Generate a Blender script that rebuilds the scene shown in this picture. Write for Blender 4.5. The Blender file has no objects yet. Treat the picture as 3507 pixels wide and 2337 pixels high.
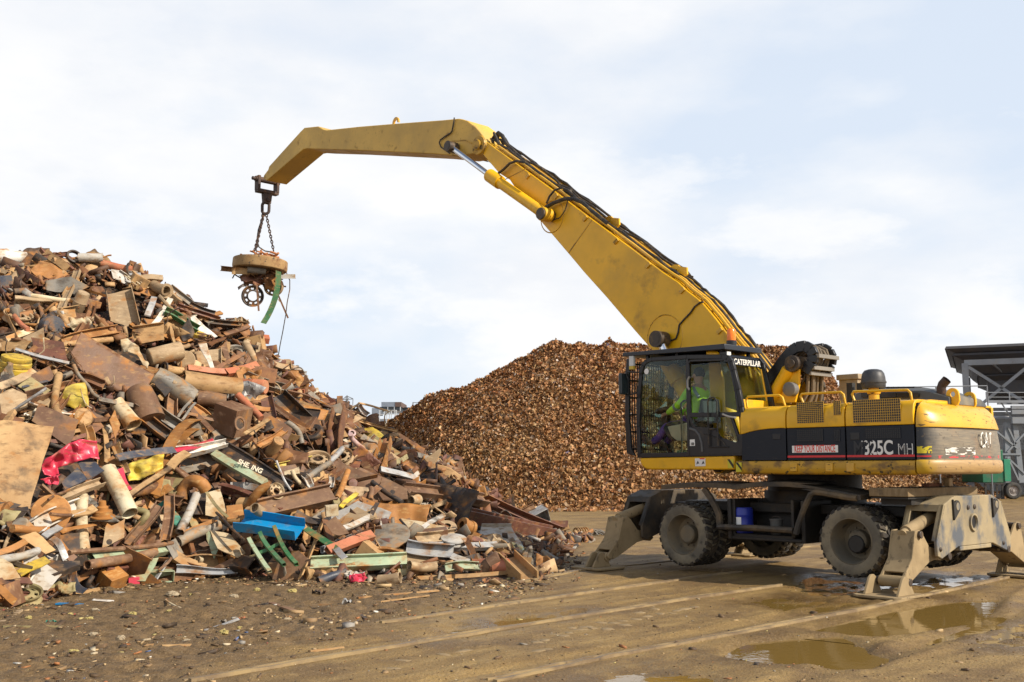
import bpy, bmesh, math, random
import numpy as np
from mathutils import Vector, Matrix
random.seed(7); rng = np.random.default_rng(7)
scn = bpy.context.scene; COL = scn.collection
PI = math.pi
# ------------------------------------------------------------------ camera
F=3600.; CX=1753.5; CY=1168.5; HC=1.7
PIT=math.atan((1600.-CY)/F)
CAM=Vector((0,0,HC)); RT=Vector((1,0,0)); FW=Vector((0,math.cos(PIT),math.sin(PIT))); UP=Vector((0,-math.sin(PIT),math.cos(PIT)))
def ray(x,y): return RT*((x-CX)/F)-UP*((y-CY)/F)+FW
def proj(p):
    d=Vector(p)-CAM; z=d.dot(FW); return CX+F*d.dot(RT)/z, CY-F*d.dot(UP)/z
def gnd(x,y,z=0.):
    d=ray(x,y); return CAM+d*((z-HC)/d.z)
def at_y(x,y,Y):
    d=ray(x,y); return CAM+d*(Y/d.y)
cd=bpy.data.cameras.new('camera'); cam=bpy.data.objects.new('camera',cd); COL.objects.link(cam)
cam.location=CAM; cam.rotation_euler=(PI/2+PIT,0,0); cd.sensor_width=36; cd.lens=36*F/3507.; cd.clip_end=6000; cd.clip_start=.1
scn.camera=cam
# ------------------------------------------------------------------ objects
def tag(o,label=None,cat=None,group=None,kind=None):
    if label:o['label']=label
    if cat:o['category']=cat
    if group:o['group']=group
    if kind:o['kind']=kind
    return o
def empty(name,loc=(0,0,0),rz=0,label=None,cat=None,group=None):
    o=bpy.data.objects.new(name,None); COL.objects.link(o); o.location=loc; o.rotation_euler=(0,0,rz); o.empty_display_size=.2
    return tag(o,label,cat,group)
def link(name,me,parent=None):
    o=bpy.data.objects.new(name,me); COL.objects.link(o)
    if parent: o.parent=parent
    return o
def copy_tree(o,parent=None):
    c=o.copy(); COL.objects.link(c)
    if parent:c.parent=parent
    for k in list(o.children): copy_tree(k,c)
    return c
def frame(n,hint=None):
    n=Vector(n).normalized(); h=Vector(hint) if hint is not None else (Vector((0,0,1)) if abs(n.z)<.9 else Vector((1,0,0)))
    x=h.cross(n).normalized(); return x,n.cross(x),n
class MB:
    def __init__(s): s.v=[];s.f=[];s.m=[]
    def add(s,vs,fs,mi=0):
        b=len(s.v); s.v+=[tuple(p) for p in vs]; s.f+=[tuple(i+b for i in f) for f in fs]; s.m+=[mi]*len(fs); return s
    def box(s,x0,x1,y0,y1,z0,z1,M=None,mi=0):
        vs=[Vector((x,y,z)) for x in(x0,x1) for y in(y0,y1) for z in(z0,z1)]
        if M is not None: vs=[M@p for p in vs]
        return s.add(vs,[(0,1,3,2),(4,6,7,5),(0,4,5,1),(2,3,7,6),(0,2,6,4),(1,5,7,3)],mi)
    def extr(s,pts,vec,mi=0):
        n=len(pts); vec=Vector(vec); a=[Vector(p) for p in pts]; b=[p+vec for p in a]
        return s.add(a+b,[tuple(range(n-1,-1,-1)),tuple(range(n,2*n))]+[(i,(i+1)%n,(i+1)%n+n,i+n) for i in range(n)],mi)
    def uw(s,pts,v0,v1,mi=0): return s.extr([(p[0],v0,p[1]) for p in pts],(0,v1-v0,0),mi)
    def vw(s,pts,u0,u1,mi=0): return s.extr([(u0,p[0],p[1]) for p in pts],(u1-u0,0,0),mi)
    def strip(s,pts,wd,v0,v1,closed=False,mi=0):
        # mitred band along a path in the u-w plane, extruded in v
        P=[Vector((p[0],p[1])) for p in pts]; n=len(P); off=[]
        for i in range(n):
            a=P[i-1] if (i or closed) else None; b=P[(i+1)%n] if (i<n-1 or closed) else None
            d1=(P[i]-a).normalized() if a is not None else None; d2=(b-P[i]).normalized() if b is not None else None
            d1=d1 or d2; d2=d2 or d1
            n1=Vector((-d1.y,d1.x)); n2=Vector((-d2.y,d2.x)); m=(n1+n2).normalized(); off.append(m/max(.45,m.dot(n1)))
        L=[P[i]+off[i]*wd/2 for i in range(n)]; R_=[P[i]-off[i]*wd/2 for i in range(n)]
        for i in range(n if closed else n-1):
            j=(i+1)%n; q=[L[i],L[j],R_[j],R_[i]]; s.uw([(a.x,a.y) for a in q],v0,v1,mi)
        return s
    def tube(s,pts,r,n=8,caps=True,mi=0,closed=False):
        P=[Vector(p) for p in pts]; m=len(P); R_=r if hasattr(r,'__len__') else [r]*m
        t0=(P[1]-P[0]).normalized(); x,y,_=frame(t0); vs=[]
        for i in range(m):
            if closed: t=(P[(i+1)%m]-P[i-1])
            else: t=(P[min(i+1,m-1)]-P[max(i-1,0)])
            t=t.normalized() if t.length>1e-9 else t0
            x=(x-t*x.dot(t)); x=x.normalized() if x.length>1e-6 else frame(t)[0]; y=t.cross(x)
            vs+=[P[i]+(x*math.cos(2*PI*k/n)+y*math.sin(2*PI*k/n))*R_[i] for k in range(n)]
        fs=[(i*n+k,i*n+(k+1)%n,((i+1)%m)*n+(k+1)%n,((i+1)%m)*n+k) for i in range(m if closed else m-1) for k in range(n)]
        if caps and not closed: fs+=[tuple(range(n-1,-1,-1)),tuple((m-1)*n+k for k in range(n))]
        return s.add(vs,fs,mi)
    def cyl(s,a,b,r,r2=None,n=20,mi=0): return s.tube([a,b],[r,r if r2 is None else r2],n,True,mi)
    def lathe(s,prof,o,ax,n=32,mi=0,a0=0,a1=2*PI,hint=None,closed=False):
        x,y,z=frame(ax,hint); o=Vector(o); full=abs(a1-a0-2*PI)<1e-6; m=n if full else n+1; vs=[]
        for r,h in prof:
            for k in range(m):
                a=a0+(a1-a0)*k/n; vs.append(o+z*h+(x*math.cos(a)+y*math.sin(a))*r)
        q=len(prof); fs=[]
        for i in range(q if closed else q-1):
            i2=(i+1)%q
            for k in range(n):
                k2=(k+1)%m; fs.append((i*m+k,i*m+k2,i2*m+k2,i2*m+k))
        return s.add(vs,fs,mi)
    def loft(s,rings,closed=True,cap=(True,True),mi=0):
        n=len(rings[0]); vs=[p for r in rings for p in r]; fs=[]
        for i in range(len(rings)-1):
            for k in range(n if closed else n-1):
                k2=(k+1)%n; fs.append((i*n+k,i*n+k2,(i+1)*n+k2,(i+1)*n+k))
        if cap[0]: fs.append(tuple(range(n-1,-1,-1)))
        if cap[1]: fs.append(tuple((len(rings)-1)*n+k for k in range(n)))
        return s.add(vs,fs,mi)
    def build(s,name,mats,parent=None,smooth=35,bev=0,center=False):
        me=bpy.data.meshes.new(name); 
        vs=s.v; org=None
        if center:
            org=Vector(np.array(vs).mean(axis=0)); vs=[tuple(Vector(p)-org) for p in vs]
        me.from_pydata(vs,[],s.f)
        if not isinstance(mats,(list,tuple)): mats=[mats]
        for m in mats: me.materials.append(m)
        if len(mats)>1: me.polygons.foreach_set('material_index',s.m)
        bm=bmesh.new(); bm.from_mesh(me); bmesh.ops.recalc_face_normals(bm,faces=bm.faces); bm.to_mesh(me); bm.free()
        if smooth:
            me.polygons.foreach_set('use_smooth',[True]*len(me.polygons)); me.set_sharp_from_angle(angle=math.radians(smooth))
        me.update(); o=link(name,me,parent)
        if org is not None:o.location=org
        if bev:
            b=o.modifiers.new('bevel','BEVEL'); b.width=bev; b.segments=2; b.limit_method='ANGLE'; b.angle_limit=math.radians(40); b.harden_normals=False
        return o
def np_mesh(name,v,f,mats,mi=None,parent=None,smooth=False):
    v=np.asarray(v,dtype=np.float32); f=np.asarray(f,dtype=np.int32); k=f.shape[1]
    me=bpy.data.meshes.new(name); me.vertices.add(len(v)); me.vertices.foreach_set('co',v.ravel())
    me.loops.add(f.size); me.loops.foreach_set('vertex_index',f.ravel())
    me.polygons.add(len(f)); me.polygons.foreach_set('loop_start',np.arange(0,f.size,k,dtype=np.int32))
    if not isinstance(mats,(list,tuple)): mats=[mats]
    for m in mats: me.materials.append(m)
    if mi is not None: me.polygons.foreach_set('material_index',np.asarray(mi,dtype=np.int32))
    if smooth: me.polygons.foreach_set('use_smooth',np.ones(len(f),dtype=bool))
    me.update(calc_edges=True); me.validate(); return link(name,me,parent)
def text_mesh(name,txt,mat,parent,M,size=.2,sx=1.,th=.002,spacing=1.,bold=0.):
    c=bpy.data.curves.new(name,'FONT'); c.body=txt; c.size=size; c.extrude=th; c.align_x='CENTER'; c.align_y='CENTER'; c.space_character=spacing; c.offset=bold
    o=bpy.data.objects.new(name,c); COL.objects.link(o); bpy.context.view_layer.update()
    me=bpy.data.meshes.new_from_object(o.evaluated_get(bpy.context.evaluated_depsgraph_get())); bpy.data.objects.remove(o); bpy.data.curves.remove(c)
    me.transform(M@Matrix.Diagonal((sx,1,1,1))); me.materials.clear(); me.materials.append(mat); me.name=name
    return link(name,me,parent)
# ------------------------------------------------------------------ numpy value noise
def _h(i,j,s): 
    n=(i.astype(np.int64)*374761393+j.astype(np.int64)*668265263+s*1442695041)&0xffffffff
    n=((n^(n>>13))*1274126177)&0xffffffff; return ((n^(n>>16))&0xffff)/65535.
def vn(x,y,s=0):
    i=np.floor(x);j=np.floor(y);a=x-i;b=y-j;a=a*a*(3-2*a);b=b*b*(3-2*b)
    return (_h(i,j,s)*(1-a)+_h(i+1,j,s)*a)*(1-b)+(_h(i,j+1,s)*(1-a)+_h(i+1,j+1,s)*a)*b
def fbm(x,y,o=4,s=0,g=.5):
    t=0;w=1.;q=0
    for k in range(o): t=t+w*vn(x*2**k,y*2**k,s+k*17);q+=w;w*=g
    return t/q-.5
# ------------------------------------------------------------------ materials
class NT:
    def __init__(s,name):
        s.m=bpy.data.materials.new(name); s.m.use_nodes=True; s.t=s.m.node_tree; s.t.nodes.clear(); s.out=s.n('ShaderNodeOutputMaterial')
    def n(s,ty,**k):
        o=s.t.nodes.new(ty)
        for a,b in k.items():
            if a.startswith('_'): setattr(o,a[1:],b)
            else: o.inputs[int(a[1:]) if a[0]=='i' and a[1:].isdigit() else a].default_value=b
        return o
    def l(s,a,b): s.t.links.new(a,b)
    def ramp(s,fac,lo,hi):
        r=s.n('ShaderNodeMapRange'); r.inputs[1].default_value=lo; r.inputs[2].default_value=hi; s.l(fac,r.inputs[0]); return r.outputs[0]
    def mix(s,f,a,b):
        o=s.n('ShaderNodeMix',_data_type='RGBA')
        for sock,val in((o.inputs[0],f),(o.inputs[6],a),(o.inputs[7],b)):
            if isinstance(val,(tuple,list)): sock.default_value=(*val[:3],1)
            elif isinstance(val,(int,float)): sock.default_value=val
            else: s.l(val,sock)
        return o.outputs[2]
    def math(s,op,a,b=0.):
        o=s.n('ShaderNodeMath',_operation=op)
        for k,val in((0,a),(1,b)):
            if isinstance(val,(int,float)): o.inputs[k].default_value=val
            else: s.l(val,o.inputs[k])
        return o.outputs[0]
    def noise(s,vec,scale,detail=4,rough=.55):
        o=s.n('ShaderNodeTexNoise',Scale=scale,Detail=detail,Roughness=rough); s.l(vec,o.inputs['Vector']); return o.outputs[0]
MATS={}
def pmat(name,col,rough=.55,metal=0.,layers=(),bump=None,rnd=0.,spec=.5,coat=0.,attr=None):
    """painted / rusty / muddy surface: base colour, then noise-masked layers of other real colours on top"""
    if name in MATS: return MATS[name]
    k=NT(name); tc=k.n('ShaderNodeTexCoord').outputs['Object']; oi=k.n('ShaderNodeObjectInfo').outputs['Random']
    add=k.n('ShaderNodeVectorMath',_operation='MULTIPLY_ADD'); k.l(tc,add.inputs[0]); add.inputs[1].default_value=(1,1,1)
    cb=k.n('ShaderNodeCombineXYZ'); sc=k.math('MULTIPLY',oi,57.); k.l(sc,cb.inputs[0]); k.l(sc,cb.inputs[1]); k.l(cb.outputs[0],add.inputs[2]); vec=add.outputs[0]
    c=col; r=rough
    # slight large-scale tone variation
    f=k.noise(vec,1.3,5); c=k.mix(k.ramp(f,.3,.75),tuple(x*.82 for x in col),tuple(min(1,x*1.12) for x in col))
    for L in layers:
        c2,scale,lo,hi=L[:4]; st=L[4] if len(L)>4 else (1,1,1); r2=L[5] if len(L)>5 else .8; det=L[6] if len(L)>6 else 6
        v2=vec
        if st!=(1,1,1):
            mp=k.n('ShaderNodeMapping'); mp.inputs['Scale'].default_value=st; k.l(vec,mp.inputs[0]); v2=mp.outputs[0]
        m=k.ramp(k.noise(v2,scale,det,.6),lo,hi); c=k.mix(m,c,c2)
        o=k.n('ShaderNodeMix'); k.l(m,o.inputs[0])
        if isinstance(r,float) or isinstance(r,int): o.inputs[2].default_value=r
        else: k.l(r,o.inputs[2])
        o.inputs[3].default_value=r2; r=o.outputs[0]
    if rnd:
        h=k.n('ShaderNodeHueSaturation'); k.l(c,h.inputs['Color']); k.l(k.math('ADD',k.math('MULTIPLY',oi,rnd*2),1-rnd),h.inputs['Value']); c=h.outputs[0]
    b=k.n('ShaderNodeBsdfPrincipled'); b.inputs['Metallic'].default_value=metal
    b.inputs['Specular IOR Level'].default_value=spec; b.inputs['Coat Weight'].default_value=coat
    if isinstance(c,tuple): b.inputs['Base Color'].default_value=(*c,1)
    else: k.l(c,b.inputs['Base Color'])
    if isinstance(r,(int,float)): b.inputs['Roughness'].default_value=r
    else: k.l(r,b.inputs['Roughness'])
    if bump:
        bp=k.n('ShaderNodeBump',Strength=bump[1],Distance=bump[2] if len(bump)>2 else .01); k.l(k.noise(vec,bump[0],5),bp.inputs['Height']); k.l(bp.outputs[0],b.inputs['Normal'])
    k.l(b.outputs[0],k.out.inputs[0]); MATS[name]=k.m; return k.m
def glass_mat(name,tint,refl=1.):
    k=NT(name); t=k.n('ShaderNodeBsdfTransparent'); t.inputs[0].default_value=(*tint,1); g=k.n('ShaderNodeBsdfGlossy'); g.inputs['Roughness'].default_value=.02
    fr=k.n('ShaderNodeFresnel',IOR=1.45); mx=k.n('ShaderNodeMixShader'); k.l(k.math('MULTIPLY',fr.outputs[0],refl),mx.inputs[0]); k.l(t.outputs[0],mx.inputs[1]); k.l(g.outputs[0],mx.inputs[2]); k.l(mx.outputs[0],k.out.inputs[0]); return k.m
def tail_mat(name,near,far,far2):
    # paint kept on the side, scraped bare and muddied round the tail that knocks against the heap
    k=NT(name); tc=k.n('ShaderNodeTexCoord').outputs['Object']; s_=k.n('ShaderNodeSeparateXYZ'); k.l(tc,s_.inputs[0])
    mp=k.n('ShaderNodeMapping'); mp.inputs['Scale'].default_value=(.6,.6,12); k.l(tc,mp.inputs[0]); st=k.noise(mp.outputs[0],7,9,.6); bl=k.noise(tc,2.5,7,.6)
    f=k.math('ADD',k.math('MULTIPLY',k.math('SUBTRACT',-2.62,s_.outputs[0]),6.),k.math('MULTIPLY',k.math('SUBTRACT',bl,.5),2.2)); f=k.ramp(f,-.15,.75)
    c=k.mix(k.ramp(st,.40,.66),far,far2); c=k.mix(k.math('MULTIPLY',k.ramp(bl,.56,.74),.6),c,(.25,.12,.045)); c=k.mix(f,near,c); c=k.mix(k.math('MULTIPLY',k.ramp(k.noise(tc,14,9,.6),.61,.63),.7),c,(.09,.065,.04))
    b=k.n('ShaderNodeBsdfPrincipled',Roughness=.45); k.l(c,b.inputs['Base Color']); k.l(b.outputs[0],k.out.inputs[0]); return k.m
MUD=(.25,.17,.085); DUST=(.36,.26,.14)
Y_=pmat('yellow_paint',(.80,.435,.006),.42,0,[((.30,.17,.03),2.2,.56,.8,(1,1,1),.6),((.16,.10,.035),26,.72,.76,(1,1,2.5),.8),((.46,.28,.05),.8,.55,.9,(1,1,1),.6)],(90,.03,.004))
YW=pmat('worn_yellow_paint',(.66,.37,.025),.34,0,[((.14,.085,.03),6,.615,.635,(1,1,5),.75,10),((.13,.085,.035),30,.655,.675,(1,1,1),.8),((.5,.31,.11),1.2,.5,.8)],(70,.03,.004))
YM=pmat('muddy_yellow_paint',(.52,.29,.015),.5,0,[((.20,.12,.04),2.5,.5,.62,(1,1,2),.8,8),((.07,.05,.02),9,.6,.63,(1,1,1.4),.8,10)],(60,.05,.004))
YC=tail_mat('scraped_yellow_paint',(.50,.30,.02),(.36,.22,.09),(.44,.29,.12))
BLK=pmat('black_trim',(.012,.012,.014),.38,0,[((.09,.07,.05),3,.62,.9)],None)
NVY=pmat('dark_blue_band',(.011,.015,.024),.5,0,[((.035,.035,.037),6,.62,.8,(1,1,5),.6)],None,spec=.3)
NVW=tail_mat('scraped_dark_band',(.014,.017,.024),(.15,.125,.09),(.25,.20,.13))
CHS=pmat('grimy_chassis',(.018,.016,.014),.6,0,[((.07,.052,.03),2.5,.5,.8,(1,1,1),.85)],(40,.15,.01))
CHM=pmat('muddy_chassis',(.03,.027,.024),.6,0,[((.17,.12,.065),1.8,.42,.68,(1,1,1),.9),((.06,.05,.035),9,.5,.7,(1,1,1),.9)],(40,.15,.01))
DUSTY=pmat('dust_caked_steel',(.28,.225,.135),.8,0,[((.36,.285,.165),2,.4,.7),((.09,.10,.115),2.3,.50,.62,(1,1,.7),.55,10),((.24,.14,.06),7,.66,.8)],(45,.2,.008))
DUST2=pmat('mud_caked_arm',(.32,.235,.125),.85,0,[((.21,.15,.075),2.5,.45,.7),((.15,.11,.06),9,.58,.66,(1,1,.5),.9,9),((.12,.10,.08),4,.68,.8)],(45,.2,.008))
TYRE=pmat('muddy_rubber',(.12,.105,.078),.8,0,[((.22,.185,.125),3,.40,.62,(1,1,1),.95),((.045,.04,.032),5,.58,.70,(1,1,1),.9,9)],(30,.3,.012))
TREAD=pmat('tread_rubber',(.02,.017,.014),.7,0,[((.09,.065,.035),4,.45,.75,(1,1,1),.95)],(30,.3,.012))
RIMM=pmat('muddy_wheel_rim',(.14,.12,.085),.8,0,[((.19,.145,.085),3,.42,.66,(1,1,1),.95),((.03,.028,.028),5,.6,.75)],(30,.2,.01))
CHROME=pmat('chrome_rod',(.75,.77,.8),.12,1.)
HOSE=pmat('black_hose',(.025,.022,.02),.6,0,[((.14,.10,.05),6,.5,.75,(1,1,1),.8)])
PINM=pmat('greasy_pin',(.06,.045,.035),.5,.3,[((.2,.13,.06),7,.5,.7)])
RUSTD=pmat('dark_rust_steel',(.055,.035,.03),.65,.2,[((.14,.075,.04),6,.5,.7)],(40,.2,.006))
GLS=glass_mat('cab_glass',(.90,.95,.92),.35); GLT=glass_mat('green_tinted_glass',(.78,.90,.86),.6)
WHT=pmat('white_sticker',(.78,.77,.74),.5); REDL=pmat('red_lettering',(.75,.05,.03),.5); REDS=pmat('red_stripe',(.62,.03,.035),.45)
# ------------------------------------------------------------------ sun and sky
EL=math.radians(35); SAZ=math.radians(119)   # azimuth from +Y clockwise
SUN=Vector((math.cos(EL)*math.sin(SAZ),math.cos(EL)*math.cos(SAZ),math.sin(EL)))
ld=bpy.data.lights.new('sun','SUN'); ld.energy=4.8; ld.angle=math.radians(.6); ld.color=(1,.90,.76)
lo=bpy.data.objects.new('sun',ld); COL.objects.link(lo); lo.rotation_euler=(-SUN).to_track_quat('-Z','Y').to_euler(); lo.location=(20,-10,30)
w=bpy.data.worlds.new('World'); scn.world=w; w.use_nodes=True; nt=w.node_tree; nt.nodes.clear()
k=NT.__new__(NT); k.t=nt; wo=nt.nodes.new('ShaderNodeOutputWorld'); bg=nt.nodes.new('ShaderNodeBackground')
sky=nt.nodes.new('ShaderNodeTexSky'); sky.sky_type='NISHITA'; sky.sun_disc=False; sky.sun_elevation=EL; sky.sun_rotation=SAZ; sky.air_density=1.; sky.dust_density=1.2
tc=nt.nodes.new('ShaderNodeTexCoord').outputs['Generated']
mp=nt.nodes.new('ShaderNodeMapping'); mp.inputs['Scale'].default_value=(1.,1.,2.3); mp.inputs['Location'].default_value=(.35,.2,.1); k.l(tc,mp.inputs[0])
n1=k.noise(mp.outputs[0],1.7,3,.5); n2=k.noise(mp.outputs[0],4.5,8,.55)
cov=k.ramp(k.math('ADD',k.math('MULTIPLY',n1,.65),k.math('MULTIPLY',n2,.35)),.405,.53)
n3=k.noise(mp.outputs[0],3.4,6,.55)
cloud=k.mix(k.ramp(n3,.36,.62),(7.05,7.3,7.75),(8.3,8.28,8.25))
skyc=k.mix(.82,sky.outputs[0],(6.5,7.3,8.4))
# pale cloud all round above the horizon, thinner patches let blue through; unseen sky overhead darkened to cut fill light
band=k.mix(k.math('ADD',k.math('MULTIPLY',cov,.9),.1),skyc,cloud)
sx=nt.nodes.new('ShaderNodeSeparateXYZ'); k.l(tc,sx.inputs[0])
n4=k.noise(mp.outputs[0],3.1,11,.58); puff=k.math('MULTIPLY',k.ramp(n4,.515,.575),k.ramp(sx.outputs[2],.52,.12)); band=k.mix(k.math('MULTIPLY',puff,.85),band,k.mix(k.ramp(n4,.56,.70),(8.25,8.25,8.25),(7.2,7.4,7.8)))
zen=k.ramp(k.math('ADD',sx.outputs[2],k.math('MULTIPLY',n1,.25)),.60,.86)
k.l(k.mix(k.math('MULTIPLY',zen,.9),band,sky.outputs[0]),bg.inputs['Color']); bg.inputs['Strength'].default_value=.1
k.l(bg.outputs[0],wo.inputs[0])
scn.view_settings.view_transform='Standard'; scn.view_settings.look='None'; scn.view_settings.exposure=.32; scn.view_settings.gamma=1
scn.cycles.max_bounces=6; scn.cycles.diffuse_bounces=3; scn.cycles.glossy_bounces=3; scn.cycles.transmission_bounces=6; scn.cycles.transparent_max_bounces=12
scn.cycles.use_denoising=True
# ================================================================== ground
def G(x,y): p=gnd(x,y); return (p.x,p.y)
RAILS=[ # (name, pixel track) on the ground plane
 ([(1130*1.4904,1568*1.4904),(1390*1.4904,1512*1.4904),(1700*1.4904,1455*1.4904),(2010*1.4904,1395*1.4904),(2200*1.4904,1353*1.4904),(2345*1.4904,1321*1.4904)],'nearest muddy rail running past the near rear outrigger foot'),
 ([(430*1.4904,1568*1.4904),(1060*1.4904,1462*1.4904),(1600*1.4904,1375*1.4904),(1790*1.4904,1347*1.4904)],'middle muddy rail beside the row of worn stone setts'),
 ([(870*1.4904,1434*1.4904),(1260*1.4904,1377*1.4904),(1560*1.4904,1334*1.4904),(1700*1.4904,1315*1.4904)],'rail passing the small puddle in front of the scrap heap'),
 ([(1185*1.4904,1341*1.4904),(1330*1.4904,1313*1.4904),(1420*1.4904,1303*1.4904),(1740*1.4904,1272*1.4904),(2000*1.4904,1240*1.4904)],'farthest rail passing under the front outrigger foot'),
]
PUD=[ # puddles: pixel outline, depth, label
 ([(2470,2235),(2560,2188),(2700,2178),(2860,2172),(2960,2205),(3040,2250),(2960,2290),(2780,2275),(2600,2262)],.085,'largest brown puddle mirroring the machine, nearest the camera'),
 ([(2790,2150),(2900,2108),(3080,2076),(3290,2050),(3420,2046),(3400,2120),(3200,2150),(3000,2170)],.075,'long brown puddle beside the nearest rail at right'),
 ([(1470,2190),(1560,2125),(1760,2098),(1990,2090),(1960,2122),(1800,2140),(1600,2185)],.05,'shallow broken puddle between two rails in front of the scrap heap'),
 ([(2680,2010),(2780,1965),(2950,1985),(3060,1995),(3000,2040),(2800,2040)],.05,'bright wet patch under the near rear wheel'),
 ([(3120,1990),(3230,1962),(3420,1965),(3430,1990),(3250,2030),(3130,2035)],.045,'glinting wet patch behind the near rear outrigger leg'),
 ([(2090,2318),(2240,2290),(2420,2288),(2440,2330),(2200,2375)],.03,'thin glinting puddle cut by the bottom edge of the view'),
 ([(2560,2060),(2700,2040),(2960,2062),(2920,2090),(2700,2090)],.045,'dull brown puddle in front of the rear wheel'),
 ([(3300,2180),(3420,2130),(3560,2120),(3600,2200),(3420,2230)],.035,'wet hollow at the right edge of the yard'),
]
def inpoly_soft(X,Y,poly,soft):
    P=np.array(poly); ins=np.zeros(X.shape,bool); dm=np.full(X.shape,1e9)
    for i in range(len(P)):
        a=P[i];b=P[(i+1)%len(P)]
        c=((a[1]>Y)!=(b[1]>Y))&(X<(b[0]-a[0])*(Y-a[1])/(b[1]-a[1]+1e-12)+a[0]); ins^=c
        ab=b-a; t=np.clip(((X-a[0])*ab[0]+(Y-a[1])*ab[1])/(ab@ab),0,1); dm=np.minimum(dm,np.hypot(X-a[0]-t*ab[0],Y-a[1]-t*ab[1]))
    sd=np.where(ins,dm,-dm); return np.clip(.5+sd/(2*soft),0,1)
def seg_dist(X,Y,path):
    d=np.full(X.shape,1e9)
    for a,b in zip(path[:-1],path[1:]):
        a=np.array(a);b=np.array(b);ab=b-a;t=np.clip(((X-a[0])*ab[0]+(Y-a[1])*ab[1])/(ab@ab),0,1)
        d=np.minimum(d,np.hypot(X-a[0]-t*ab[0],Y-a[1]-t*ab[1]))
    return d
RP=[[G(*p) for p in r[0]] for r in RAILS]
PP=[[G(*p) for p in q[0]] for q in PUD]
dr=np.array(RP[0][-1])-np.array(RP[0][0]); dr/=np.linalg.norm(dr)      # direction of the tracks
SOILP=[G(*p) for p in[(-900,2600),(-900,1720),(500,1760),(1500,1800),(1960,1830),(1960,1960),(1560,2060),(1150,2180),(700,2330),(500,2600)]]
def ground_fields(X,Y):
    near=np.clip(1-(Y-22)/30,0,1)
    soil=np.clip(inpoly_soft(X,Y,SOILP,.55)+fbm(X*.9,Y*.9,4,3)*.9*(1-abs(2*inpoly_soft(X,Y,SOILP,1.2)-1)),0,1)
    s=X*dr[0]+Y*dr[1]; c=-X*dr[1]+Y*dr[0]
    h=fbm(X*.35,Y*.35,3,5)*.05+fbm(s*.9,c*3.2,3,9)*.022+fbm(X*9,Y*9,3,21)*.014*(1-soil)
    h+=soil*(fbm(X*1.4,Y*1.4,4,11)*.10+fbm(X*7,Y*7,4,13)*.10+fbm(X*15,Y*15,2,15)*.05)
    ru=np.abs(((c+fbm(s*.12,c*0,2,71)*2.2)%1.9)-.95); h-=np.clip(1-ru/.16,0,1)*.035*(1-soil*.4)*np.clip(vn(s*.15,c*.4,5)*1.6-.3,0,1); h+=np.clip(1-np.abs(ru-.24)/.09,0,1)*.02*np.clip(vn(s*.3,c*.6,8)*1.6-.3,0,1)+fbm(s*14,c*5,2,43)*.008*(1-soil)
    wet=np.zeros_like(X)
    for p,q in zip(PP,PUD):
        m=inpoly_soft(X,Y,p,.22 if q[1]<.05 else .14); h=h-m*q[1]+(m*(fbm(X*3.2,Y*4.2,4,55)*.13) if q[1]<=.05 else 0); wet=np.maximum(wet,inpoly_soft(X,Y,p,.9))
    rail=np.zeros_like(X)
    for p in RP:
        d=seg_dist(X,Y,p); k_=np.clip(1-d/.13,0,1)
        h=h*(1-.85*np.clip(1-(d-.05)/.3,0,1))+np.where(d<.34,.006,0)*np.clip((.34-d)/.1,0,1)
        rail=np.maximum(rail,k_)
    return h*near,soil,wet,rail
xs=np.concatenate([-np.geomspace(3000,10.5,26),np.arange(-10,-7,.12),np.arange(-7,11.5,.045),np.arange(11.5,20,.2),np.geomspace(20.5,3000,26)])
ys=np.concatenate([[-3000,-800,-200,-60,-20,-5,2,5],np.arange(6.5,7.6,.15),np.arange(7.6,13,.036),np.arange(13,20,.055),np.arange(20,34,.16),np.geomspace(34.3,3000,46)])
GX,GY=np.meshgrid(xs,ys); GH,SO,WE,RA=ground_fields(GX,GY)
nx,ny=len(xs),len(ys); V=np.stack([GX,GY,GH],-1).reshape(-1,3)
i=np.arange(nx-1)[None,:]+np.arange(ny-1)[:,None]*nx; FQ=np.stack([i,i+1,i+1+nx,i+nx],-1).reshape(-1,4)
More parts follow.
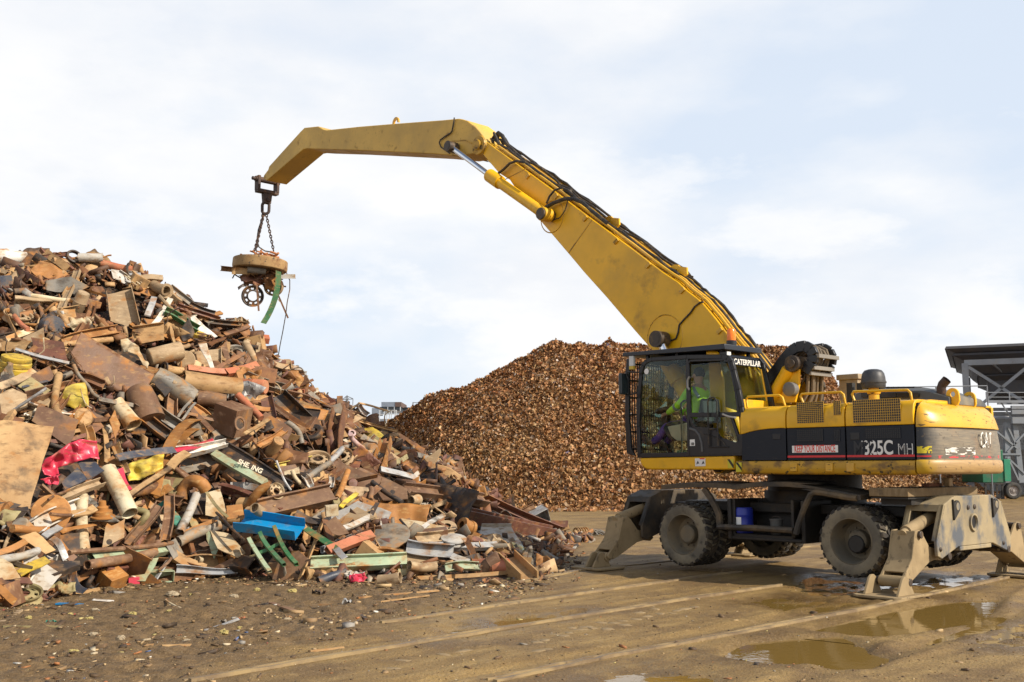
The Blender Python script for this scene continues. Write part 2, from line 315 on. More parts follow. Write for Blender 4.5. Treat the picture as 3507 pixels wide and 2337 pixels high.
def mud_mat():
    k=NT('yard_mud'); at=k.n('ShaderNodeAttribute',_attribute_name='mask'); sep=k.n('ShaderNodeSeparateColor'); k.l(at.outputs['Color'],sep.inputs[0])
    soil,wet,rail=sep.outputs[0],sep.outputs[1],sep.outputs[2]
    tc=k.n('ShaderNodeTexCoord').outputs['Object']
    mp=k.n('ShaderNodeMapping'); ang=math.atan2(dr[1],dr[0]); mp.inputs['Rotation'].default_value=(0,0,-ang); k.l(tc,mp.inputs[0])
    mp2=k.n('ShaderNodeMapping'); mp2.inputs['Scale'].default_value=(.35,2.4,1); k.l(mp.outputs[0],mp2.inputs[0])
    streak=k.noise(mp2.outputs[0],1.6,6,.6); a=k.noise(tc,.9,6,.6); b=k.noise(tc,6,6,.65); c=k.noise(tc,38,4,.6)
    road=k.mix(k.ramp(streak,.36,.66),(.18,.108,.032),(.31,.20,.066))
    road=k.mix(k.math('MULTIPLY',k.ramp(a,.46,.62),.8),road,(.13,.075,.025)); road=k.mix(k.math('MULTIPLY',k.ramp(c,.5,.7),.35),road,(.085,.05,.02))
    road=k.mix(k.math('MULTIPLY',k.ramp(b,.55,.72),.55),road,(.36,.24,.10))
    sl=k.mix(k.ramp(b,.34,.66),(.085,.051,.019),(.185,.115,.048)); sl=k.mix(k.ramp(c,.6,.74),sl,(.13,.082,.038))
    col=k.mix(soil,road,sl)
    wm=k.math('MULTIPLY',k.ramp(k.math('ADD',wet,k.math('MULTIPLY',k.math('SUBTRACT',a,.5),1.1)),.25,.75),.9)
    col=k.mix(k.math('MULTIPLY',wm,.6),col,(.075,.044,.016))
    rl=k.math('MULTIPLY',k.ramp(k.math('ADD',rail,k.math('MULTIPLY',k.math('SUBTRACT',b,.5),1.6)),.35,.9),.6)
    col=k.mix(rl,col,(.33,.235,.11))
    spk=k.ramp(k.noise(tc,60,3,.6),.62,.68); col=k.mix(k.math('MULTIPLY',spk,.7),col,(.36,.27,.15))
    bs=k.n('ShaderNodeBsdfPrincipled'); k.l(col,bs.inputs['Base Color'])
    r=k.math('SUBTRACT',.70,k.math('MULTIPLY',wm,.55)); r=k.math('SUBTRACT',r,k.math('MULTIPLY',k.math('MULTIPLY',k.ramp(streak,.5,.7),k.math('SUBTRACT',1,soil)),.14)); k.l(r,bs.inputs['Roughness'])
    bp=k.n('ShaderNodeBump',Strength=.85,Distance=.03); k.l(k.math('ADD',k.math('MULTIPLY',c,.8),b),bp.inputs['Height']); k.l(bp.outputs[0],bs.inputs['Normal'])
    k.l(bs.outputs[0],k.out.inputs[0]); return k.m
gr=np_mesh('ground',V,FQ,mud_mat(),smooth=True); tag(gr,'muddy brown scrapyard ground','ground',kind='structure')
ca=gr.data.color_attributes.new('mask','FLOAT_COLOR','POINT'); ca.data.foreach_set('color',np.stack([SO,WE,RA,np.ones_like(SO)],-1).astype(np.float32).ravel())
def h_at(x,y): 
    h,_,_,_=ground_fields(np.array([[x]]),np.array([[y]])); return float(h[0,0])
# puddles: still water lying in the hollows
def water_mat():
    k=NT('murky_water'); b=k.n('ShaderNodeBsdfPrincipled'); b.inputs['Base Color'].default_value=(.20,.125,.034,1); b.inputs['Roughness'].default_value=.035; b.inputs['IOR'].default_value=1.33
    bp=k.n('ShaderNodeBump',Strength=.06,Distance=.02); tc=k.n('ShaderNodeTexCoord').outputs['Object']; k.l(k.noise(tc,7,3),bp.inputs['Height']); k.l(bp.outputs[0],b.inputs['Normal']); k.l(b.outputs[0],k.out.inputs[0]); return k.m
WM=water_mat()
for p,q in zip(PP,PUD):
    c=np.mean(p,axis=0); m=MB(); pts=[]
    for a in p:
        d=np.array(a)-c; pts.append(c+d*(1+.55/np.linalg.norm(d)))
    z=-q[1]*(.48 if q[1]>.05 else .72)-.004
    m.add([(a[0],a[1],z) for a in pts],[tuple(range(len(pts)))])
    o=m.build('puddle',WM,smooth=0,center=True); tag(o,q[2],'puddle','puddles in the yard',kind='structure')
# rails sunk in the ground
RAILM=pmat('muddy_rail',(.20,.14,.08),.5,.2,[((.33,.24,.12),3,.4,.62,(1,1,1),.9),((.06,.05,.045),5,.6,.75,(1,1,1),.35)],(30,.2,.006))
for (pp,lab),p in zip(RAILS,RP):
    m=MB(); q=[]
    for a,b in zip(p[:-1],p[1:]):
        for t in np.linspace(0,1,9)[:-1]: q.append(Vector((a[0]+(b[0]-a[0])*t,a[1]+(b[1]-a[1])*t,0)))
    q.append(Vector((*p[-1],0)))
    for off,wd,top in((-.035,.05,.032),(.06,.028,.022)):
        rings=[]
        for j,c in enumerate(q):
            t=(q[min(j+1,len(q)-1)]-q[max(j-1,0)]).normalized(); n=Vector((-t.y,t.x,0)); wob=random.uniform(-.006,.006)
            e=c+n*(off+wob); tp=top+random.uniform(-.009,.006)
            rings.append([e-n*wd/2+Vector((0,0,-.08)),e-n*wd/2*.9+Vector((0,0,tp)),e+n*wd/2*.9+Vector((0,0,tp)),e+n*wd/2+Vector((0,0,-.08))])
        m.loft(rings)
    o=m.build('embedded_rail',RAILM,smooth=30); tag(o,lab,'rail','rails sunk in the yard')
# worn stone setts by the middle rail
SETT=pmat('worn_sett',(.27,.19,.095),.75,0,[((.2,.14,.07),4,.45,.7)],(30,.2,.01))
spots=[(1400+.0,0)]
px=[(2300,2098),(2260,2101),(2215,2108),(2180,2120),(2135,2126),(2100,2138),(2060,2135),(2030,2156),(1985,2160),(1950,2172),(2140,2145),(2080,2158),(2010,2150),(1930,2183),(1895,2176),(1960,2152),(1868,2196),(1840,2205),(2320,2090),(2350,2083),(2190,2100),(1380,2262),(1520,2245),(1590,2232),(1345,2290),(1880,2230),(1850,2236),(2380,2078),(2240,2088)]
for n_,(x,y) in enumerate(px):
    p=gnd(x,y); m=MB(); a=math.atan2(dr[1],dr[0])+random.uniform(-.2,.2); L,Wd=random.uniform(.10,.22),random.uniform(.05,.085); ring=[]
    for kx in range(9):
        t=2*PI*kx/9; r=1+random.uniform(-.35,.3); ring.append((math.cos(t)*L/2*r,math.sin(t)*Wd*r))
    R_=Matrix.Rotation(a,3,'Z'); hh=max(h_at(p.x,p.y),-.02)+.001
    rings=[[p+R_@Vector((u_*s,v_*s,0))+Vector((0,0,z)) for u_,v_ in ring] for s,z in((1.05,-.06),(1,hh-.006),(.86,hh+.002))]
    m.loft(rings); o=m.build('stone_sett',SETT,smooth=50,center=True)
    tag(o,'worn pale stone sett showing through mud beside the middle rail','stone','stone setts beside the middle rail')
# ================================================================== material handler
AZ=math.atan2(3300,F/math.cos(PIT)); MU=Vector((-math.sin(AZ),math.cos(AZ),0)); MV=Vector((-MU.y,MU.x,0))
MO=CAM+ray(2898,1856)*14.9-MV*1.45+MU*1.45; MO.z=0
ROTZ=math.atan2(MU.y,MU.x)
def pm(x,y,v=1.37):
    d=ray(x,y); t=((MO-CAM).dot(MV)+v)/d.dot(MV); p=CAM+d*t-MO; return (p.dot(MU),p.z)
def pu(x,y,u):
    d=ray(x,y); t=((MO-CAM).dot(MU)+u)/d.dot(MU); p=CAM+d*t-MO; return (p.dot(MV),p.z)
def pw(x,y,w):
    d=ray(x,y); p=CAM+d*((w-HC)/d.z)-MO; return (p.dot(MU),p.dot(MV))
def crop(x0,y0,s): return lambda x,y:(x0+x/s,y0+y/s)
k3=crop(2100,1130,3.015); k4=crop(2600,1150,2.6144); k5=crop(1950,1600,2.7682); k6=crop(2650,1600,2.7456); k8=crop(700,550,2.24)
ka=crop(1500,350,2.8514); kb=crop(2000,700,2.8514); ks=crop(850,400,3.1373); kz=crop(2480,1150,4.706); kq=crop(3050,1150,4.479); kr=crop(3050,1480,4.899)
c3=lambda x,y,v=1.40: pm(*k3(x,y),v)
c4=lambda x,y,v=1.25: pm(*k4(x,y),v)
EX=empty('material_handler',(MO.x,MO.y,0),ROTZ,'yellow and black scrap handler with long boom standing on four outriggers','excavator')
def part(m,name,mat,parent=EX,**kw): return m.build(name,mat,parent,**kw)
def lab(o,t): o['label']=t; return o
# ---------------- undercarriage
fw=pm(2322,1832,1.45); rw=pm(2898,1856,1.45); TR=.515
m=MB(); m.box(-2.35,2.35,-.55,.55,.62,1.10); m.box(-2.0,2.0,-.72,.72,.98,1.14)
for u in(fw[0],rw[0]): m.cyl((u,-1.2,.60),(u,1.2,.60),.13,n=12); m.lathe([(0,-.3),(.2,-.26),(.27,0),(.2,.26),(0,.3)],(u,0,.6),(0,1,0),16)
m.box(-.55,.75,.45,1.15,.56,.62); m.box(-.62,-.55,.4,1.18,.56,1.2); m.box(.72,.79,.4,1.18,.56,1.2)
m.box(-.6,.8,-1.15,-.5,.55,1.12)
part(m,'chassis',CHS,bev=.02)
m=MB(); m.lathe([(.2,1.10),(.80,1.10),(.80,1.32),(.74,1.32),(.74,1.60),(.2,1.60)],(0,0,0),(0,0,1),40); part(m,'slewing_ring',CHS)
# side storage deck with its wavy cover and step rails
m=MB()
pts=[pm(*k5(x,y),1.30) for x,y in[(868,170),(1180,150),(1450,155),(1560,168),(1800,140),(2050,140),(2353,165)]]+[pm(*k6(x,y),1.30) for x,y in[(250,160),(400,190),(600,222),(815,265)]]
low=[(a,b-.075) for a,b in pts]
m.loft([[Vector((a,vv,b+ (0.0 if vv>1 else .03))) for a,b in pts]+[Vector((a,vv,b+(0.0 if vv>1 else .03))) for a,b in reversed(low)] for vv in(.72,1.30)])
lab(part(m,'deck_cover',CHM,smooth=50,bev=.008),'wavy grimy steel deck cover')
m=MB()
a=pm(*k5(1500,200),1.25)[0]; b=pm(*k5(2080,200),1.25)[0]
m.box(b,a,.62,1.26,.60,.66); m.box(b,b+.05,.62,1.26,.6,1.2); m.box(a-.05,a,.62,1.26,.6,1.2); m.box(b,a,.58,.64,.6,1.2); m.box(b-.12,a+.1,1.2,1.29,.70,.79)
part(m,'storage_bay',CHS,bev=.008)
m=MB()
def T5(l,v,r): m.tube([Vector((pm(*k5(x,y),v)[0],v,pm(*k5(x,y),v)[1])) for x,y in l],r,8)
T5([(1365,570),(1700,580),(2080,605)],1.42,.045)
m.strip([pm(*k5(x,y),1.38) for x,y in[(1230,205),(1290,290),(1340,380),(1375,470),(1380,570)]],.085,1.34,1.40)
m.tube([Vector((pm(*k5(x,y),1.42)[0],1.42,pm(*k5(x,y),1.42)[1])) for x,y in[(2105,640),(2130,540),(2180,400),(2245,260),(2290,240)]]+[Vector((pm(*k6(x,y),1.42)[0],1.42,pm(*k6(x,y),1.42)[1])) for x,y in[(420,245),(640,285),(740,296)]],.045,8)
lab(part(m,'step_rail',CHM),'mud splashed step and guard rail')
# wheels (twin tyres)
def tyre(u,v0,v1,w):
    m=MB(); c=(v0+v1)/2; hw=(v1-v0)/2; r=TR
    prof=[(r*.63,hw*.95),(r*.70,hw*1.02),(r*.82,hw*1.03),(r*.90,hw*.99),(r*.945,hw*.92),(r*.95,0),(r*.945,-hw*.92),(r*.90,-hw*.99),(r*.82,-hw*1.03),(r*.70,-hw*1.02),(r*.63,-hw*.95)]
    m.lathe(prof,(u,c,w),(0,1,0),56,mi=0)
    n=26
    for k in range(n):
        for sgn in(1,-1):
            a=2*PI*(k+(.5 if sgn<0 else 0))/n; da=2*PI/n*.30; vs=[]
            for rr,vv in((r*.905,hw*1.0),(r*.985,hw*.93),(r*1.0,hw*.80),(r*1.0,.012),(r*.94,.012),(r*.90,hw*.93)):
                for s in(-1,1):
                    sk=(hw-vv)/hw*.10; wob=random.uniform(-.006,.006); an=a+s*da*(1.0 if vv>.02 else .9)+sk
                    vs.append((u+(rr+wob)*math.cos(an),c+sgn*vv,w+(rr+wob)*math.sin(an)))
            fs=[(2*i,2*i+1,2*i+3,2*i+2) for i in range(5)]+[(10,11,1,0),(0,2,4,6,8,10),(1,11,9,7,5,3)]
            m.add(vs,fs,1)
    return m
def rim(u,v,w,dish,face=1):
    m=MB(); r=TR
    m.lathe([(r*.64,-.02),(r*.655,.012),(r*.62,.02),(r*.60,-.01),(r*.575,-.06),(r*.56,-dish*.75),(r*.50,-dish),(r*.30,-dish),(r*.30,-dish+.03),(r*.285,-dish+.10),(r*.24,-dish+.12),(0,-dish+.12)],(u,v,w),(0,face,0),40)
    for q in range(10):
        a=2*PI*q/10; m.cyl((u+.24*r/.6*math.cos(a)*.92,v-face*dish,w+.24*r/.6*math.sin(a)*.92),(u+.24*r/.6*math.cos(a)*.92,v-face*(dish-.035),w+.24*r/.6*math.sin(a)*.92),.014,n=6)
    return m
for side in(1,-1):
    for u,w_,dish,nm in((fw[0],fw[1],.20,'front'),(rw[0],rw[1],.26,'rear')):
        t=part(tyre(u,*(sorted((side*1.45,side*1.15))),w_),'tyre',[TYRE,TREAD],smooth=40); lab(t,'muddy chunky outer %s tyre on the %s side'%(nm,'near' if side>0 else 'far'))
        part(rim(u,side*1.43,w_,dish,side),'wheel_rim',RIMM,t,smooth=40)
        t=part(tyre(u,*(sorted((side*1.07,side*.78))),w_),'tyre',[TYRE,TREAD],smooth=40); lab(t,'dark inner twin tyre of the %s axle'%nm)
# outriggers
LEGP=[pu(*k6(x,y),-2.52) for x,y in[(1250,607),(1290,598),(1318,625),(1385,755),(1440,770),(1510,800),(1525,850),(1500,885),(1440,880),(1385,905),(1215,1090),(1180,1118),(1140,1112),(1128,1080),(1165,1000),(1222,870),(1238,720)]]
LEG0=max(p[0] for p in LEGP)-2.08
WEB1=[(LEGP[0][0]-LEG0,LEGP[0][1]),(LEGP[16][0]-LEG0,LEGP[16][1]),(LEGP[15][0]-LEG0,LEGP[15][1]),(LEGP[14][0]-LEG0,LEGP[14][1])]
WEB2=[(LEGP[i][0]-LEG0,LEGP[i][1]) for i in(8,9,10)]
FOOTC=((LEGP[11][0]+LEGP[13][0])/2-LEG0,(LEGP[11][1]+LEGP[13][1])/2+.01); CYLC=((LEGP[0][0]+LEGP[2][0])/2-LEG0,LEGP[2][1]-.02); PIVC=((LEGP[5][0]+LEGP[7][0])/2-LEG0,(LEGP[5][1]+LEGP[7][1])/2)
def outrigger(u0,s,trace):
    # u0: plane of the outer plate, s=+1 when the box extends forward (rear outrigger) or -1
    half=[(.0,1.285),(.63,1.285),(.92,1.19),(1.18,.70),(1.17,.50),(1.05,.46),(.55,.60),(.0,.60)]
    poly=half+[(-a,b) for a,b in reversed(half[1:-1])]
    D=.55
    m=MB(); m.vw(poly,u0,u0+s*.05); m.vw(poly,u0+s*(D-.04),u0+s*D)
    m.box(min(u0,u0+s*D),max(u0,u0+s*D),-.62,.62,1.262,1.295); 
    for sg in(1,-1):
        m.extr([(u0+s*.005,sg*.63,1.29),(u0+s*(D-.005),sg*.63,1.29),(u0+s*(D-.005),sg*.92,1.185),(u0+s*.005,sg*.92,1.185)],(0,0,-.035))
        # end frame round the leg opening
        P=lambda v,w:(v,w)
        for uu0,uu1 in((.0,.09),(D-.09,D)):
            m.extr([(u0+s*uu0,sg*.92,1.19),(u0+s*uu1,sg*.92,1.19),(u0+s*uu1,sg*1.18,.70),(u0+s*uu0,sg*1.18,.70)],(0,-sg*.04,0))
        m.extr([(u0,sg*.92,1.19),(u0+s*D,sg*.92,1.19),(u0+s*D,sg*.965,1.09),(u0,sg*.965,1.09)],(0,-sg*.04,0))
    m.box(min(u0,u0+s*.3),max(u0,u0+s*.3),-.5,.5,.54,.6)
    part_=part(m,'outrigger_beam',DUSTY if s>0 else CHM,bev=.012)
    m=MB()
    m.vw([(-.5,1.24),(.5,1.24),(.5,.63),(-.5,.63)],u0+s*.06,u0+s*.5); part(m,'box_core',CHS,part_)
    if s>0:
        m=MB(); cc=pu(*k6(1873,518),u0)
        m.lathe([(.085,-.012),(.125,-.012),(.125,.03),(.10,.03),(.085,.0)],(u0,cc[0],cc[1]),(-s,0,0),28,closed=True); part(m,'port_ring',DUSTY,part_)
        m=MB(); m.lathe([(0,.004),(.095,.004)],(u0,cc[0],cc[1]),(-s,0,0),28); part(m,'port_hole',BLK,part_)
        for x,y in((1712,370),(2077,350)):
            m=MB(); q=pu(*k6(x,y),u0); P=[]
            for a in range(-60,151,15): P.append((q[0]-.085*math.cos(math.radians(a)),q[1]+.085*math.sin(math.radians(a))))
            P+=[(q[0]+.12,q[1]+.10),(q[0]+.11,q[1]-.19)]
            m.extr([(u0-.002,a,b) for a,b in P],(-s*.028,0,0))
            part(m,'tie_lug',CHS,part_,bev=.004)
        for x,y in((1712,370),(2077,350)):
            q=pu(*k6(x,y),u0); part(MB().lathe([(0,.034),(.052,.034),(.052,.02)],(u0,q[0],q[1]),(-s,0,0),20),'lug_bore',DUSTY,part_)
        for x,y,r in((1825,378,.035),(1885,372,.035),(1567,775,.03),(2158,712,.03)):
            q=pu(*k6(x,y),u0); part(MB().lathe([(0,.02),(r*.6,.02),(r,.012),(r,0)],(u0,q[0],q[1]),(-s,0,0),14),'bolt_head',PINM,part_)
    for sg in(1,-1):
        m=MB(); la=u0+s*.13; lb=u0+s*.44; fv,fwz=sg*FOOTC[0],FOOTC[1]
        pl=[(sg*(a-LEG0),b) for a,b in LEGP]
        m.vw(pl,la-.02,la+.02); m.vw(pl,lb-.02,lb+.02)
        web=WEB1
        m.loft([[Vector((la,sg*a,b)),Vector((lb,sg*a,b)),Vector((lb,sg*(a-.03),b-.02)),Vector((la,sg*(a-.03),b-.02))] for a,b in web])
        web=WEB2
        m.loft([[Vector((la,sg*a,b)),Vector((lb,sg*a,b)),Vector((lb,sg*a,b+.03)),Vector((la,sg*a,b+.03))] for a,b in web])
        m.cyl((la-.02,fv,fwz),(lb+.02,fv,fwz),.075,n=18)
        leg=part(m,'outrigger_leg',DUST2,bev=.008)
        for e_,pv,pz,pr in((.14,sg*PIVC[0],PIVC[1],.05),(.06,sg*CYLC[0],CYLC[1],.05),(.10,fv,fwz,.05)): part(MB().cyl((la-e_,pv,pz),(lb+e_,pv,pz),pr,n=16),'pivot_pin',PINM,leg,bev=.006)
        m=MB(); m.cyl(((la+lb)/2,sg*(CYLC[0]-.10),CYLC[1]+.03),((la+lb)/2,sg*.7,CYLC[1]+.22),.085,n=18); m.cyl(((la+lb)/2,sg*CYLC[0],CYLC[1]),((la+lb)/2,sg*(CYLC[0]-.12),CYLC[1]+.035),.06,n=14)
        part(m,'outrigger_cylinder',DUST2)
        m=MB(); z0=max(-.01,0)
        hh=.035; pts=[(-.34,-.30),(-.26,-.36),(.26,-.36),(.34,-.30),(.34,.30),(.26,.36),(-.26,.36),(-.34,.30)]
        cu=(la+lb)/2
        rings=[[Vector((cu+a*q,fv+b*q,z)) for a,b in pts] for q,z in((.9,.0),(1.0,.02),(1.0,.05),(.92,.045))]
        m.loft(rings)
        for uu in(la-.075,lb+.075):
            m.vw([(fv-.22,.045),(fv+.22,.045),(fv+.08,fwz+.05),(fv+.03,fwz+.08),(fv-.03,fwz+.08),(fv-.08,fwz+.05)],uu-.018,uu+.018)
        part(m,'outrigger_foot',DUST2,bev=.006)
outrigger(-2.65,1,None); outrigger(3.12,-1,None)
# ---------------- house
DVH=-.12
def pmh(x,y,v): return pm(x,y,v+DVH)
_n0=len(EX.children)
m=MB(); m.box(-2.55,.12,-.95,1.30,1.60,1.80); m.box(-2.52,.05,-.95,1.27,1.78,2.58); m.box(.1,1.0,-.95,.38,1.62,2.1); m.box(.1,.9,-.42,.40,1.62,2.3)
part(m,'house_frame',CHS)
m=MB(); ub=c4(1440,1180)[0]; uf=pmh(*k3(1315,1400),1.39)[0]
m.loft([[Vector((u,1.30,1.60)),Vector((u,1.36,1.59)),Vector((u,1.395,1.62)),Vector((u,1.40,1.70)),Vector((u,1.385,1.785)),Vector((u,1.30,1.80))] for u in(uf,ub)])
belt=part(m,'lower_belt',YM,smooth=60)
for x in(362,680,868):
    u=c4(x,1180)[0]; part(MB().box(u-.06,u+.06,1.39,1.425,1.63,1.76),'mounting_bracket',YW,belt,bev=.012)
def panel(poly,nm,mat,par=EX,v0=1.34,v1=1.37,bev=.006): m=MB(); m.uw(poly,v0,v1); return part(m,nm,mat,par,bev=bev)
g1,g2,g3=c4(283,900)[0],c4(812,900)[0],c4(1432,900)[0]
curve=[pmh(*k3(x,y),1.37) for x,y in[(1375,1085),(1435,1065),(1500,1050),(1570,1037),(1650,1027),(1809,1018)]]
zb=c4(285,830)[1]; zt=2.63
fpan=[(curve[0][0]+.01,1.80)]+curve+[(g1+.012,zb),(g1+.012,1.80)]
lab(panel(fpan,'dark_band',NVY),'front dark blue lower side panel')
def uprofile(ua,ub_,zlow,nm,vin=.55):
    m=MB(); P=lambda u,zl:[Vector((u,1.32,zl)),Vector((u,1.372,zl)),Vector((u,1.376,zl+.05)),Vector((u,1.372,2.45)),Vector((u,1.352,2.55)),Vector((u,1.30,2.607)),Vector((u,1.22,2.63)),Vector((u,vin,2.64)),Vector((u,vin,2.60)),Vector((u,1.24,2.58)),Vector((u,1.30,2.52))]
    if callable(zlow):
        us=np.linspace(ua,ub_,14); m.loft([P(u,zlow(u)) for u in us])
    else: m.loft([P(u,zlow) for u in(ua,ub_)])
    return part(m,nm,Y_,smooth=50,bev=.006)
cx_=sorted(curve); zl=lambda u: float(np.interp(u,[c[0] for c in cx_],[c[1] for c in cx_]))+.006 if u>cx_[0][0] else zb
pf=uprofile(g1+.012,curve[0][0]+.02,zl,'front_side_panel')
p1=uprofile(g2+.012,g1-.012,zb,'grille_panel'); p2=uprofile(g3+.012,g2-.012,zb,'grille_panel')
lab(p1,'side panel with the two square mesh grilles'); lab(p2,'side panel with the wide mesh grille')
b1=panel([(g2+.012,1.80),(g1-.012,1.80),(g1-.012,zb-.008),(g2+.012,zb-.008)],'dark_band',NVY); lab(b1,'dark lower panel with the warning sticker')
b2=panel([(g3+.012,1.80),(g2-.012,1.80),(g2-.012,zb-.008),(g3+.012,zb-.008)],'dark_band',NVY); lab(b2,'dark lower panel with the white model lettering')
def grille(par,x0,y0,x1,y1,nx_,ny_,mat,v=1.374):
    a=c4(x0,y0); b=c4(x1,y1); u0,u1=max(a[0],b[0]),min(a[0],b[0]); z1,z0=max(a[1],b[1]),min(a[1],b[1])
    m=MB(); m.box(u1,u0,v-.01,v+.003,z0,z1); part(m,'grille_opening',BLK,par)  # matte black plate stands in for the dark behind the mesh
    m=MB(); bw=.0058
    for i in range(nx_+1):
        u=u1+(u0-u1)*i/nx_; m.box(u-bw/2,u+bw/2,v,v+.006,z0,z1)
    for i in range(ny_+1):
        z=z0+(z1-z0)*i/ny_; m.box(u1-bw/2,u0+bw/2,v+.001,v+.007,z-bw/2,z+bw/2)
    part(m,'mesh_grille',mat,par,smooth=0)
grille(p1,378,605,622,780,13,11,YW); grille(p1,705,590,772,712,4,7,YW); grille(p2,878,585,1310,770,22,9,YW)
grille(b1,378,845,615,945,13,6,NVY,1.372); grille(b1,708,842,766,945,4,6,NVY,1.372); grille(b2,988,832,1308,918,17,5,NVY,1.372)
for pr,x in((b2,897),):
    a=c4(x-42,868);b=c4(x+42,935); m=MB(); m.box(b[0],a[0],1.366,1.377,b[1],a[1]); lt=part(m,'door_latch',BLK,pr,bev=.006)
a=c4(160,880);b=c4(232,930); m=MB(); m.box(b[0],a[0],1.366,1.377,b[1],a[1]); part(m,'door_latch',BLK,EX,bev=.006)
# stripe, sticker and lettering  (text faces +v: x axis -> -u, y axis -> w)
TM=lambda u,z,v: Matrix.Translation((u,v,z))@Matrix(((-1,0,0,0),(0,0,1,0),(0,1,0,0),(0,0,0,1)))
m=MB(); z0=c4(800,1090)[1]; z1=c4(800,1071)[1]
m.box(g3+.014,g2-.014,1.365,1.3735,z0,z1); part(m,'red_stripe',REDS,b2); m=MB(); m.box(g2+.014,g1-.014,1.365,1.3735,z0,z1); part(m,'red_stripe',REDS,b1)
a=c4(335,988);b=c4(747,1046); m=MB(); m.box(b[0],a[0],1.365,1.374,b[1],a[1]); st=part(m,'warning_sticker',WHT,b1)
text_mesh('lettering','KEEP YOUR DISTANCE',REDL,st,TM((a[0]+b[0])/2,(a[1]+b[1])/2,1.3755),.150,(a[0]-b[0])/1.62*.90,bold=.0015,spacing=1.06)
def worn_text_mat():
    k=NT('worn_white_decal'); tc=k.n('ShaderNodeTexCoord').outputs['Object']
    u=k.n('ShaderNodeSeparateXYZ'); k.l(tc,u.inputs[0]); f=k.ramp(k.math('ADD',k.noise(tc,11,3,.5),k.math('MULTIPLY',k.math('ADD',u.outputs[0],1.80),1.1)),.53,.55)
    b=k.n('ShaderNodeBsdfPrincipled'); k.l(k.mix(f,(.74,.74,.72),(.02,.022,.028)),b.inputs['Base Color']); k.l(b.outputs[0],k.out.inputs[0]); return k.m
WORN=worn_text_mat()
text_mesh('model_lettering','M325C',WORN,b2,TM((c4(880,1010)[0]+c4(1242,1010)[0])/2,c4(1000,1012)[1],1.3725),.275,.74,bold=.006)
m=MB() # outlined letters
oc=c4(1350,1022); text_mesh('outline_lettering','MH',WORN,b2,TM(oc[0],oc[1],1.3722),.215,.72); text_mesh('lettering_core','MH',NVY,b2,TM(oc[0],oc[1],1.3745),.20,.72,bold=-.006)
# ---------------- counterweight: lofted tail
def tail(v_half,u_start,Lr,inset,p=2.2,n=40):
    R_=[]
    for i in range(n+1):
        a=PI*i/n; v=math.cos(a); vv=math.copysign(abs(v)**(2/p),v); uu=abs(math.sin(a))**(2/p)
        R_.append((u_start-max(-.5,Lr-inset*(1.9 if inset>.03 else 1))*uu,(v_half-inset)*vv+.2))
    return R_
CW0=g3-.015
def cwring(w,inset,L=.38,vh=1.185): return [Vector((u,v,w)) for u,v in tail(vh,CW0,L,inset)]
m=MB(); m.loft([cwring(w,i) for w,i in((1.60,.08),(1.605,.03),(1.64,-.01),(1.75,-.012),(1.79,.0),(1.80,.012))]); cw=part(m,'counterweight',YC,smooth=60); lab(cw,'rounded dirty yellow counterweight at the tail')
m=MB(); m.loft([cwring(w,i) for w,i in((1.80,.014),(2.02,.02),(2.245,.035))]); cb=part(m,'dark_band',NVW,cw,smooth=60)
m=MB(); m.loft([cwring(w,i) for w,i in((2.245,.028),(2.26,.026),(2.34,.032),(2.42,.05),(2.48,.075),(2.535,.115),(2.58,.17),(2.61,.25),(2.63,.38),(2.64,.5))]); part(m,'counterweight_top',YW,cw,smooth=60)
# decals on the counterweight
def on_tail(px,py,inset,lift=.004):
    best=None
    for (u,v) in tail(1.185,CW0,.38,inset,n=400):
        q=MO+MU*u+MV*(v+DVH); q.z=2.0; e=abs(proj(q)[0]-px)
        if (best is None or e<best[0]) and v>-.85: best=(e,u,v)
    return best[1],best[2]
def tail_patch(x0,y0,x1,y1,mat,nm,par,inset=.018,jag=0):
    m=MB(); n=10; top=[];bot=[]
    for i in range(n+1):
        x=x0+(x1-x0)*i/n; u,v=on_tail(x,0,inset-.006)
        q=MO+MU*u+MV*(v+DVH); d=ray(x,y0); t=(Vector((q.x,q.y,0))-CAM).dot(Vector((d.x,d.y,0)))/(d.x**2+d.y**2); z0=(CAM+d*t).z; d=ray(x,y1); z1=(CAM+d*t).z
        top.append(Vector((u,v,z0+random.uniform(-jag,jag)))); bot.append(Vector((u,v,z1+random.uniform(-jag,jag))))
    m.loft([top,bot],closed=False,cap=(False,False)); return part(m,nm,mat,par,smooth=60)
def wearm(name,col,under,lo,sc,st):
    k=NT(name); tc=k.n('ShaderNodeTexCoord').outputs['Object']; mp=k.n('ShaderNodeMapping'); mp.inputs['Scale'].default_value=st; k.l(tc,mp.inputs[0])
    f=k.ramp(k.noise(mp.outputs[0],sc,5,.6),lo,lo+.025); b=k.n('ShaderNodeBsdfPrincipled'); k.l(b.outputs[0],k.out.inputs[0]); k.l(k.mix(f,col,under),b.inputs['Base Color']); b.inputs['Roughness'].default_value=.5; return k.m
UND=(.13,.11,.085)
tail_patch(*kr(495,396),*kr(745,420),REDS,'red_stripe',cw); tail_patch(*kr(860,398),*kr(1870,440),wearm('worn_red_stripe',(.62,.05,.06),UND,.44,3,(3,3,9)),'red_stripe',cw,jag=.004)
tail_patch(*kr(512,240),*kr(760,358),wearm('worn_yellow_decal',(.62,.5,.02),(.04,.04,.04),.56,5,(3,3,3)),'warning_sticker',cw)
tail_patch(*kr(985,262),*kr(1480,385),wearm('scraped_white_decal',(.74,.71,.64),UND,.45,4,(1.5,1.5,12)),'white_lettering',cw)
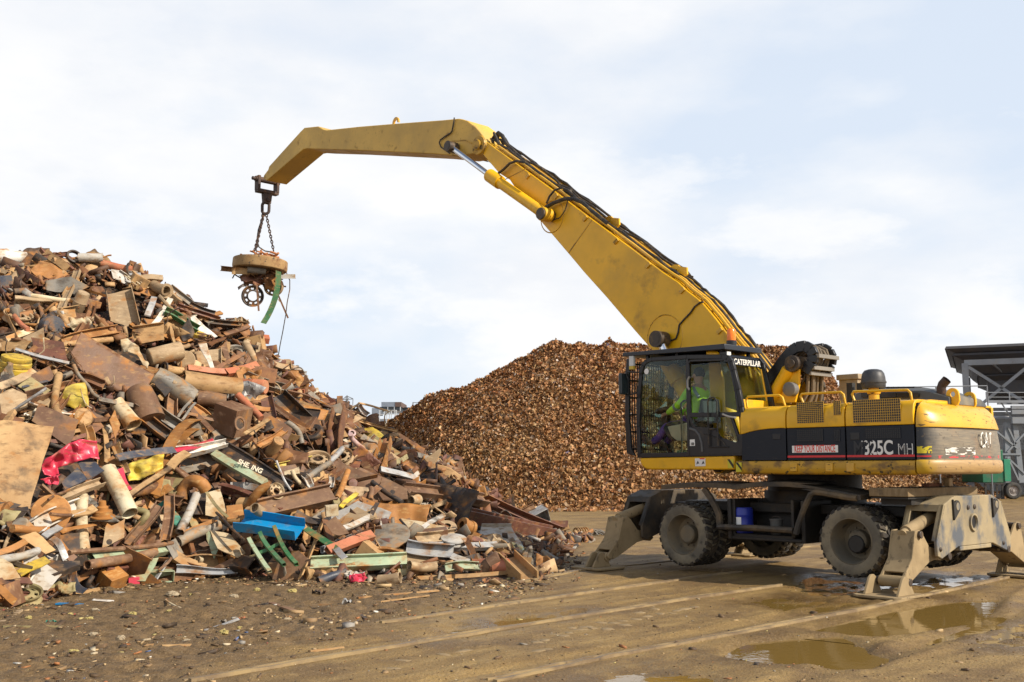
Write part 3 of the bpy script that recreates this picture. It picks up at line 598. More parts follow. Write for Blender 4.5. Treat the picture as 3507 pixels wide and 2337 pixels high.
def tail_text(txt,x0,y0,x1,y1,mat,nm,par):
    # letters wrapped on the curved tail, reading downwards
    n=len(txt)
    xc=(x0+x1)/2; u,v=on_tail(xc,0,.012); u2,v2=on_tail(xc-12,0,.012)
    tang=Vector((u-u2,v-v2,0)).normalized(); nrm=Vector((tang.y,-tang.x,0)); 
    if nrm.x>0: nrm=-nrm
    q=MO+MU*u+MV*(v+DVH); dist=(q-CAM).dot(FW); zc=CAM.z+(q-CAM).to_2d().length*ray(xc,(y0+y1)/2).z/ray(xc,(y0+y1)/2).to_2d().length
    h=(y1-y0)/F*dist; X=nrm.cross(Vector((0,0,1))).normalized(); X=-X if X.dot(tang)<0 else X
    X=Vector((0,0,1)).cross(nrm)
    M=Matrix.Translation(Vector((u,v,zc))+nrm*.012)@Matrix(((X.x,0,nrm.x,0),(X.y,0,nrm.y,0),(0,1,0,0),(0,0,0,1)))
    text_mesh(nm,txt,mat,par,M,h*1.25,.62)
tail_text('CAT',*kr(1545,0),*kr(1770,300),wearm('worn_white_logo',(.78,.76,.70),UND,.52,6,(3,3,3)),'worn_lettering',cw)
# lifting eyes, deck, hood
def eye(x,y,v,ww=.32,hh=.26):
    u,z=pmh(*kq(x,y),v); pts=[]
    for i in range(13):
        a=PI*i/12; pts.append((u+.09*math.cos(a),z+.09*math.sin(a)))
    pts=[(u+.17,z-.2)]+pts+[(u-.17,z-.2)]
    hole=[(u+.04*math.cos(2*PI*i/16),z+.04*math.sin(2*PI*i/16)) for i in range(16)]
    # ring of quads round the hole
    outer=[]
    for i in range(16):
        a=2*PI*i/16; dx,dz=math.cos(a),math.sin(a); r=.09
        if dz<0: r=min(.095/max(1e-3,abs(dx)),.16/max(1e-3,abs(dz)))
        outer.append((u+dx*r,z+dz*r))
    m=MB()
    for i in range(16):
        j=(i+1)%16; m.uw([outer[i],outer[j],hole[j],hole[i]],v-.02,v+.02)
    part(m,'lifting_eye',Y_,cw)
eye(1015,905,.28); eye(1268,960,-.45)
m=MB(); m.box(-2.52,-.1,-.93,1.15,2.585,2.622); m.box(-2.52,-.02,-.99,-.93,1.8,2.6); part(m,'top_deck',Y_,bev=.01)
hz=[(x,y) for x,y in[(895,555),(905,495),(960,470),(1480,465),(1560,480),(1650,515),(1730,540),(1740,556)]]
hp=[pmh(*k4(x,y),.35) for x,y in hz]; m=MB()
sect=[(-.85,0.),(-.8,.55),(-.7,.9),(-.5,1.),(-.1,1.),(.25,.97),(.36,.8),(.40,0.)]
b0=2.60; rings=[]
for u,z in hp: rings.append([Vector((u,v,b0+(z-b0)*s)) for v,s in sect])
m.loft(rings); hood=part(m,'engine_hood',pmat('grey_hood_paint',(.075,.075,.072),.45,0,[((.2,.17,.12),2,.5,.75)],None),smooth=55)
m=MB()
for x in(975,1140,1190,1240,1295,1345,1390,1437):
    u,z=pmh(*k4(x,535),.40); m.box(u-.045,u+.045,.37,.408,z-.035,z+.035)
for x in(1200,1245,1290,1335,1380,1425):
    u,z=pmh(*k4(x,468),.1); m.box(u-.045,u+.045,-.3,.2,z-.012,z+.006)
part(m,'vent_grille',BLK,hood,smooth=0)
# intake cap on its neck
ic=pmh(*k4(1063,490),.85); m=MB(); s_=(15.6/F)/2.6144
m.lathe([(0,.53),(.20,.525),(.345,.49),(.43,.40),(.47,.27),(.485,.15),(.51,.15),(.51,.10),(.48,.10),(.475,-.0),(.44,-.06),(.30,-.06)],(ic[0],.85,ic[1]),(0,0,1),32); m.v=[tuple(Vector((ic[0],.85,ic[1]))+(Vector(p)-Vector((ic[0],.85,ic[1])))*.36+Vector((0,0,.05+.12*(Vector(p)-Vector((ic[0],.85,ic[1]))).z))) for p in m.v]
icap=part(m,'intake_cap',pmat('dark_grey_plastic',(.035,.037,.042),.5,0,[((.16,.13,.09),3,.5,.8)]),smooth=40)
m=MB(); m.cyl((ic[0],.85,2.58),(ic[0],.85,ic[1]+.03),.075,n=24); m.lathe([(.09,0),(.10,.03),(.08,.05)],(ic[0],.85,ic[1]-.06),(0,0,1),24); part(m,'intake_neck',YW,icap)
# exhaust
m=MB(); e=[pmh(*kq(x,y),.25) for x,y in((835,870),(835,790),(925,680))]
m.tube([Vector((e[0][0],.25,e[0][1]-.15)),Vector((e[1][0],.25,e[1][1]-.02)),Vector((e[1][0]-.02,.25,e[1][1]+.03)),Vector((e[2][0],.25,e[2][1]))],.066,20,caps=False); part(m,'exhaust_stack',RUSTD)
# handrails
def rail3(pts,v,r=.018,back=None):
    P=[Vector((*pmh(*k4(x,y),v),0)) for x,y in pts]; P=[Vector((p.x,v,p.y)) for p in P]
    # round the corners
    Q=[P[0]]
    for a,b,c in zip(P,P[1:],P[2:]):
        for t in(.35,.2,.08): Q.append(b+(a-b).normalized()*t*.5)
        for t in(.08,.2,.35): Q.append(b+(c-b).normalized()*t*.5)
    Q.append(P[-1]); m.tube(Q,r,10)
m=MB(); rail3([(-70,610),(-80,552),(240,535),(265,612)],1.22); part(m,'handrail',Y_)
m=MB(); rail3([(425,585),(400,527),(790,508),(802,575)],1.22); part(m,'handrail',Y_)
m=MB(); rail3([(885,568),(862,505),(1390,490),(1398,548)],1.22); part(m,'handrail',Y_)
# tool box on the far side of the deck
m=MB(); a=pmh(*k4(712,400),-.6); b=pmh(*k4(888,570),-.6)
m.box(b[0],a[0],-1.15,-.6,2.6,a[1]); m.box(b[0]-.03,a[0]+.03,-1.18,-.57,a[1]-.0,a[1]+.09); tb=part(m,'tool_box',pmat('rusty_cream_box',(.40,.33,.22),.7,0,[((.22,.07,.02),3,.58,.66,(1,1,1),.8,6),((.28,.2,.12),4,.5,.7)]),bev=.01)
for x in(820,912):
    u,z=pmh(*k4(x,425),-.2); part(MB().box(u-.05,u+.05,-.25,-.15,2.6,z),'support_post',CHS)
for o_ in list(EX.children)[_n0:]:
    if o_.location.length<1e-6: o_.location.y=DVH
# ---------------- boom mast bracket and hose carrier
bv=.36
mast=[pm(*kz(x,y),bv) for x,y in[(690,1105),(850,790),(955,530),(950,490),(1080,420),(1110,365),(1150,355),(1205,385),(1215,450),(1205,800),(1140,1075)]]
m=MB(); m.uw(mast,bv-.05,bv); m.uw(mast,-.36,-.31); part(m,'boom_bracket',Y_,bev=.01)
m=MB(); 
a,b=pm(*kz(700,1110),.40),pm(*kz(1015,545),.40); m.tube([Vector((a[0],.36,a[1])),Vector((b[0],.36,b[1]))],.105,18); a,b=pm(*kz(985,560),.4),pm(*kz(1075,590),.4)
m.cyl((pm(*kz(965,505),.4)[0],.36,pm(*kz(965,505),.4)[1]),(pm(*kz(1085,560),.4)[0],.36,pm(*kz(1085,560),.4)[1]),.055,n=10)
part(m,'bracket_strut',Y_)
m=MB(); q=pm(*kz(1075,450),.45); m.cyl((q[0],-.42,q[1]),(q[0],.44,q[1]),.135,n=24); m.cyl((q[0],.40,q[1]),(q[0],.47,q[1]),.075,n=20); part(m,'bracket_pin',PINM,bev=.008)
m=MB(); q=pm(*kz(1075,865),.42); m.lathe([(0,.13),(.10,.13),(.115,.12),(.115,0)],(q[0],.36,q[1]),(0,1,0),24); part(m,'pin_cap',pmat('grey_pin_cap',(.16,.155,.15),.5),smooth=40)
# energy chain: two link side walls, hoses between, cross bars
cp=[(470,1105),(560,930),(700,720),(850,520),(975,350),(1060,250),(1160,185),(1290,165),(1380,215),(1425,310),(1410,420),(1350,500),(1300,590)]
def cpath(v): return [Vector((pm(*kz(x,y),.30)[0],v,pm(*kz(x,y),.30)[1])) for x,y in cp]
HCS=[]
for v in(.27,-.27):
    P=cpath(v); m=MB()
    for a,b in zip(P,P[1:]):
        n=max(1,int((b-a).length/.21)); d=(b-a).normalized(); nn=Vector((-d.z,0,d.x))
        for i in range(n):
            p=a+(b-a)*(i/n); q=a+(b-a)*((i+1.06)/n); hh=.088
            m.uw([((p+nn*hh).x,(p+nn*hh).z),((q+nn*hh).x,(q+nn*hh).z),((q-nn*hh).x,(q-nn*hh).z),((p-nn*hh).x,(p-nn*hh).z)],v-.035,v+.035)
    HCS.append(part(m,'hose_carrier',BLK,bev=.01))
hc=HCS[0]
for j in range(5):
    m=MB(); v=-.18+.09*j; P=cpath(v); P=[p+Vector((random.uniform(-.02,.02),0,random.uniform(-.02,.02))) for p in P]
    P+=[P[-1]+Vector((.03,0,-.35)),P[-1]+Vector((.12+.05*j,0,-.75)),Vector((P[-1].x+.1*j-.1,v+.2,2.5))]; m.tube(P,.032,8); part(m,'carrier_hose',pmat('dusty_hose',(.16,.12,.075),.75,0,[((.05,.045,.04),5,.5,.7)]),hc)
for i in(9,11,12):
    p=cpath(0)[i]; m=MB(); m.box(p.x-.03,p.x+.03,-.3,.3,p.z-.03,p.z+.03,Matrix.Translation((-.09,0,-.02))); part(m,'cross_bar',pmat('grey_bar',(.22,.20,.17),.6),hc)
for j,(pts) in enumerate([[(960,480),(900,470),(960,350),(1060,305),(1190,350),(1290,450),(1310,560),(1290,700),(1210,850),(1160,980)],[(1230,560),(1300,690),(1350,840),(1300,1000),(1290,1060)],[(1370,600),(1390,760),(1350,900),(1380,1050)],[(1450,640),(1430,760),(1380,900),(1330,930)],[(1560,520),(1570,660),(1545,800),(1560,1040)],[(1540,700),(1600,760),(1620,830),(1570,900)]]):
    v=.2-.12*j; part(MB().tube([Vector((pm(*kz(x,y),v)[0],v,pm(*kz(x,y),v)[1])) for x,y in pts],.018+.006*(j%2),7),'loose_hose',HOSE)
m=MB()
for x in(1495,1555):
    u,z=pm(*kz(x,690),-.35); m.box(u-.02,u+.02,-.4,-.36,2.6,z)
a,b=pm(*kz(1165,672),.1),pm(*kz(1420,672),.1); m.tube([Vector((a[0],.1,a[1])),Vector((b[0],.1,b[1]))],.018,6)
part(m,'hose_stand',CHM)
# ---------------- boom
BV=.31
A=lambda x,y,v=BV:pm(*ka(x,y),v); B=lambda x,y,v=BV:pm(*kb(x,y),v); S=lambda x,y,v=BV:pm(*ks(x,y),v)
btop=[A(470,385),A(560,450),A(760,595),A(960,740),A(1160,885),A(1500,1140),B(440,410),B(760,655),B(920,760),B(1010,845),B(1090,905),B(1160,965),B(1290,1120),B(1380,1240),B(1480,1360),B(1600,1500),pm(2632,1325,BV)]
bbot=[pm(2640,1400,BV),pm(2560,1420,BV),pm(2470,1390,BV),B(650,1410),B(500,1240),B(220,910),B(0,665),A(1340,1560),A(1050,1220),A(860,1000),A(700,760),A(590,690),A(440,515)]
m=MB(); m.uw(btop+bbot,-BV,BV); boom=part(m,'boom',Y_,bev=.018)
for x,y in((880,725),(1155,925),(1440,1137),(1742,1360)):
    u,z=A(x,y,BV); m=MB(); m.box(u-.06,u+.06,BV,BV+.03,z-.035,z+.035,Matrix.Translation((u,0,z))@Matrix.Rotation(math.radians(36),4,'Y')@Matrix.Translation((-u,0,-z))); part(m,'clamp_block',YW,boom,bev=.006)
for x,y in((317,363),(630,596),(962,842),(1328,1236)):
    u,z=B(x,y,BV); m=MB(); m.box(u-.06,u+.06,BV,BV+.03,z-.035,z+.035,Matrix.Translation((u,0,z))@Matrix.Rotation(math.radians(36),4,'Y')@Matrix.Translation((-u,0,-z))); part(m,'clamp_block',YW,boom,bev=.006)
def ring_weld(x,y,f,r,nm='weld_ring'):
    m=MB(); u,z=f(x,y,BV); m.lathe([(r,0),(r+.012,.012),(r+.024,0)],(u,BV,z),(0,1,0),36); return part(m,nm,YW,boom)
m=MB(); m.strip([A(1275,1475,BV),A(1505,1150,BV)],.022,BV,BV+.006); part(m,'weld_seam',YM,boom); m=MB(); m.strip([A(660,755,BV),A(860,650,BV)],.018,BV,BV+.005); part(m,'weld_seam',YM,boom)
ring_weld(1115,1120,A,.32); ring_weld(790,1300,B,.40)
for f,x,y in((A,1690,1185),(B,262,190),(B,915,665)):
    u,z=f(x,y,.1); q=Matrix.Translation((u,0,z))@Matrix.Rotation(math.radians(38),4,'Y')
    pts=[(-.28,-.22),(.28,-.22),(.16,.06),(.08,.14),(-.02,.15),(-.10,.10)]
    hole=[(.03+.055*math.cos(2*PI*i/14),.04+.055*math.sin(2*PI*i/14)) for i in range(14)]
    out=[]
    for i in range(14):
        a=2*PI*i/14; dx,dz=math.cos(a),math.sin(a); r=.14 if dz>-.2 else min(.30,.24/abs(dz)); out.append((.03+dx*r*(1.0 if dz>-.2 else .9),.04+dz*r))
    m=MB()
    for i in range(14):
        j=(i+1)%14; P=[q@Vector((a,.08,b)) for a,b in(out[i],out[j],hole[j],hole[i])]; m.extr(P,(0,.04,0))
    part(m,'lifting_ear',Y_,boom)
# hard lines and hoses along the back of the boom
def along(off,v,jit=0,n=4,i0=0,i1=None):
    P=[]; L=btop[i0:i1]
    for (a,b) in zip(L,L[1:]):
        for t in range(n):
            s=t/n; u=a[0]+(b[0]-a[0])*s; z=a[1]+(b[1]-a[1])*s; d=Vector((b[0]-a[0],b[1]-a[1])).normalized()
            nx_,nz_=-d.y,d.x
            if nz_<0:nx_,nz_=-nx_,-nz_
            o=off+random.uniform(-jit,jit); P.append(Vector((u+nx_*o,v+random.uniform(-jit,jit)*.6,z+nz_*o)))
    return P
for off,v in((.055,.24),(.06,.15),(.055,-.02),(.06,-.12)): part(MB().tube(along(off,v,.003,4,1),.033,8),'hydraulic_pipe',YW,boom)
for k_ in range(0,len(btop)-1):
    a,b=btop[k_],btop[k_+1]; L=math.dist(a,b); n=max(1,int(L/.75))
    for t in range(n):
        s=(t+.5)/n; u=a[0]+(b[0]-a[0])*s; z=a[1]+(b[1]-a[1])*s; an=math.atan2(b[1]-a[1],b[0]-a[0]); m=MB(); m.box(-.03,.03,-.16,.28,-.01,.10,Matrix.Translation((u,0,z))@Matrix.Rotation(math.pi-an,4,'Y')@Matrix.Scale(-1,4,(0,0,1))); part(m,'pipe_clamp',YW,boom,bev=.004)
for off,v,j in((.10,.20,.03),(.13,.04,.04),(.15,-.10,.04),(.10,-.2,.03)): part(MB().tube(along(off,v,j,3,0,9),.027,7),'hydraulic_hose',HOSE,boom)
for off,v,j in((.09,.1,.012),(.10,-.05,.02)): part(MB().tube(along(off,v,j,3,7),.026,7),'hydraulic_hose',HOSE,boom)
def loop(f,pts,v,r,nm='loose_hose',par=None): part(MB().tube([Vector((f(x,y,v)[0],v,f(x,y,v)[1])) for x,y in pts],r,8),nm,HOSE,par or boom)
loop(A,[(545,440),(520,390),(560,330),(590,300),(630,330),(660,400),(700,440),(760,500),(830,560)],.05,.045)
loop(A,[(600,430),(575,360),(600,310),(650,360),(690,430),(740,470),(800,530)],-.1,.045)
loop(A,[(590,695),(640,660),(700,600),(770,575),(850,590),(920,640),(1000,700)],.40,.028)
loop(A,[(1060,1025),(1130,985),(1240,945),(1330,945),(1420,985),(1500,1060),(1650,1180)],.42,.042)
loop(A,[(1060,990),(1090,920),(1140,860),(1210,838),(1270,860),(1310,900)],.38,.022)
loop(A,[(1130,1150),(1190,1130),(1240,1060),(1270,960)],.36,.012)
loop(A,[(1230,850),(1290,870),(1320,920),(1260,910),(1240,870),(1300,890),(1370,960)],.2,.035)
loop(A,[(540,400),(530,360),(550,330),(545,300),(570,350),(590,400)],.2,.03)
loop(B,[(1165,955),(1130,960),(1080,1000),(1040,1060),(980,1120),(930,1180),(920,1250),(900,1310),(860,1330),(820,1330)],.33,.016,'grease_line')
# ---------------- stick
stp=[S(2265,22),S(2100,38),S(1600,75),S(1200,108),S(850,145),S(815,138),S(755,105),S(610,120),S(560,170),S(230,535),S(220,570),S(175,630),S(165,665),S(205,690)]
sbt=[S(600,352),S(640,345),S(720,350),S(1100,360),S(1500,378),S(2000,402),A(200,530),A(300,515)]
ear=[A(400,495),A(455,470),A(484,425),A(470,375),A(445,330),A(410,285),A(370,242),A(320,205),A(290,182),A(240,168)]
poly=stp+sbt+ear
m=MB(); m.uw(poly,-.33,.33); stick=part(m,'stick',pmat('dusty_yellow_paint',(.68,.42,.07),.55,0,[((.30,.17,.04),3.5,.6,.72,(1,1,1),.8,8),((.20,.11,.03),20,.645,.675,(2.2,1,.8),.8,9),((.44,.30,.11),.7,.45,.75)],(90,.03,.004)),bev=.02)
m=MB(); u,z=A(412,425); m.lathe([(0,.10),(.10,.10),(.12,.08),(.12,.05),(.21,.045),(.22,.0)],(u,.33,z),(0,1,0),28); m.cyl((u,-.45,z),(u,.34,z),.16,n=20); part(m,'elbow_pin',YM,stick)
m=MB(); pts=[A(x,y,.34) for x,y in[(60,440),(100,400),(150,378),(260,372),(330,400)]]; m.strip(pts,.03,.33,.345); part(m,'weld_seam',YM,stick)
loop(S,[(2215,10),(2210,50),(2190,155),(2175,175),(2110,215),(2065,250),(2052,280),(2070,325),(2110,355),(2165,395)],.36,.016,'grease_line',stick)
m=MB(); u,z=S(1582,75,.2)
out=[(u+.14*math.cos(PI*i/8),z+.17*math.sin(PI*i/8)) for i in range(9)]; hl=[(u+.07*math.cos(PI*i/8),z+.02+.08*math.sin(PI*i/8)) for i in range(9)]
for i in range(8): m.uw([out[i],out[i+1],hl[i+1],hl[i]],.16,.2)
part(m,'lifting_ear',YW,stick)
# ---------------- cylinders
def hydraulic(P0,P1,P2,v,rr,rb,nm,par=EX):
    # rod P0->P1, barrel P1->P2 (u,w)
    m=MB(); m.cyl((P1[0],v,P1[1]),(P2[0],v,P2[1]),rb,n=20); d=Vector((P2[0]-P1[0],P2[1]-P1[1])).normalized()
    a=Vector((P1[0],P1[1])); m.cyl((a.x-d.x*.12,v,a.y-d.y*.12),(a.x+d.x*.32,v,a.y+d.y*.32),rb*1.28,n=20); m.cyl((P2[0],v-.12,P2[1]),(P2[0],v+.12,P2[1]),rb*1.25,n=18)
    o=part(m,nm,Y_,par,bev=.012)
    m=MB(); m.cyl((P0[0],v,P0[1]),(P1[0],v,P1[1]),rr,n=16); part(m,'piston_rod',CHROME,o)
    m=MB(); m.cyl((P0[0],v-.13,P0[1]),(P0[0],v+.13,P0[1]),rr*2.0,n=20); m.cyl((P0[0],v+.13,P0[1]),(P0[0],v+.135,P0[1]),rr*1.3,n=16); m.cyl((P0[0],0,P0[1]),(P0[0],v,P0[1]),rr*1.3,n=14); part(m,'cylinder_pin',PINM,o); m=MB(); m.cyl((P2[0],v+.1,P2[1]),(P2[0],v+.16,P2[1]),rb*1.05,n=18); m.cyl((P2[0],0,P2[1]),(P2[0],v,P2[1]),rb,n=14); part(m,'cylinder_pin',PINM,o)
for v in(.50,-.50):
    q=.5
    hydraulic(A(132,440,q),A(530,735,q),A(1050,1100,q),v,.062,.115,'stick_cylinder')
    hydraulic(B(740,1320,q),pm(2300,1260,q),(1.35,1.75),v,.075,.13,'boom_cylinder')
# foot frames beside the cab
for v in(.42,-.42):
    m=MB(); m.uw([pm(*kz(x,y),.42) for x,y in[(300,400),(360,410),(400,460),(500,960),(480,1100),(330,1100)]],v-.03,v+.03); part(m,'boom_foot_frame',Y_,bev=.01)
# ---------------- hanging link at the stick tip
tip=S(205,690,0.0); tu,tz=tip
m=MB(); m.cyl((tu,-.40,tz),(tu,.40,tz),.085,n=18); m.cyl((tu,.40,tz),(tu,.50,tz),.055,n=14)
for v in(.31,-.31):
    m.uw([(tu-.12,tz+.1),(tu+.12,tz+.1),(tu+.11,tz-.34),(tu-.11,tz-.34)],v-.045,v+.045)
m.box(tu-.1,tu+.1,-.35,.35,tz-.40,tz-.29); m.vw([(-.15,tz-.36),(.15,tz-.36),(.11,tz-.70),(-.11,tz-.70)],tu-.08,tu+.08); m.cyl((tu-.14,0,tz-.6),(tu+.14,0,tz-.6),.055,n=14)
part(m,'hanging_yoke',RUSTD,bev=.015)
# ================================================================== lifting magnet on chains
mc=MO+MU*tu; mc.z=0; mz=CAM.z+(mc.to_2d()-CAM.to_2d()).length*0
def at_tip(x,y): # crop k8 pixel on the vertical plane through the stick tip facing the camera
    X,Y=k8(x,y); d=ray(X,Y); c=MO+MU*tu; n=Vector((c.x-CAM.x,c.y-CAM.y,0)).normalized(); return CAM+d*((c-CAM).dot(n)/d.dot(n))
top=at_tip(465,330); ctr=at_tip(428,800); Rm=(at_tip(640,800)-at_tip(217,800)).length/2
RV=(at_tip(640,800)-at_tip(217,800)).normalized()
MG=empty('lifting_magnet',ctr,0,'round dusty lifting magnet hanging from the stick by chains','magnet')
tilt=Matrix.Rotation(math.radians(3.5),4,Vector((0,1,0)))
def P8(x,y): return at_tip(x,y)-ctr
m=MB(); hR=(at_tip(428,745)-at_tip(428,845)).length/2*.82
m.lathe([(0,hR*.8),(Rm*.5,hR*.95),(Rm*.93,hR*1.0),(Rm,hR*.85),(Rm*1.01,-hR*.5),(Rm*.99,-hR),(Rm*.9,-hR*1.1),(0,-hR*1.05)],(0,0,0),(tilt.to_3x3()@Vector((0,0,1))),48)
mb=m.build('magnet_body',pmat('dusty_magnet',(.32,.19,.075),.75,0,[((.40,.26,.12),3,.45,.7),((.17,.075,.03),4,.52,.68,(1,1,1),.8,10),((.07,.05,.035),9,.60,.66)],(40,.15,.008)),MG,bev=.02)
m=MB()
for cx_,cy_,s in((.45,-.1,1),(-.45,.1,1),(0,.35,.8),(.1,-.45,.7)):
    p=Vector((cx_*Rm,cy_*Rm,hR*1.05))
    for j in range(9):
        a=random.random()*6.28; q=p+Vector((random.uniform(-.22,.22),random.uniform(-.22,.22),random.uniform(0,.1))); m.tube([q,q+Vector((math.cos(a)*.2,math.sin(a)*.2,random.uniform(-.02,.1)))],.035*s,6)
m.box(Rm*.15,Rm*.45,-.2,.2,hR,hR+.13)
m.build('chain_lug',pmat('orange_rust_steel',(.40,.16,.06),.8,0,[((.2,.09,.04),6,.5,.7)]),MG)
# ring and chains
m=MB(); r0=P8(470,330); r1=P8(470,400)
hh=(r0-r1).length; c=(r0+r1)/2
pts=[]
for i in range(20):
    a=2*PI*i/20; pts.append(c+RV*math.cos(a)*hh*.36+Vector((0,0,1))*(math.sin(a)*hh*.35+math.copysign(hh*.28,math.sin(a))))
m.tube(pts,.045,8,closed=True); m.build('ring_link',RUSTD,MG)
def chain(p,q,nm,link=.105,r=.016):
    m=MB(); L=(q-p).length; n=int(L/(link*.72)); d=(q-p)/L; x,y,_=frame(d)
    for i in range(n):
        c=p+d*(L*(i+.5)/n); s=x if i%2 else y; P=[]
        for k_ in range(10):
            a=2*PI*k_/10; P.append(c+s*math.cos(a)*link*.30+d*math.sin(a)*link*.52)
        m.tube(P,r,5,closed=True)
    m.build(nm,RUSTD,MG)
hook=P8(465,400)
for (x,y,dv) in((372,690,.3),(414,715,-.45),(525,690,.1)):
    e=P8(x,y)+Vector((0,dv,0)); chain(hook+Vector((0,0,-.05))+RV*(x-465)*.0006,e,'chain')
m=MB(); P=[P8(x,y)+Vector((.0,-.1,0)) for x,y in((440,480),(420,540),(410,620),(425,670),(470,700),(520,708))]; m.tube(P,.022,6); m.build('power_cable',HOSE,MG)
# ================================================================== operator's cab
CV=1.34; CF=.46          # near and far wall planes
C3=lambda x,y,v=CV: pm(*k3(x,y),v)
def P3(l,v=CV): return [C3(x,y,v) for x,y in l]
outl=P3([(268,1300),(258,1000),(266,700),(283,460),(305,365),(345,325),(400,305),(760,280),(1120,278),(1180,285),(1218,330),(1240,420),(1290,620),(1322,800),(1345,1000),(1350,1130),(1335,1275),(1000,1283)])
m=MB(); m.strip(outl,.075,CV-.05,CV+.012,closed=True); m.strip(outl,.10,CF,CF+.05,closed=True)
zr=C3(700,290)[1]
CB=part(m,'cab_frame',BLK,bev=.008)
uF=max(p[0] for p in outl); uR=C3(1235,420)[0]
def tube3(l,v,r,mat,nm,par=CB): m=MB(); m.tube([Vector((C3(x,y,v)[0],v,C3(x,y,v)[1])) for x,y in l],r,8); return part(m,nm,mat,par)
# roof, floor, yellow base
top=P3([(305,350),(345,312),(400,292),(760,268),(1120,262),(1190,280)]); 
m=MB(); m.loft([[Vector((u,v,z+dz)) for u,z in top]+[Vector((u,v,z+dz-.03)) for u,z in reversed(top)] for v,dz in((CF,0),(CF+.1,.03),(CV-.1,.03),(CV,0))]); part(m,'cab_roof',NVY,CB,smooth=50)
q=P3([(945,215),(945,285),(1088,285),(1088,240),(1060,222)]); m=MB(); m.uw(q,CV-.5,CV-.02); part(m,'roof_duct',Y_,CB,bev=.03)
base=P3([(272,1322),(280,1370),(300,1410),(335,1438),(400,1445),(1250,1445),(1250,1300)]); m=MB(); m.uw(base,CF-.05,CV); bs=part(m,'cab_base',Y_,bev=.025)
fl=P3([(275,1322),(1250,1300),(1335,1285),(1335,1260),(275,1290)]); m=MB(); m.uw(fl,CF,CV-.02); part(m,'cab_floor',CHS,CB)
# door: divider, upper frame, lower panel
m=MB(); m.strip(P3([(768,300),(772,600),(785,1295)]),.05,CV-.03,CV+.02); part(m,'centre_pillar',BLK,CB,bev=.006)
dr_=P3([(800,880),(790,600),(782,350),(800,320),(1150,310),(1195,330),(1225,430),(1268,640),(1300,860)]); 
m=MB(); m.strip(dr_,.035,CV-.02,CV+.022); m.strip(P3([(790,880),(1050,878),(1315,872)]),.075,CV-.03,CV+.02)
low=P3([(790,1000),(835,1002),(1040,1012),(1072,1040),(1090,1085),(1130,1118),(1265,1165),(1290,1150),(1290,1080),(1350,1080),(1348,1130),(1335,1282),(790,1298)])
m.uw(low,CV-.03,CV+.014); m.strip(P3([(792,890),(820,980),(850,1005)]),.05,CV-.03,CV+.014); m.strip(P3([(1225,905),(1290,1100),(1300,1160)]),.05,CV-.03,CV+.014)
door=part(m,'cab_door',BLK,CB,bev=.006)
tube3([(985,1205),(978,740),(990,710),(1020,698),(1050,705),(1070,735),(1085,1200)],CV+.05,.013,HOSE,'grab_bar',door)
tube3([(985,1025),(1085,1025)],CV+.05,.010,HOSE,'grab_bar_rung',door); tube3([(985,1210),(1190,1210)],CV+.03,.009,HOSE,'door_ledge',door)
tube3([(1130,872),(1190,895),(1265,908)],CV+.05,.016,pmat('cream_handle',(.45,.42,.36),.5),'door_lever',door)
tube3([(788,620),(768,590),(768,520),(790,485)],CV+.05,.018,pmat('grey_grip',(.30,.29,.27),.5),'door_grip',door)
tube3([(930,1075),(1010,1090),(1130,1150),(1165,1200)],CV+.02,.010,HOSE,'door_rib',door); tube3([(790,1020),(850,1040),(890,1090),(915,1170),(922,1260)],CV+.016,.02,pmat('grey_rubber_seal',(.10,.10,.10),.6),'door_seal',door)
# glass
def pane(l,nm,mat=GLS,v=CV-.005,par=CB): m=MB(); m.uw(P3(l),v-.006,v); return part(m,nm,mat,par,smooth=0)
pane([(275,1290),(268,1000),(276,700),(293,460),(315,375),(350,340),(400,322),(765,298),(782,1290)],'side_window')
pane([(805,870),(795,600),(790,360),(1150,325),(1210,430),(1255,640),(1290,865)],'door_window',par=door)
pane([(800,905),(1225,900),(1290,1145),(1120,1100),(1060,1020),(840,995)],'door_lower_window',par=door)
m=MB(); m.uw(P3([(290,1290),(276,1000),(285,700),(300,460),(330,370),(400,335),(1130,305),(1200,420),(1250,640),(1290,900),(1310,1270)],CF+.03),CF+.02,CF+.026); part(m,'far_window',GLT,CB,smooth=0)
# windscreen with the guard grille in front
m=MB(); zs,zt_=C3(265,1290)[1],C3(300,370)[1]
m.box(uF-.02,uF-.012,CF+.05,CV-.05,zs,zt_-.05); part(m,'windscreen',GLS,CB,smooth=0)
gu=uF+.10
m=MB()
for v in(CF-.02,CV+.02):
    m.uw([(gu-.05,zs-.02),(gu+.13,zs+.02),(gu+.16,zs+.6),(gu+.14,zt_-.1),(gu+.10,zt_+.14),(gu+.02,zt_+.14),(gu+.06,zt_-.15),(gu+.07,zs+.6),(gu+.03,zs+.1)],v-.025,v+.025)
for z in np.linspace(zs+.1,zt_+.05,6): m.box(gu+.04,gu+.075,CF-.02,CV+.02,z-.015,z+.015)
gf=part(m,'guard_frame',BLK,CB,bev=.004)
m=MB()
for v in np.linspace(CF+.06,CV-.06,13): m.tube([Vector((gu+.06,v,zs+.03)),Vector((gu+.085,v,(zs+zt_)/2)),Vector((gu+.06,v,zt_+.1))],.011,6)
part(m,'guard_grille',CHS,gf)
m=MB(); u,z=C3(155,560); m.loft([[Vector((u+a,CV+b,z+c)) for a,b in((-.03,.02),(.04,.03),(.05,.20),(-.02,.20))] for c in(-.19,-.16,.14,.18)]); mir=part(m,'wing_mirror',pmat('mirror_shell',(.02,.03,.035),.3),bev=.015)
tube3([(265,440),(150,435),(140,470),(160,520)],CV+.1,.012,BLK,'mirror_arm',mir); tube3([(150,650),(150,685),(240,650)],CV+.1,.010,BLK,'mirror_stay',mir)
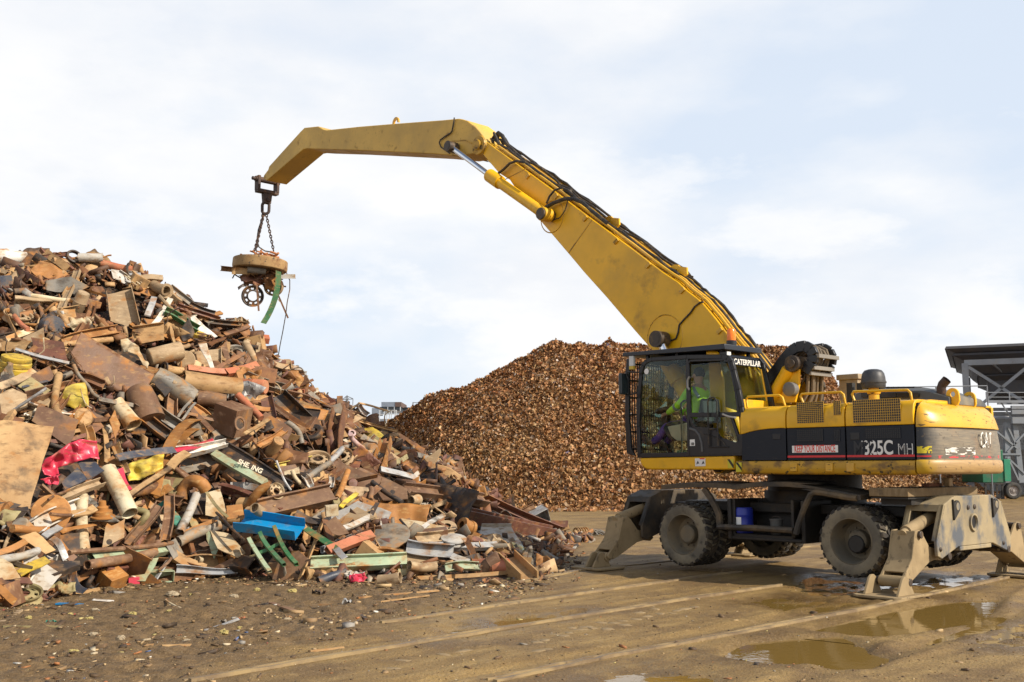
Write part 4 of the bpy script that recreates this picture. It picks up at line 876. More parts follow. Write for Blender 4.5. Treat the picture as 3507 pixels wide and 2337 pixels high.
u,z=C3(214,340); m=MB(); m.box(u-.05,u+.05,CV+.02,CV+.07,z-.06,z+.14); wl=part(m,'marker_lamp',pmat('marker_white',(.6,.62,.62),.4)); m=MB(); m.box(u-.05,u+.05,CV+.022,CV+.072,z-.12,z-.062); part(m,'amber_band',pmat('amber_band',(.6,.42,.05),.5),wl)
tube3([(345,1075),(330,1110),(345,1180),(375,1285)],CV-.08,.009,HOSE,'wiper'); tube3([(275,760),(300,775),(305,850),(290,1000),(340,1060)],CV-.04,.012,HOSE,'inner_grab_rail')
tube3([(712,1280),(705,900),(700,760),(725,735),(765,728)],CV-.06,.016,HOSE,'inner_grab_rail')
# falling-object guard over the roof
ne=[C3(x,y,1.42) for x,y in((95,256),(1150,165))]; m=MB()
z0,z1=ne[0][1],ne[1][1]
def slab(v,dz): return [Vector((ne[0][0],v,z0+dz+.03)),Vector((ne[0][0],v,z0+dz-.035)),Vector((ne[1][0],v,z1+dz-.055)),Vector((ne[1][0],v,z1+dz+.035))]
m.loft([slab(1.42,0),slab(.40,.0)]); fg=part(m,'roof_guard',pmat('dark_blue_guard',(.018,.022,.032),.4,0,[((.09,.08,.06),4,.6,.8)]),bev=.01)
for x in(335,1100,640):
    u=C3(x,250)[0]
    for v in(CV-.06,CF+.1): part(MB().box(u-.025,u+.025,v-.025,v+.025,C3(x,320)[1]-.02,z0+(z1-z0)*(u-ne[0][0])/(ne[1][0]-ne[0][0])-.02),'guard_post',BLK,fg)
m=MB(); bp=C3(1222,150,.62); m.lathe([(.085,-.02),(.085,.06),(.07,.06)],(bp[0],.62,bp[1]-.0),(0,0,1),20); bk=part(m,'beacon_base',BLK,fg)
m=MB(); m.lathe([(.072,.06),(.075,.10),(.07,.24),(.055,.265),(0,.268)],(bp[0],.62,bp[1]),(0,0,1),20)
k=NT('amber_lens'); b_=k.n('ShaderNodeBsdfPrincipled',Roughness=.15); b_.inputs['Base Color'].default_value=(.95,.22,.015,1); b_.inputs['Subsurface Weight'].default_value=.3; k.l(b_.outputs[0],k.out.inputs[0]); part(m,'beacon_lens',k.m,bk,smooth=50)
u,z=C3(1150,262,CV-.05); m=MB(); m.box(u-.07,u+.07,CV-.12,CV+.0,z-.04,z+.06); wk=part(m,'work_lamp',BLK,CB,bev=.015); m=MB(); m.box(u-.082,u-.068,CV-.11,CV-.01,z-.03,z+.05); part(m,'lamp_glass',pmat('lamp_glass',(.7,.72,.72),.1),wk)
# rear wall
zb1,zb2=C3(1300,1270)[1],C3(1280,712)[1]; zw=C3(1290,365)[1]; zt2=C3(1230,275)[1]
uB,uT=C3(1325,1100)[0],C3(1240,330)[0]
def rw_(v0,v1,za,zc,mat,nm,off=0.,bev=.01):
    f=lambda z:np.interp(z,[zb1,C3(1325,820)[1],zt2],[C3(1340,1200)[0],C3(1318,820)[0],C3(1222,300)[0]])+.03-off
    m=MB(); m.extr([(f(za),v0,za),(f(za),v1,za),(f(zc),v1,zc),(f(zc),v0,zc)],(.04,0,0)); return part(m,nm,mat,CB,bev=bev)
rwl=rw_(CF,CV-.05,zb1,zb2,Y_,'rear_wall'); rw_(CF,CF+.07,zb2,zw,Y_,'rear_pillar'); tp=rw_(CF,CV-.05,zw+.02,zt2-.02,NVY,'rear_header')
rw_(CF+.07,CV-.05,zb2,zw+.02,GLT,'rear_window',-.02,0)
m=MB(); 
for kx in range(4): 
    z=zb1+.22+.075*kx; m.box(C3(1318,1000)[0]+.0,C3(1318,1000)[0]+.05,.75,.95,z,z+.03)
f=lambda z:np.interp(z,[zb1,C3(1325,820)[1],zt2],[C3(1340,1200)[0],C3(1318,820)[0],C3(1222,300)[0]])+.03
zm=(zw+zt2)/2
text_mesh('rear_lettering','CATERPILLAR',pmat('cream_lettering',(.72,.72,.68),.5),tp,Matrix.Translation((f(zm)-.006,(CF+CV)/2-.0,zm))@Matrix(((0,0,-1,0),(-1,0,0,0),(0,1,0,0),(0,0,0,1))),.125,.95,bold=.003)
# stickers and hazard stripes
def sticker(l,mat,nm,par,v=CV,lift=.004): m=MB(); m.uw(P3(l,CV),v+.001,v+lift); return part(m,nm,mat,par,smooth=0)
s1=sticker([(845,1328),(952,1326),(955,1408),(848,1410)],WHT,'warning_sticker',bs)
for x in(875,930):
    sticker([(x-14,1390),(x-4,1362),(x+2,1352),(x+6,1362),(x+16,1385),(x+4,1380)],BLK,'pictogram',s1,CV+.004,.002)
sticker([(895,1326),(945,1325),(945,1336),(895,1337)],REDL,'red_tab',s1,CV+.004,.002)
s2=sticker([(798,1135),(848,1132),(852,1198),(800,1200)],WHT,'noise_sticker',door,CV+.014)
u,z=C3(825,1180); text_mesh('lettering','108',BLK,s2,TM(u,z,CV+.0195),.065,.7,bold=.001)
HZ=pmat('hazard_yellow',(.62,.55,.03),.5)
h1=sticker([(1180,1338),(1243,1336),(1245,1428),(1188,1430)],HZ,'hazard_sticker',bs)
sticker([(1180,1338),(1205,1337),(1245,1395),(1245,1428),(1240,1428)],BLK,'hazard_bar',h1,CV+.004,.002)
h2=MB(); q=[pm(*k3(x,y),1.28) for x,y in[(1315,1372),(1375,1370),(1378,1465),(1320,1468)]]; h2.uw(q,1.284,1.290); h2=part(h2,'hazard_sticker',HZ,belt,smooth=0); h2.location.y=0
m=MB(); m.uw([pm(*k3(x,y),1.28) for x,y in[(1315,1372),(1338,1371),(1378,1425),(1378,1455)]],1.290,1.293); part(m,'hazard_bar',BLK,h2,smooth=0)
for o_ in(h2,): o_.location.y=.12
m=MB(); m.lathe([(0,0),(.05,0)],(C3(343,430)[0],CV-.002,C3(343,430)[1]),(0,1,0),16); part(m,'no_smoking_sticker',WHT,CB)
# seat, console, controls
SEAT=pmat('beige_seat_plastic',(.42,.34,.25),.6); DKF=pmat('dark_seat_fabric',(.03,.03,.032),.8)
m=MB(); sv0,sv1=.68,1.14
m.uw(P3([(600,1010),(640,960),(775,940),(960,960),(960,1150),(700,1150),(640,1110)],.9),sv0,sv1); m.uw(P3([(950,960),(985,720),(1015,705),(1040,960)],.9),sv0,sv1); seat=part(m,'operator_seat',DKF,CB,bev=.04)
m=MB(); m.uw(P3([(590,1000),(700,980),(800,960),(800,1150),(690,1150),(630,1100)],1.15),1.14,1.24); m.uw(P3([(500,1080),(530,920),(600,905),(640,960),(560,1000),(540,1250),(590,1250),(640,1010)],.66),.58,.68); part(m,'side_console',SEAT,CB,bev=.02)
m=MB(); m.uw(P3([(500,1250),(520,900),(545,850),(570,850),(570,1250)],.8),.74,.86); m.cyl((C3(555,840,.9)[0]+.02,.9,C3(555,840,.9)[1]),(C3(540,815,.9)[0],.9,C3(540,815,.9)[1]),.19,n=20); part(m,'steering_column',DKF,CB,bev=.01)
tube3([(600,910),(588,870),(580,850)],.72,.018,BLK,'control_lever')
m=MB(); m.uw(P3([(990,340),(1105,335),(1150,520),(1165,850),(1150,1160),(1060,1160),(1010,700)],.50),.49,.53); part(m,'inner_pillar',Y_,CB,bev=.02)
m=MB(); m.uw(P3([(675,1245),(780,1240),(780,1285),(675,1285)],1.2),1.1,1.25); part(m,'floor_mat',pmat('green_mat',(.05,.13,.06),.7),CB)
# ================================================================== driver
HV=.92
def skin(name,joints,edges,mats,parent=None,root=0,lvl=2):
    me=bpy.data.meshes.new(name); me.from_pydata([j[:3] for j in joints],edges,[]); me.materials.append(mats); o=link(name,me,parent)
    md=o.modifiers.new('skin','SKIN'); md.use_smooth_shade=True; md.branch_smoothing=.4
    sv=me.skin_vertices[0].data
    for i,j in enumerate(joints): sv[i].radius=(j[3],j[4] if len(j)>4 else j[3]); sv[i].use_root=(i==root)
    s_=o.modifiers.new('sub','SUBSURF'); s_.levels=lvl; s_.render_levels=lvl; return o
def J(x,y,v,*r): u,z=C3(x,y,HV); return (u,v,z,*r)
SKN=pmat('skin',(.45,.24,.16),.5)
DR=empty('person',(MO.x,MO.y,0),ROTZ,'seated driver in hi-vis lime jacket and purple trousers inside the cab','person')
j=[J(830,960,HV,.13,.16),J(840,860,HV,.12,.16),J(870,720,HV,.12,.18),J(890,610,HV,.11,.17),J(888,560,HV,.055),J(880,520,HV,.075,.08),J(872,470,HV,.085,.095),J(872,430,HV,.07,.08),
   J(870,625,HV+.20,.06),J(800,770,HV+.26,.05),J(690,830,HV+.20,.042),J(600,872,HV+.12,.03),J(572,880,HV+.10,.026),
   J(870,625,HV-.20,.06),J(800,770,HV-.26,.05),J(690,830,HV-.22,.042),J(600,860,HV-.20,.03),J(575,862,HV-.20,.026),
   J(800,985,HV+.10,.09),J(600,1000,HV+.12,.065),J(520,1120,HV+.12,.05),J(440,1170,HV+.12,.04),J(375,1110,HV+.12,.04),
   J(800,985,HV-.10,.09),J(620,990,HV-.12,.065),J(545,1120,HV-.12,.05),J(470,1180,HV-.12,.04),J(405,1130,HV-.12,.04)]
e=[(0,1),(1,2),(2,3),(3,4),(4,5),(5,6),(6,7),(3,8),(8,9),(9,10),(10,11),(11,12),(3,13),(13,14),(14,15),(15,16),(16,17),(0,18),(18,19),(19,20),(20,21),(21,22),(0,23),(23,24),(24,25),(25,26),(26,27)]
# five fingers on each hand
for base,dv in((12,1),(17,-1)):
    b=Vector(j[base][:3])
    for q,(L,dz) in enumerate(((.055,.022),(.065,.008),(.062,-.006),(.05,-.02))):
        i0=len(j); j.append((b.x+.03,b.y,b.z+dz,.010)); j.append((b.x+.03+L*.6,b.y,b.z+dz-.006,.009)); j.append((b.x+.03+L*.8,b.y,b.z+dz-.03,.008)); e+=[(base,i0),(i0,i0+1),(i0+1,i0+2)]
    i0=len(j); j.append((b.x+.015,b.y-dv*.02,b.z+.03,.011)); j.append((b.x+.045,b.y-dv*.03,b.z+.045,.009)); e+=[(base,i0),(i0,i0+1)]
body=skin('body',j,e,SKN,DR)
hv=pmat('lime_hi_vis',(.45,.82,.015),.6,0,[((.22,.5,.02),5,.5,.7)])
jj=[J(835,935,HV,.16,.19),J(845,850,HV,.155,.19),J(872,720,HV,.15,.21),J(892,610,HV,.13,.19),J(890,575,HV,.09,.10),J(870,630,HV+.22,.085),J(800,770,HV+.27,.07),J(690,830,HV+.21,.06),J(612,866,HV+.13,.048),J(870,630,HV-.22,.085),J(800,770,HV-.27,.07),J(690,830,HV-.22,.06),J(612,858,HV-.2,.048)]
ej=[(0,1),(1,2),(2,3),(3,4),(3,5),(5,6),(6,7),(7,8),(3,9),(9,10),(10,11),(11,12)]
skin('jacket',jj,ej,hv,DR)
GB=pmat('grey_reflective_band',(.20,.26,.27),.4)
a,b=Vector(J(835,790,HV+.275)),Vector(J(870,640,HV+.20))
m=MB(); m.tube([Vector(J(760,795,HV+.25)[:3]),Vector(J(735,808,HV+.235)[:3])],[.072,.070],14); m.build('sleeve_band',GB,DR); m=MB(); m.tube([Vector(J(960,700,HV+.20)[:3]),Vector(J(925,640,HV+.21)[:3]),Vector(J(890,600,HV+.16)[:3])],.03,8); m.build('shoulder_band',GB,DR)
pt=pmat('purple_trousers',(.10,.04,.24),.75)
skin('trousers',[J(835,965,HV,.15,.17),J(800,985,HV+.10,.11),J(600,1000,HV+.12,.085),J(520,1120,HV+.12,.072),J(450,1165,HV+.12,.066),J(800,985,HV-.10,.11),J(620,990,HV-.12,.085),J(545,1120,HV-.12,.072),J(478,1175,HV-.12,.066)],[(0,1),(1,2),(2,3),(3,4),(0,5),(5,6),(6,7),(7,8)],pt,DR)
bt=pmat('tan_boot',(.22,.12,.055),.7)
for dv,ox in((.12,0),(-.12,32)): skin('boot',[J(452+ox,1170,HV+dv,.05),J(425+ox,1185,HV+dv,.055),J(390+ox,1140,HV+dv,.05),J(350+ox,1085,HV+dv,.042)],[(0,1),(1,2),(2,3)],bt,DR,1)
hr=pmat('dark_hair',(.03,.02,.015),.7); m=MB(); c_=Vector(J(882,455,HV)[:3])
for zi in range(1): m.lathe([(.0,.115),(.05,.105),(.085,.07),(.10,.0),(.092,-.05)],c_+Vector((-.012,0,.0)),(0,0,1),18)
m.build('hair',hr,DR,smooth=60)
m=MB(); hc_=Vector(J(874,470,HV)[:3]); m.tube([hc_+Vector((.085,0,.01)),hc_+Vector((.125,0,-.025)),hc_+Vector((.09,0,-.03))],[.012,.017,.010],8); m.build('nose',SKN,DR)
for sgn in(1,-1):
    m=MB(); m.lathe([(0,.006),(.028,.004),(.032,0)],hc_+Vector((-.005,sgn*.09,0)),(0,sgn,0),10); m.build('ear',SKN,DR)
    m=MB(); m.lathe([(0,.004),(.010,.0)],hc_+Vector((.088,sgn*.035,.02)),(1,0,0),8); m.build('eye',BLK,DR)
m=MB(); m.box(hc_.x+.082,hc_.x+.09,hc_.y-.028,hc_.y+.028,hc_.z-.062,hc_.z-.055); m.build('mouth',pmat('lip',(.30,.10,.08),.5),DR)
# ================================================================== loose things standing on the machine
def mw(u,v,z=0): return MO+MU*u+MV*v+Vector((0,0,z))
a=pm(*k5(1640,240),.95); b=pm(*k5(1640,455),.95); r=.16
o=empty('drum',mw(a[0],.95,.66),ROTZ,'blue plastic drum with a pale label in the side bay of the machine','drum')
m=MB(); H=.40; m.lathe([(0,0),(r*.96,0),(r,.02),(r,.12),(r*1.03,.13),(r,.14),(r,.27),(r*1.03,.28),(r,.29),(r,H-.03),(r*.9,H),(0,H)],(0,0,0),(0,0,1),28); m.build('drum_body',pmat('blue_plastic',(.02,.035,.33),.4),o,smooth=40)
m=MB(); m.lathe([(r+.003,.13),(r+.003,.25)],(0,0,0),(0,0,1),10,a0=math.radians(60),a1=math.radians(115),hint=(0,1,0)); m.build('label',WHT,o)
o=empty('bucket',mw(pm(*k5(1960,400),.95)[0],.95,.66),ROTZ,'small grey bucket standing behind the blue drum in the side bay','bucket')
m=MB(); m.lathe([(0,0),(.085,0),(.10,.22),(.108,.22),(.108,.24),(.095,.24),(.08,.02),(0,.02)],(0,0,0),(0,0,1),20); m.build('bucket_body',pmat('grey_bucket',(.10,.095,.085),.6),o); m=MB(); m.tube([(.1*math.cos(PI*i/8),0,.22+.06*math.sin(PI*i/8)) for i in range(9)],.005,5); m.build('handle',PINM,o)
# timber deck lying on the rear of the chassis
TIM=pmat('grimy_timber',(.20,.135,.065),.8,0,[((.30,.22,.12),3,.5,.7,(4,1,1)),((.06,.045,.03),5,.6,.72)],(30,.2,.006))
zc=1.31; 
def chx(x,y,w): return pw(*kr(x,y),w)
near=[pm(*kr(x,y),.75) for x,y in((150,950),(280,950),(1450,1000))]
u1=pu(*kr(280,1000),-2.35); u2=pu(*kr(1450,1010),-2.35)
va,vb=u1[0],u2[0]; zc=u1[1]
wb=empty('timber_deck',mw(-2.2,(va+vb)/2,zc),ROTZ,'thick grimy timber board lying on the rear of the machine below the counterweight','board')
m=MB(); m.box(-.16,.42,vb-(va+vb)/2,va-(va+vb)/2,-.075,.045); m.build('timber_board',TIM,wb,bev=.01); 
m=MB(); m.box(-.14,.4,vb-(va+vb)/2+.1,va-(va+vb)/2-.03,-.105,-.085); m.build('lower_sheet',CHS,wb)
m=MB(); m.box(-.1,.35,vb-(va+vb)/2+.2,va-(va+vb)/2-.2,-.19,-.11); m.build('bearer',CHS,wb)
q=pu(*kr(960,865),-2.25); bo=MB().box(-.05,.03,-.085,.085,-.03,.10).build('wooden_block',pmat('pale_timber',(.42,.30,.17),.75,0,[((.3,.2,.1),6,.5,.7)]),None,bev=.012); bo.location=mw(-2.25,q[0],zc+.078); bo.rotation_euler=(0,0,ROTZ+.15); tag(bo,'small pale wooden block standing upright on the timber board','block')
q=pu(*kr(690,900),-2.1); bo=MB().box(-.06,.06,-.2,.2,0,.05).build('brick_slab',pmat('terracotta',(.30,.13,.07),.8),None,bev=.006); bo.location=mw(-2.1,q[0],zc+.049); bo.rotation_euler=(0,0,ROTZ); tag(bo,'flat reddish slab lying beside the upright wooden block','slab')
# ================================================================== steel hopper, gantry, trailer, far sheds
STL=pmat('blue_grey_steel',(.19,.21,.24),.6,0,[((.20,.20,.20),2,.5,.75),((.12,.09,.07),5,.62,.75)]); STD=pmat('dark_hopper_plate',(.07,.073,.085),.7,0,[((.085,.08,.08),2.5,.45,.7),((.10,.075,.06),6,.6,.75)])
HY=62.; BS=.85
def hp_(x,y,Y=HY): return at_y(*kq(x,y),Y)
def h8(x,y,Y=HY): return at_y(*crop(3150,1120,2.305)(x,y),Y)
HO=empty('hopper',(hp_(1135,500).x+4,HY+3,0),0,'big dark steel hopper on a braced blue grey frame behind the machine','hopper')
ho=HO.location.copy()
HTIP=Vector((hp_(830,200).x,HY,0)); HROT=Matrix.Rotation(math.radians(-24),3,'Z')
def hb(m,name,mat,par=HO,**kw):
    if par is HO: m.v=[tuple(HTIP+HROT@(Vector(p)-HTIP)) for p in m.v]
    m.v=[tuple(Vector(p)-ho) for p in m.v]; return m.build(name,mat,par,**kw)
def beam(m,a,b,wd,hh=None):
    a=Vector(a);b=Vector(b);hh=(hh or wd)*BS;wd=wd*BS;d=(b-a); x,y,z=frame(d); 
    vs=[a+x*sx*hh/2+y*sy*wd/2+z*t*d.length for t in(0,1) for sx,sy in((-1,-1),(1,-1),(1,1),(-1,1))]
    m.add(vs,[(3,2,1,0),(4,5,6,7),(0,1,5,4),(1,2,6,5),(2,3,7,6),(3,0,4,7)]); return m
W_=21.; Dp=13.
def tier(z0,l0,z1,l1): # stacked rectangular funnel rings; l = left edge x, front y moves in by the same inset
    R0=[]; base=hp_(830,200).x
    out=[]
    for z,l in((z0,l0),(z1,l1)):
        i=l-base; out.append([Vector((base+i,HY+i*.8,z)),Vector((base+W_-i,HY+i*.8,z)),Vector((base+W_-i,HY+Dp-i*.8,z)),Vector((base+i,HY+Dp-i*.8,z))])
    return out
Z=lambda x,y:hp_(x,y).z; X=lambda x,y:hp_(x,y).x
m=MB(); 
m.loft(tier(Z(880,165),X(850,200),Z(830,205),X(830,205)),cap=(True,False)); m.loft(tier(Z(830,205),X(845,205),Z(980,262),X(985,262)),cap=(False,False)); m.loft(tier(Z(980,270),X(960,270),Z(930,305),X(930,305)),cap=(False,False)); m.loft(tier(Z(930,305),X(945,305),Z(1130,395),X(1140,395)),cap=(False,False))
m.loft(tier(Z(1200,470),X(1200,470),Z(1330,580),X(1330,580)),cap=(False,False)); m.loft(tier(Z(1130,395),X(1140,395),Z(1200,470),X(1200,470)),cap=(False,False)); m.loft(tier(Z(1300,590),X(1300,590),Z(1290,612),X(1285,612)),cap=(True,False)); m.loft(tier(Z(1290,612),X(1300,612),Z(1430,680),X(1430,680)),cap=(False,False)); m.loft(tier(Z(1430,680),X(1430,680),Z(1440,880),X(1440,880)),cap=(False,True))
hb(m,'hopper_bin',STD,smooth=0)
m=MB(); bx=hp_(830,200).x
beam(m,(X(1110,0)-.1,HY-.1,Z(1140,432)),(bx+W_,HY-.1,Z(1140,432)),.38,.3); hb(m,'ring_beam',STL,smooth=0)
for x0 in(X(1130,700),bx+W_-3.3):
    for y0 in(HY-.1,HY+Dp-2.2):
        m=MB(); beam(m,(x0,y0,0),(x0,y0,Z(1140,440)),.42,.42); hb(m,'column',STL,smooth=0)
zt,zb_=Z(0,470),Z(0,1180)
for a,b in(((1190,495),(2100,1150)),((2100,430),(1400,1040))):
    p,q=hp_(*a,HY-.2),hp_(*b,HY-.2); m=MB(); beam(m,p,q,.2,.14); hb(m,'brace',STL,smooth=0)
for x in(1420,1900):
    p,q=hp_(x,450,HY+.6),hp_(x+45,590,HY+1.5); m=MB(); beam(m,p,q,.14,.1); hb(m,'stiffener',STL,smooth=0)
# conveyor gantry: decks, railings, trestle
GY=59.
GA=empty('conveyor_gantry',(at_y(3430,1600,GY).x,GY,0),0,'blue grey steel conveyor gantry with railings and trestle legs at right','gantry')
ho=GA.location.copy(); hbG=lambda m,n,mat=STL: hb(m,n,mat,GA,smooth=0)
xl=h8(490,0,GY).x; xr=xl+14
for y,wd,dp in((590,.16,1.6),(635,.22,2.2),(672,.28,2.2),(738,.42,2.4)):
    z=h8(600,y,GY).z; m=MB(); beam(m,(xl+(.1 if y<600 else 1.4),GY,z),(xr,GY,z),wd,.2); beam(m,(xl+1.4,GY+dp,z),(xr,GY+dp,z),wd,.2); hbG(m,'walkway_beam')
for y in(518,555): z=h8(600,y,GY).z; m=MB(); beam(m,(xl,GY-.05,z),(xr,GY-.05,z),.05,.05); hbG(m,'handrail')
for k_ in range(9):
    x=xl+.02+k_*1.3; m=MB(); beam(m,(x,GY-.05,h8(600,590,GY).z),(x,GY-.05,h8(600,515,GY).z),.06,.06); hbG(m,'rail_post')
for k_ in range(8):
    x=xl+1.5+k_*1.25; m=MB(); beam(m,(x,GY+.1,h8(600,738,GY).z),(x+1.25*(k_%2*2-1)*.5,GY+.1,h8(600,590,GY).z),.07,.07); hbG(m,'lattice_bar')
for x,x2 in((685,690),(745,800)):
    m=MB(); beam(m,h8(x,755,GY+.3),h8(x2,1230,GY+.3),.34,.3); hbG(m,'trestle_leg')
for a,b in(((600,820),(770,960)),((822,845),(690,990)),((695,790),(765,940)),((690,1030),(830,1160)),((800,1005),(640,1005)),((700,1040),(780,1210))):
    m=MB(); beam(m,h8(*a,GY+.15),h8(*b,GY+.15),.11,.09); hbG(m,'cross_brace')
# far walkway rail running off behind the machine
ho=Vector((0,0,0)); m=MB(); p,q=at_y(3030,1327,55),at_y(3380,1322,55); m.tube([p,q],.03,6); 
for t in(0,.5,1): a=p.lerp(q,t); m.tube([a,Vector((a.x,a.y,0))],.035,6)
o=m.build('guard_rail',STL,None,smooth=0,center=True); tag(o,'thin guard rail high behind the engine hood','railing')
# concrete wall with a pale heap behind it
CON=pmat('grimy_concrete',(.26,.255,.25),.85,0,[((.16,.15,.14),.6,.45,.7),((.33,.32,.30),2,.55,.75)],(12,.2,.02))
p=h8(610,1000,66); m=MB(); m.box(p.x-3,p.x+16,66,66.4,0,h8(700,985,66).z); m.box(p.x-3,p.x+16,65.93,66.47,h8(700,985,66).z,h8(700,985,66).z+.12)
o=m.build('retaining_wall',CON,None,smooth=0,center=True); tag(o,'grimy grey concrete retaining wall behind the green trailer','wall')
PAL=pmat('pale_heap',(.55,.54,.52),.9,0,[((.42,.41,.39),8,.5,.7)],(6,.6,.05))
nx_=90; ny_=40; xx=np.linspace(p.x-5,p.x+24,nx_); yy=np.linspace(66.6,94,ny_); XX,YY=np.meshgrid(xx,yy)
zz=np.clip(np.minimum((YY-66.6)*.9+.8,(94-YY)*.6),0,h8(600,770,74).z+.6)+fbm(XX*1.1,YY*1.1,4,77)*.9+fbm(XX*5,YY*5,3,7)*.25
i_=np.arange(nx_-1)[None,:]+np.arange(ny_-1)[:,None]*nx_
o=np_mesh('rubble',np.stack([XX,YY,np.maximum(zz,0)],-1).reshape(-1,3),np.stack([i_,i_+1,i_+1+nx_,i_+nx_],-1).reshape(-1,4),PAL,smooth=True); tag(o,'pale grey heap of crushed material behind the wall','heap',kind='stuff')
# green trailer
TY=56.5; t8=lambda x,y,Y=TY:at_y(*kr(x,y),Y)
GT=empty('trailer',(t8(1850,1100).x,TY+.8,0),0,'green trailer with a dusty truck wheel parked at the right edge','trailer'); ho=GT.location.copy()
GRN=pmat('green_trailer_paint',(.01,.12,.06),.5,0,[((.08,.10,.06),2,.5,.75)])
m=MB(); z0,z1=t8(1700,850).z,t8(1700,300).z; x0=t8(1545,800).x; x1=t8(1910,800).x
m.box(x0,x1,TY,TY+2.6,z0,z1); hb(m,'trailer_body',GRN,GT,bev=.03)
m=MB(); m.box(x1,x1+t8(1990,0).x-x1-.05,TY-.05,TY+2.6,t8(1900,830).z,t8(1900,455).z); hb(m,'tail_post',pmat('light_green_paint',(.02,.22,.12),.5,0,[((.10,.13,.08),2,.5,.75)]),GT,bev=.02)
m=MB(); m.box(x0+.1,x1,TY-.02,TY+.05,z0-.10,z0-.02); hb(m,'chassis_rail',CHS,GT)
m=MB()
for k_ in range(14): m.box(x0+.1+k_*.3,x0+.2+k_*.3,TY+.02,TY+.06,z0-.75,z0-.1)
hb(m,'side_grating',CHS,GT)
wc=t8(2065,975,TY-.05); wr=(t8(2065,830).z-t8(2065,1115).z)/2; wc.z=wr
m=MB(); m.lathe([(wr*.55,0),(wr*.62,-.04),(wr*.8,-.05),(wr*.93,-.03),(wr,.03),(wr,.25),(wr*.93,.3),(wr*.55,.28)],wc,(0,1,0),40); tw=hb(m,'tyre',pmat('dusty_black_rubber',(.03,.03,.03),.8,0,[((.09,.08,.065),3,.5,.7)]),GT)
m=MB(); m.lathe([(wr*.56,-.01),(wr*.58,-.02),(wr*.52,.02),(wr*.46,.05),(wr*.40,.04),(wr*.2,.03),(wr*.16,-.03),(0,-.035)],wc,(0,1,0),28)
for k_ in range(10): a=2*PI*k_/10; m.cyl(wc+Vector((math.cos(a)*wr*.30,.04,math.sin(a)*wr*.30)),wc+Vector((math.cos(a)*wr*.30,.0,math.sin(a)*wr*.30)),.025,n=6)
hb(m,'wheel_rim',pmat('pale_wheel',(.30,.27,.25),.6,0,[((.12,.09,.07),6,.5,.7)]),tw)
m=MB(); m.extr([wc+Vector((-wr*1.0,.1,-wr*.98)),wc+Vector((-wr*2.1,.1,-wr*.9)),wc+Vector((-wr*1.05,.1,wr*.35))],(0,.05,0)); hb(m,'mud_flap',BLK,GT)
# ---- far industrial buildings between the two heaps
kf=crop(1150,1300,6.723); FY=150.; f_=lambda x,y,Y=FY:at_y(*kf(x,y),Y)
def bld(name,label,cat,parts_,loc): 
    o=empty(name,loc,0,label,cat); 
    for nm,mat,boxes in parts_:
        m=MB()
        for (xa,ya,xb,yb,Y,dp) in boxes:
            a=f_(xa,ya,Y);b=f_(xb,yb,Y); m.box(a.x-loc[0],b.x-loc[0],Y-loc[1],Y+dp-loc[1],b.z,a.z)
        m.build(nm,mat,o,smooth=0)
    return o
CLB=pmat('pale_blue_cladding',(.20,.235,.29),.5); RSB=pmat('rusty_cladding',(.12,.075,.06),.7); GLA=pmat('dark_office_glass',(.06,.075,.09),.2); WFR=pmat('white_steelwork',(.5,.53,.56),.5); CLG=pmat('pale_green_grey_cladding',(.42,.44,.42),.5)
l=f_(1280,900); o=bld('office_block','pale blue clad process building with a rusty end panel seen between the heaps','building',[('cladding',CLB,[(1050,520,1365,628,FY,8)]),('rusty_panel',RSB,[(1367,520,1505,628,FY-.05,8)]),('glazed_storey',GLA,[(1000,632,1490,720,FY+.3,7)]),('lower_storey',CLB,[(1000,905,1500,960,FY,8)])],(l.x,l.y,0))
for x in(1000,1190,1340,1480): 
    m=MB(); a=f_(x,630,FY);b=f_(x+12,725,FY); m.box(a.x-l.x,b.x-l.x,-.05+0,.2,b.z,a.z); m.build('mullion',WFR,o,smooth=0)
l=f_(1200,800,140.); o=empty('pipe_rack',(l.x,140.,0),0,'white steel pipe rack standing in front of the pale blue building','steel frame'); 
for x in(1005,1120,1165,1225,1270,1355,1390): m=MB(); a=f_(x,705,140.); b=f_(x+13,980,140.); m.box(a.x-l.x,b.x-l.x,-.1,.1,0,a.z); m.build('post',WFR,o,smooth=0)
for y in(705,800,905): m=MB(); a=f_(1000,y,140.); b=f_(1400,y+12,140.); m.box(a.x-l.x,b.x-l.x,-.12,.12,b.z,a.z); m.build('crossbeam',WFR,o,smooth=0)
for y in(745,775): m=MB(); a=f_(1000,y,141.); b=f_(1660,y+16,141.); m.box(a.x-l.x,b.x-l.x,.8,1.2,b.z,a.z); m.build('pipe_run',CLB,o,smooth=0)
l=f_(1600,700); bld('shed','low dark shed beside the pale blue building','building',[('wall',GLA,[(1500,655,1690,790,FY+4,6)]),('roof',NVY,[(1500,643,1700,655,FY+3.8,7)])],(l.x,l.y,0))
l=f_(1800,690); m=MB(); a=f_(1690,700,FY-4);b=f_(1960,620,FY-4); r=(b.z-a.z); 
m.loft([[Vector((a.x+r*1.2*(1-math.cos(t))*0+ (0 if e==0 else b.x-a.x),FY-4+3*math.cos(t),a.z-.5+r*1.2*math.sin(t))) for t in np.linspace(0,PI,9)] for e in(0,1)])
m.box(a.x,b.x,FY-7,FY-1,0,a.z-.3)
o=m.build('tank_shed',CLB,None,center=True); tag(o,'round topped pale blue shed at the left foot of the shredded heap','building')
l=f_(2200,600,110.); m=MB(); a=f_(2055,360,110.);b=f_(2600,800,110.); m.box(a.x,b.x,110,118,0,a.z)
for k_ in range(40): x=a.x+(b.x-a.x)*k_/40; m.box(x,x+(b.x-a.x)/80,109.93,110.1,0,a.z-.3*1)
m.box(a.x-.1,b.x+.1,109.9,118,a.z-.5,a.z+.02)
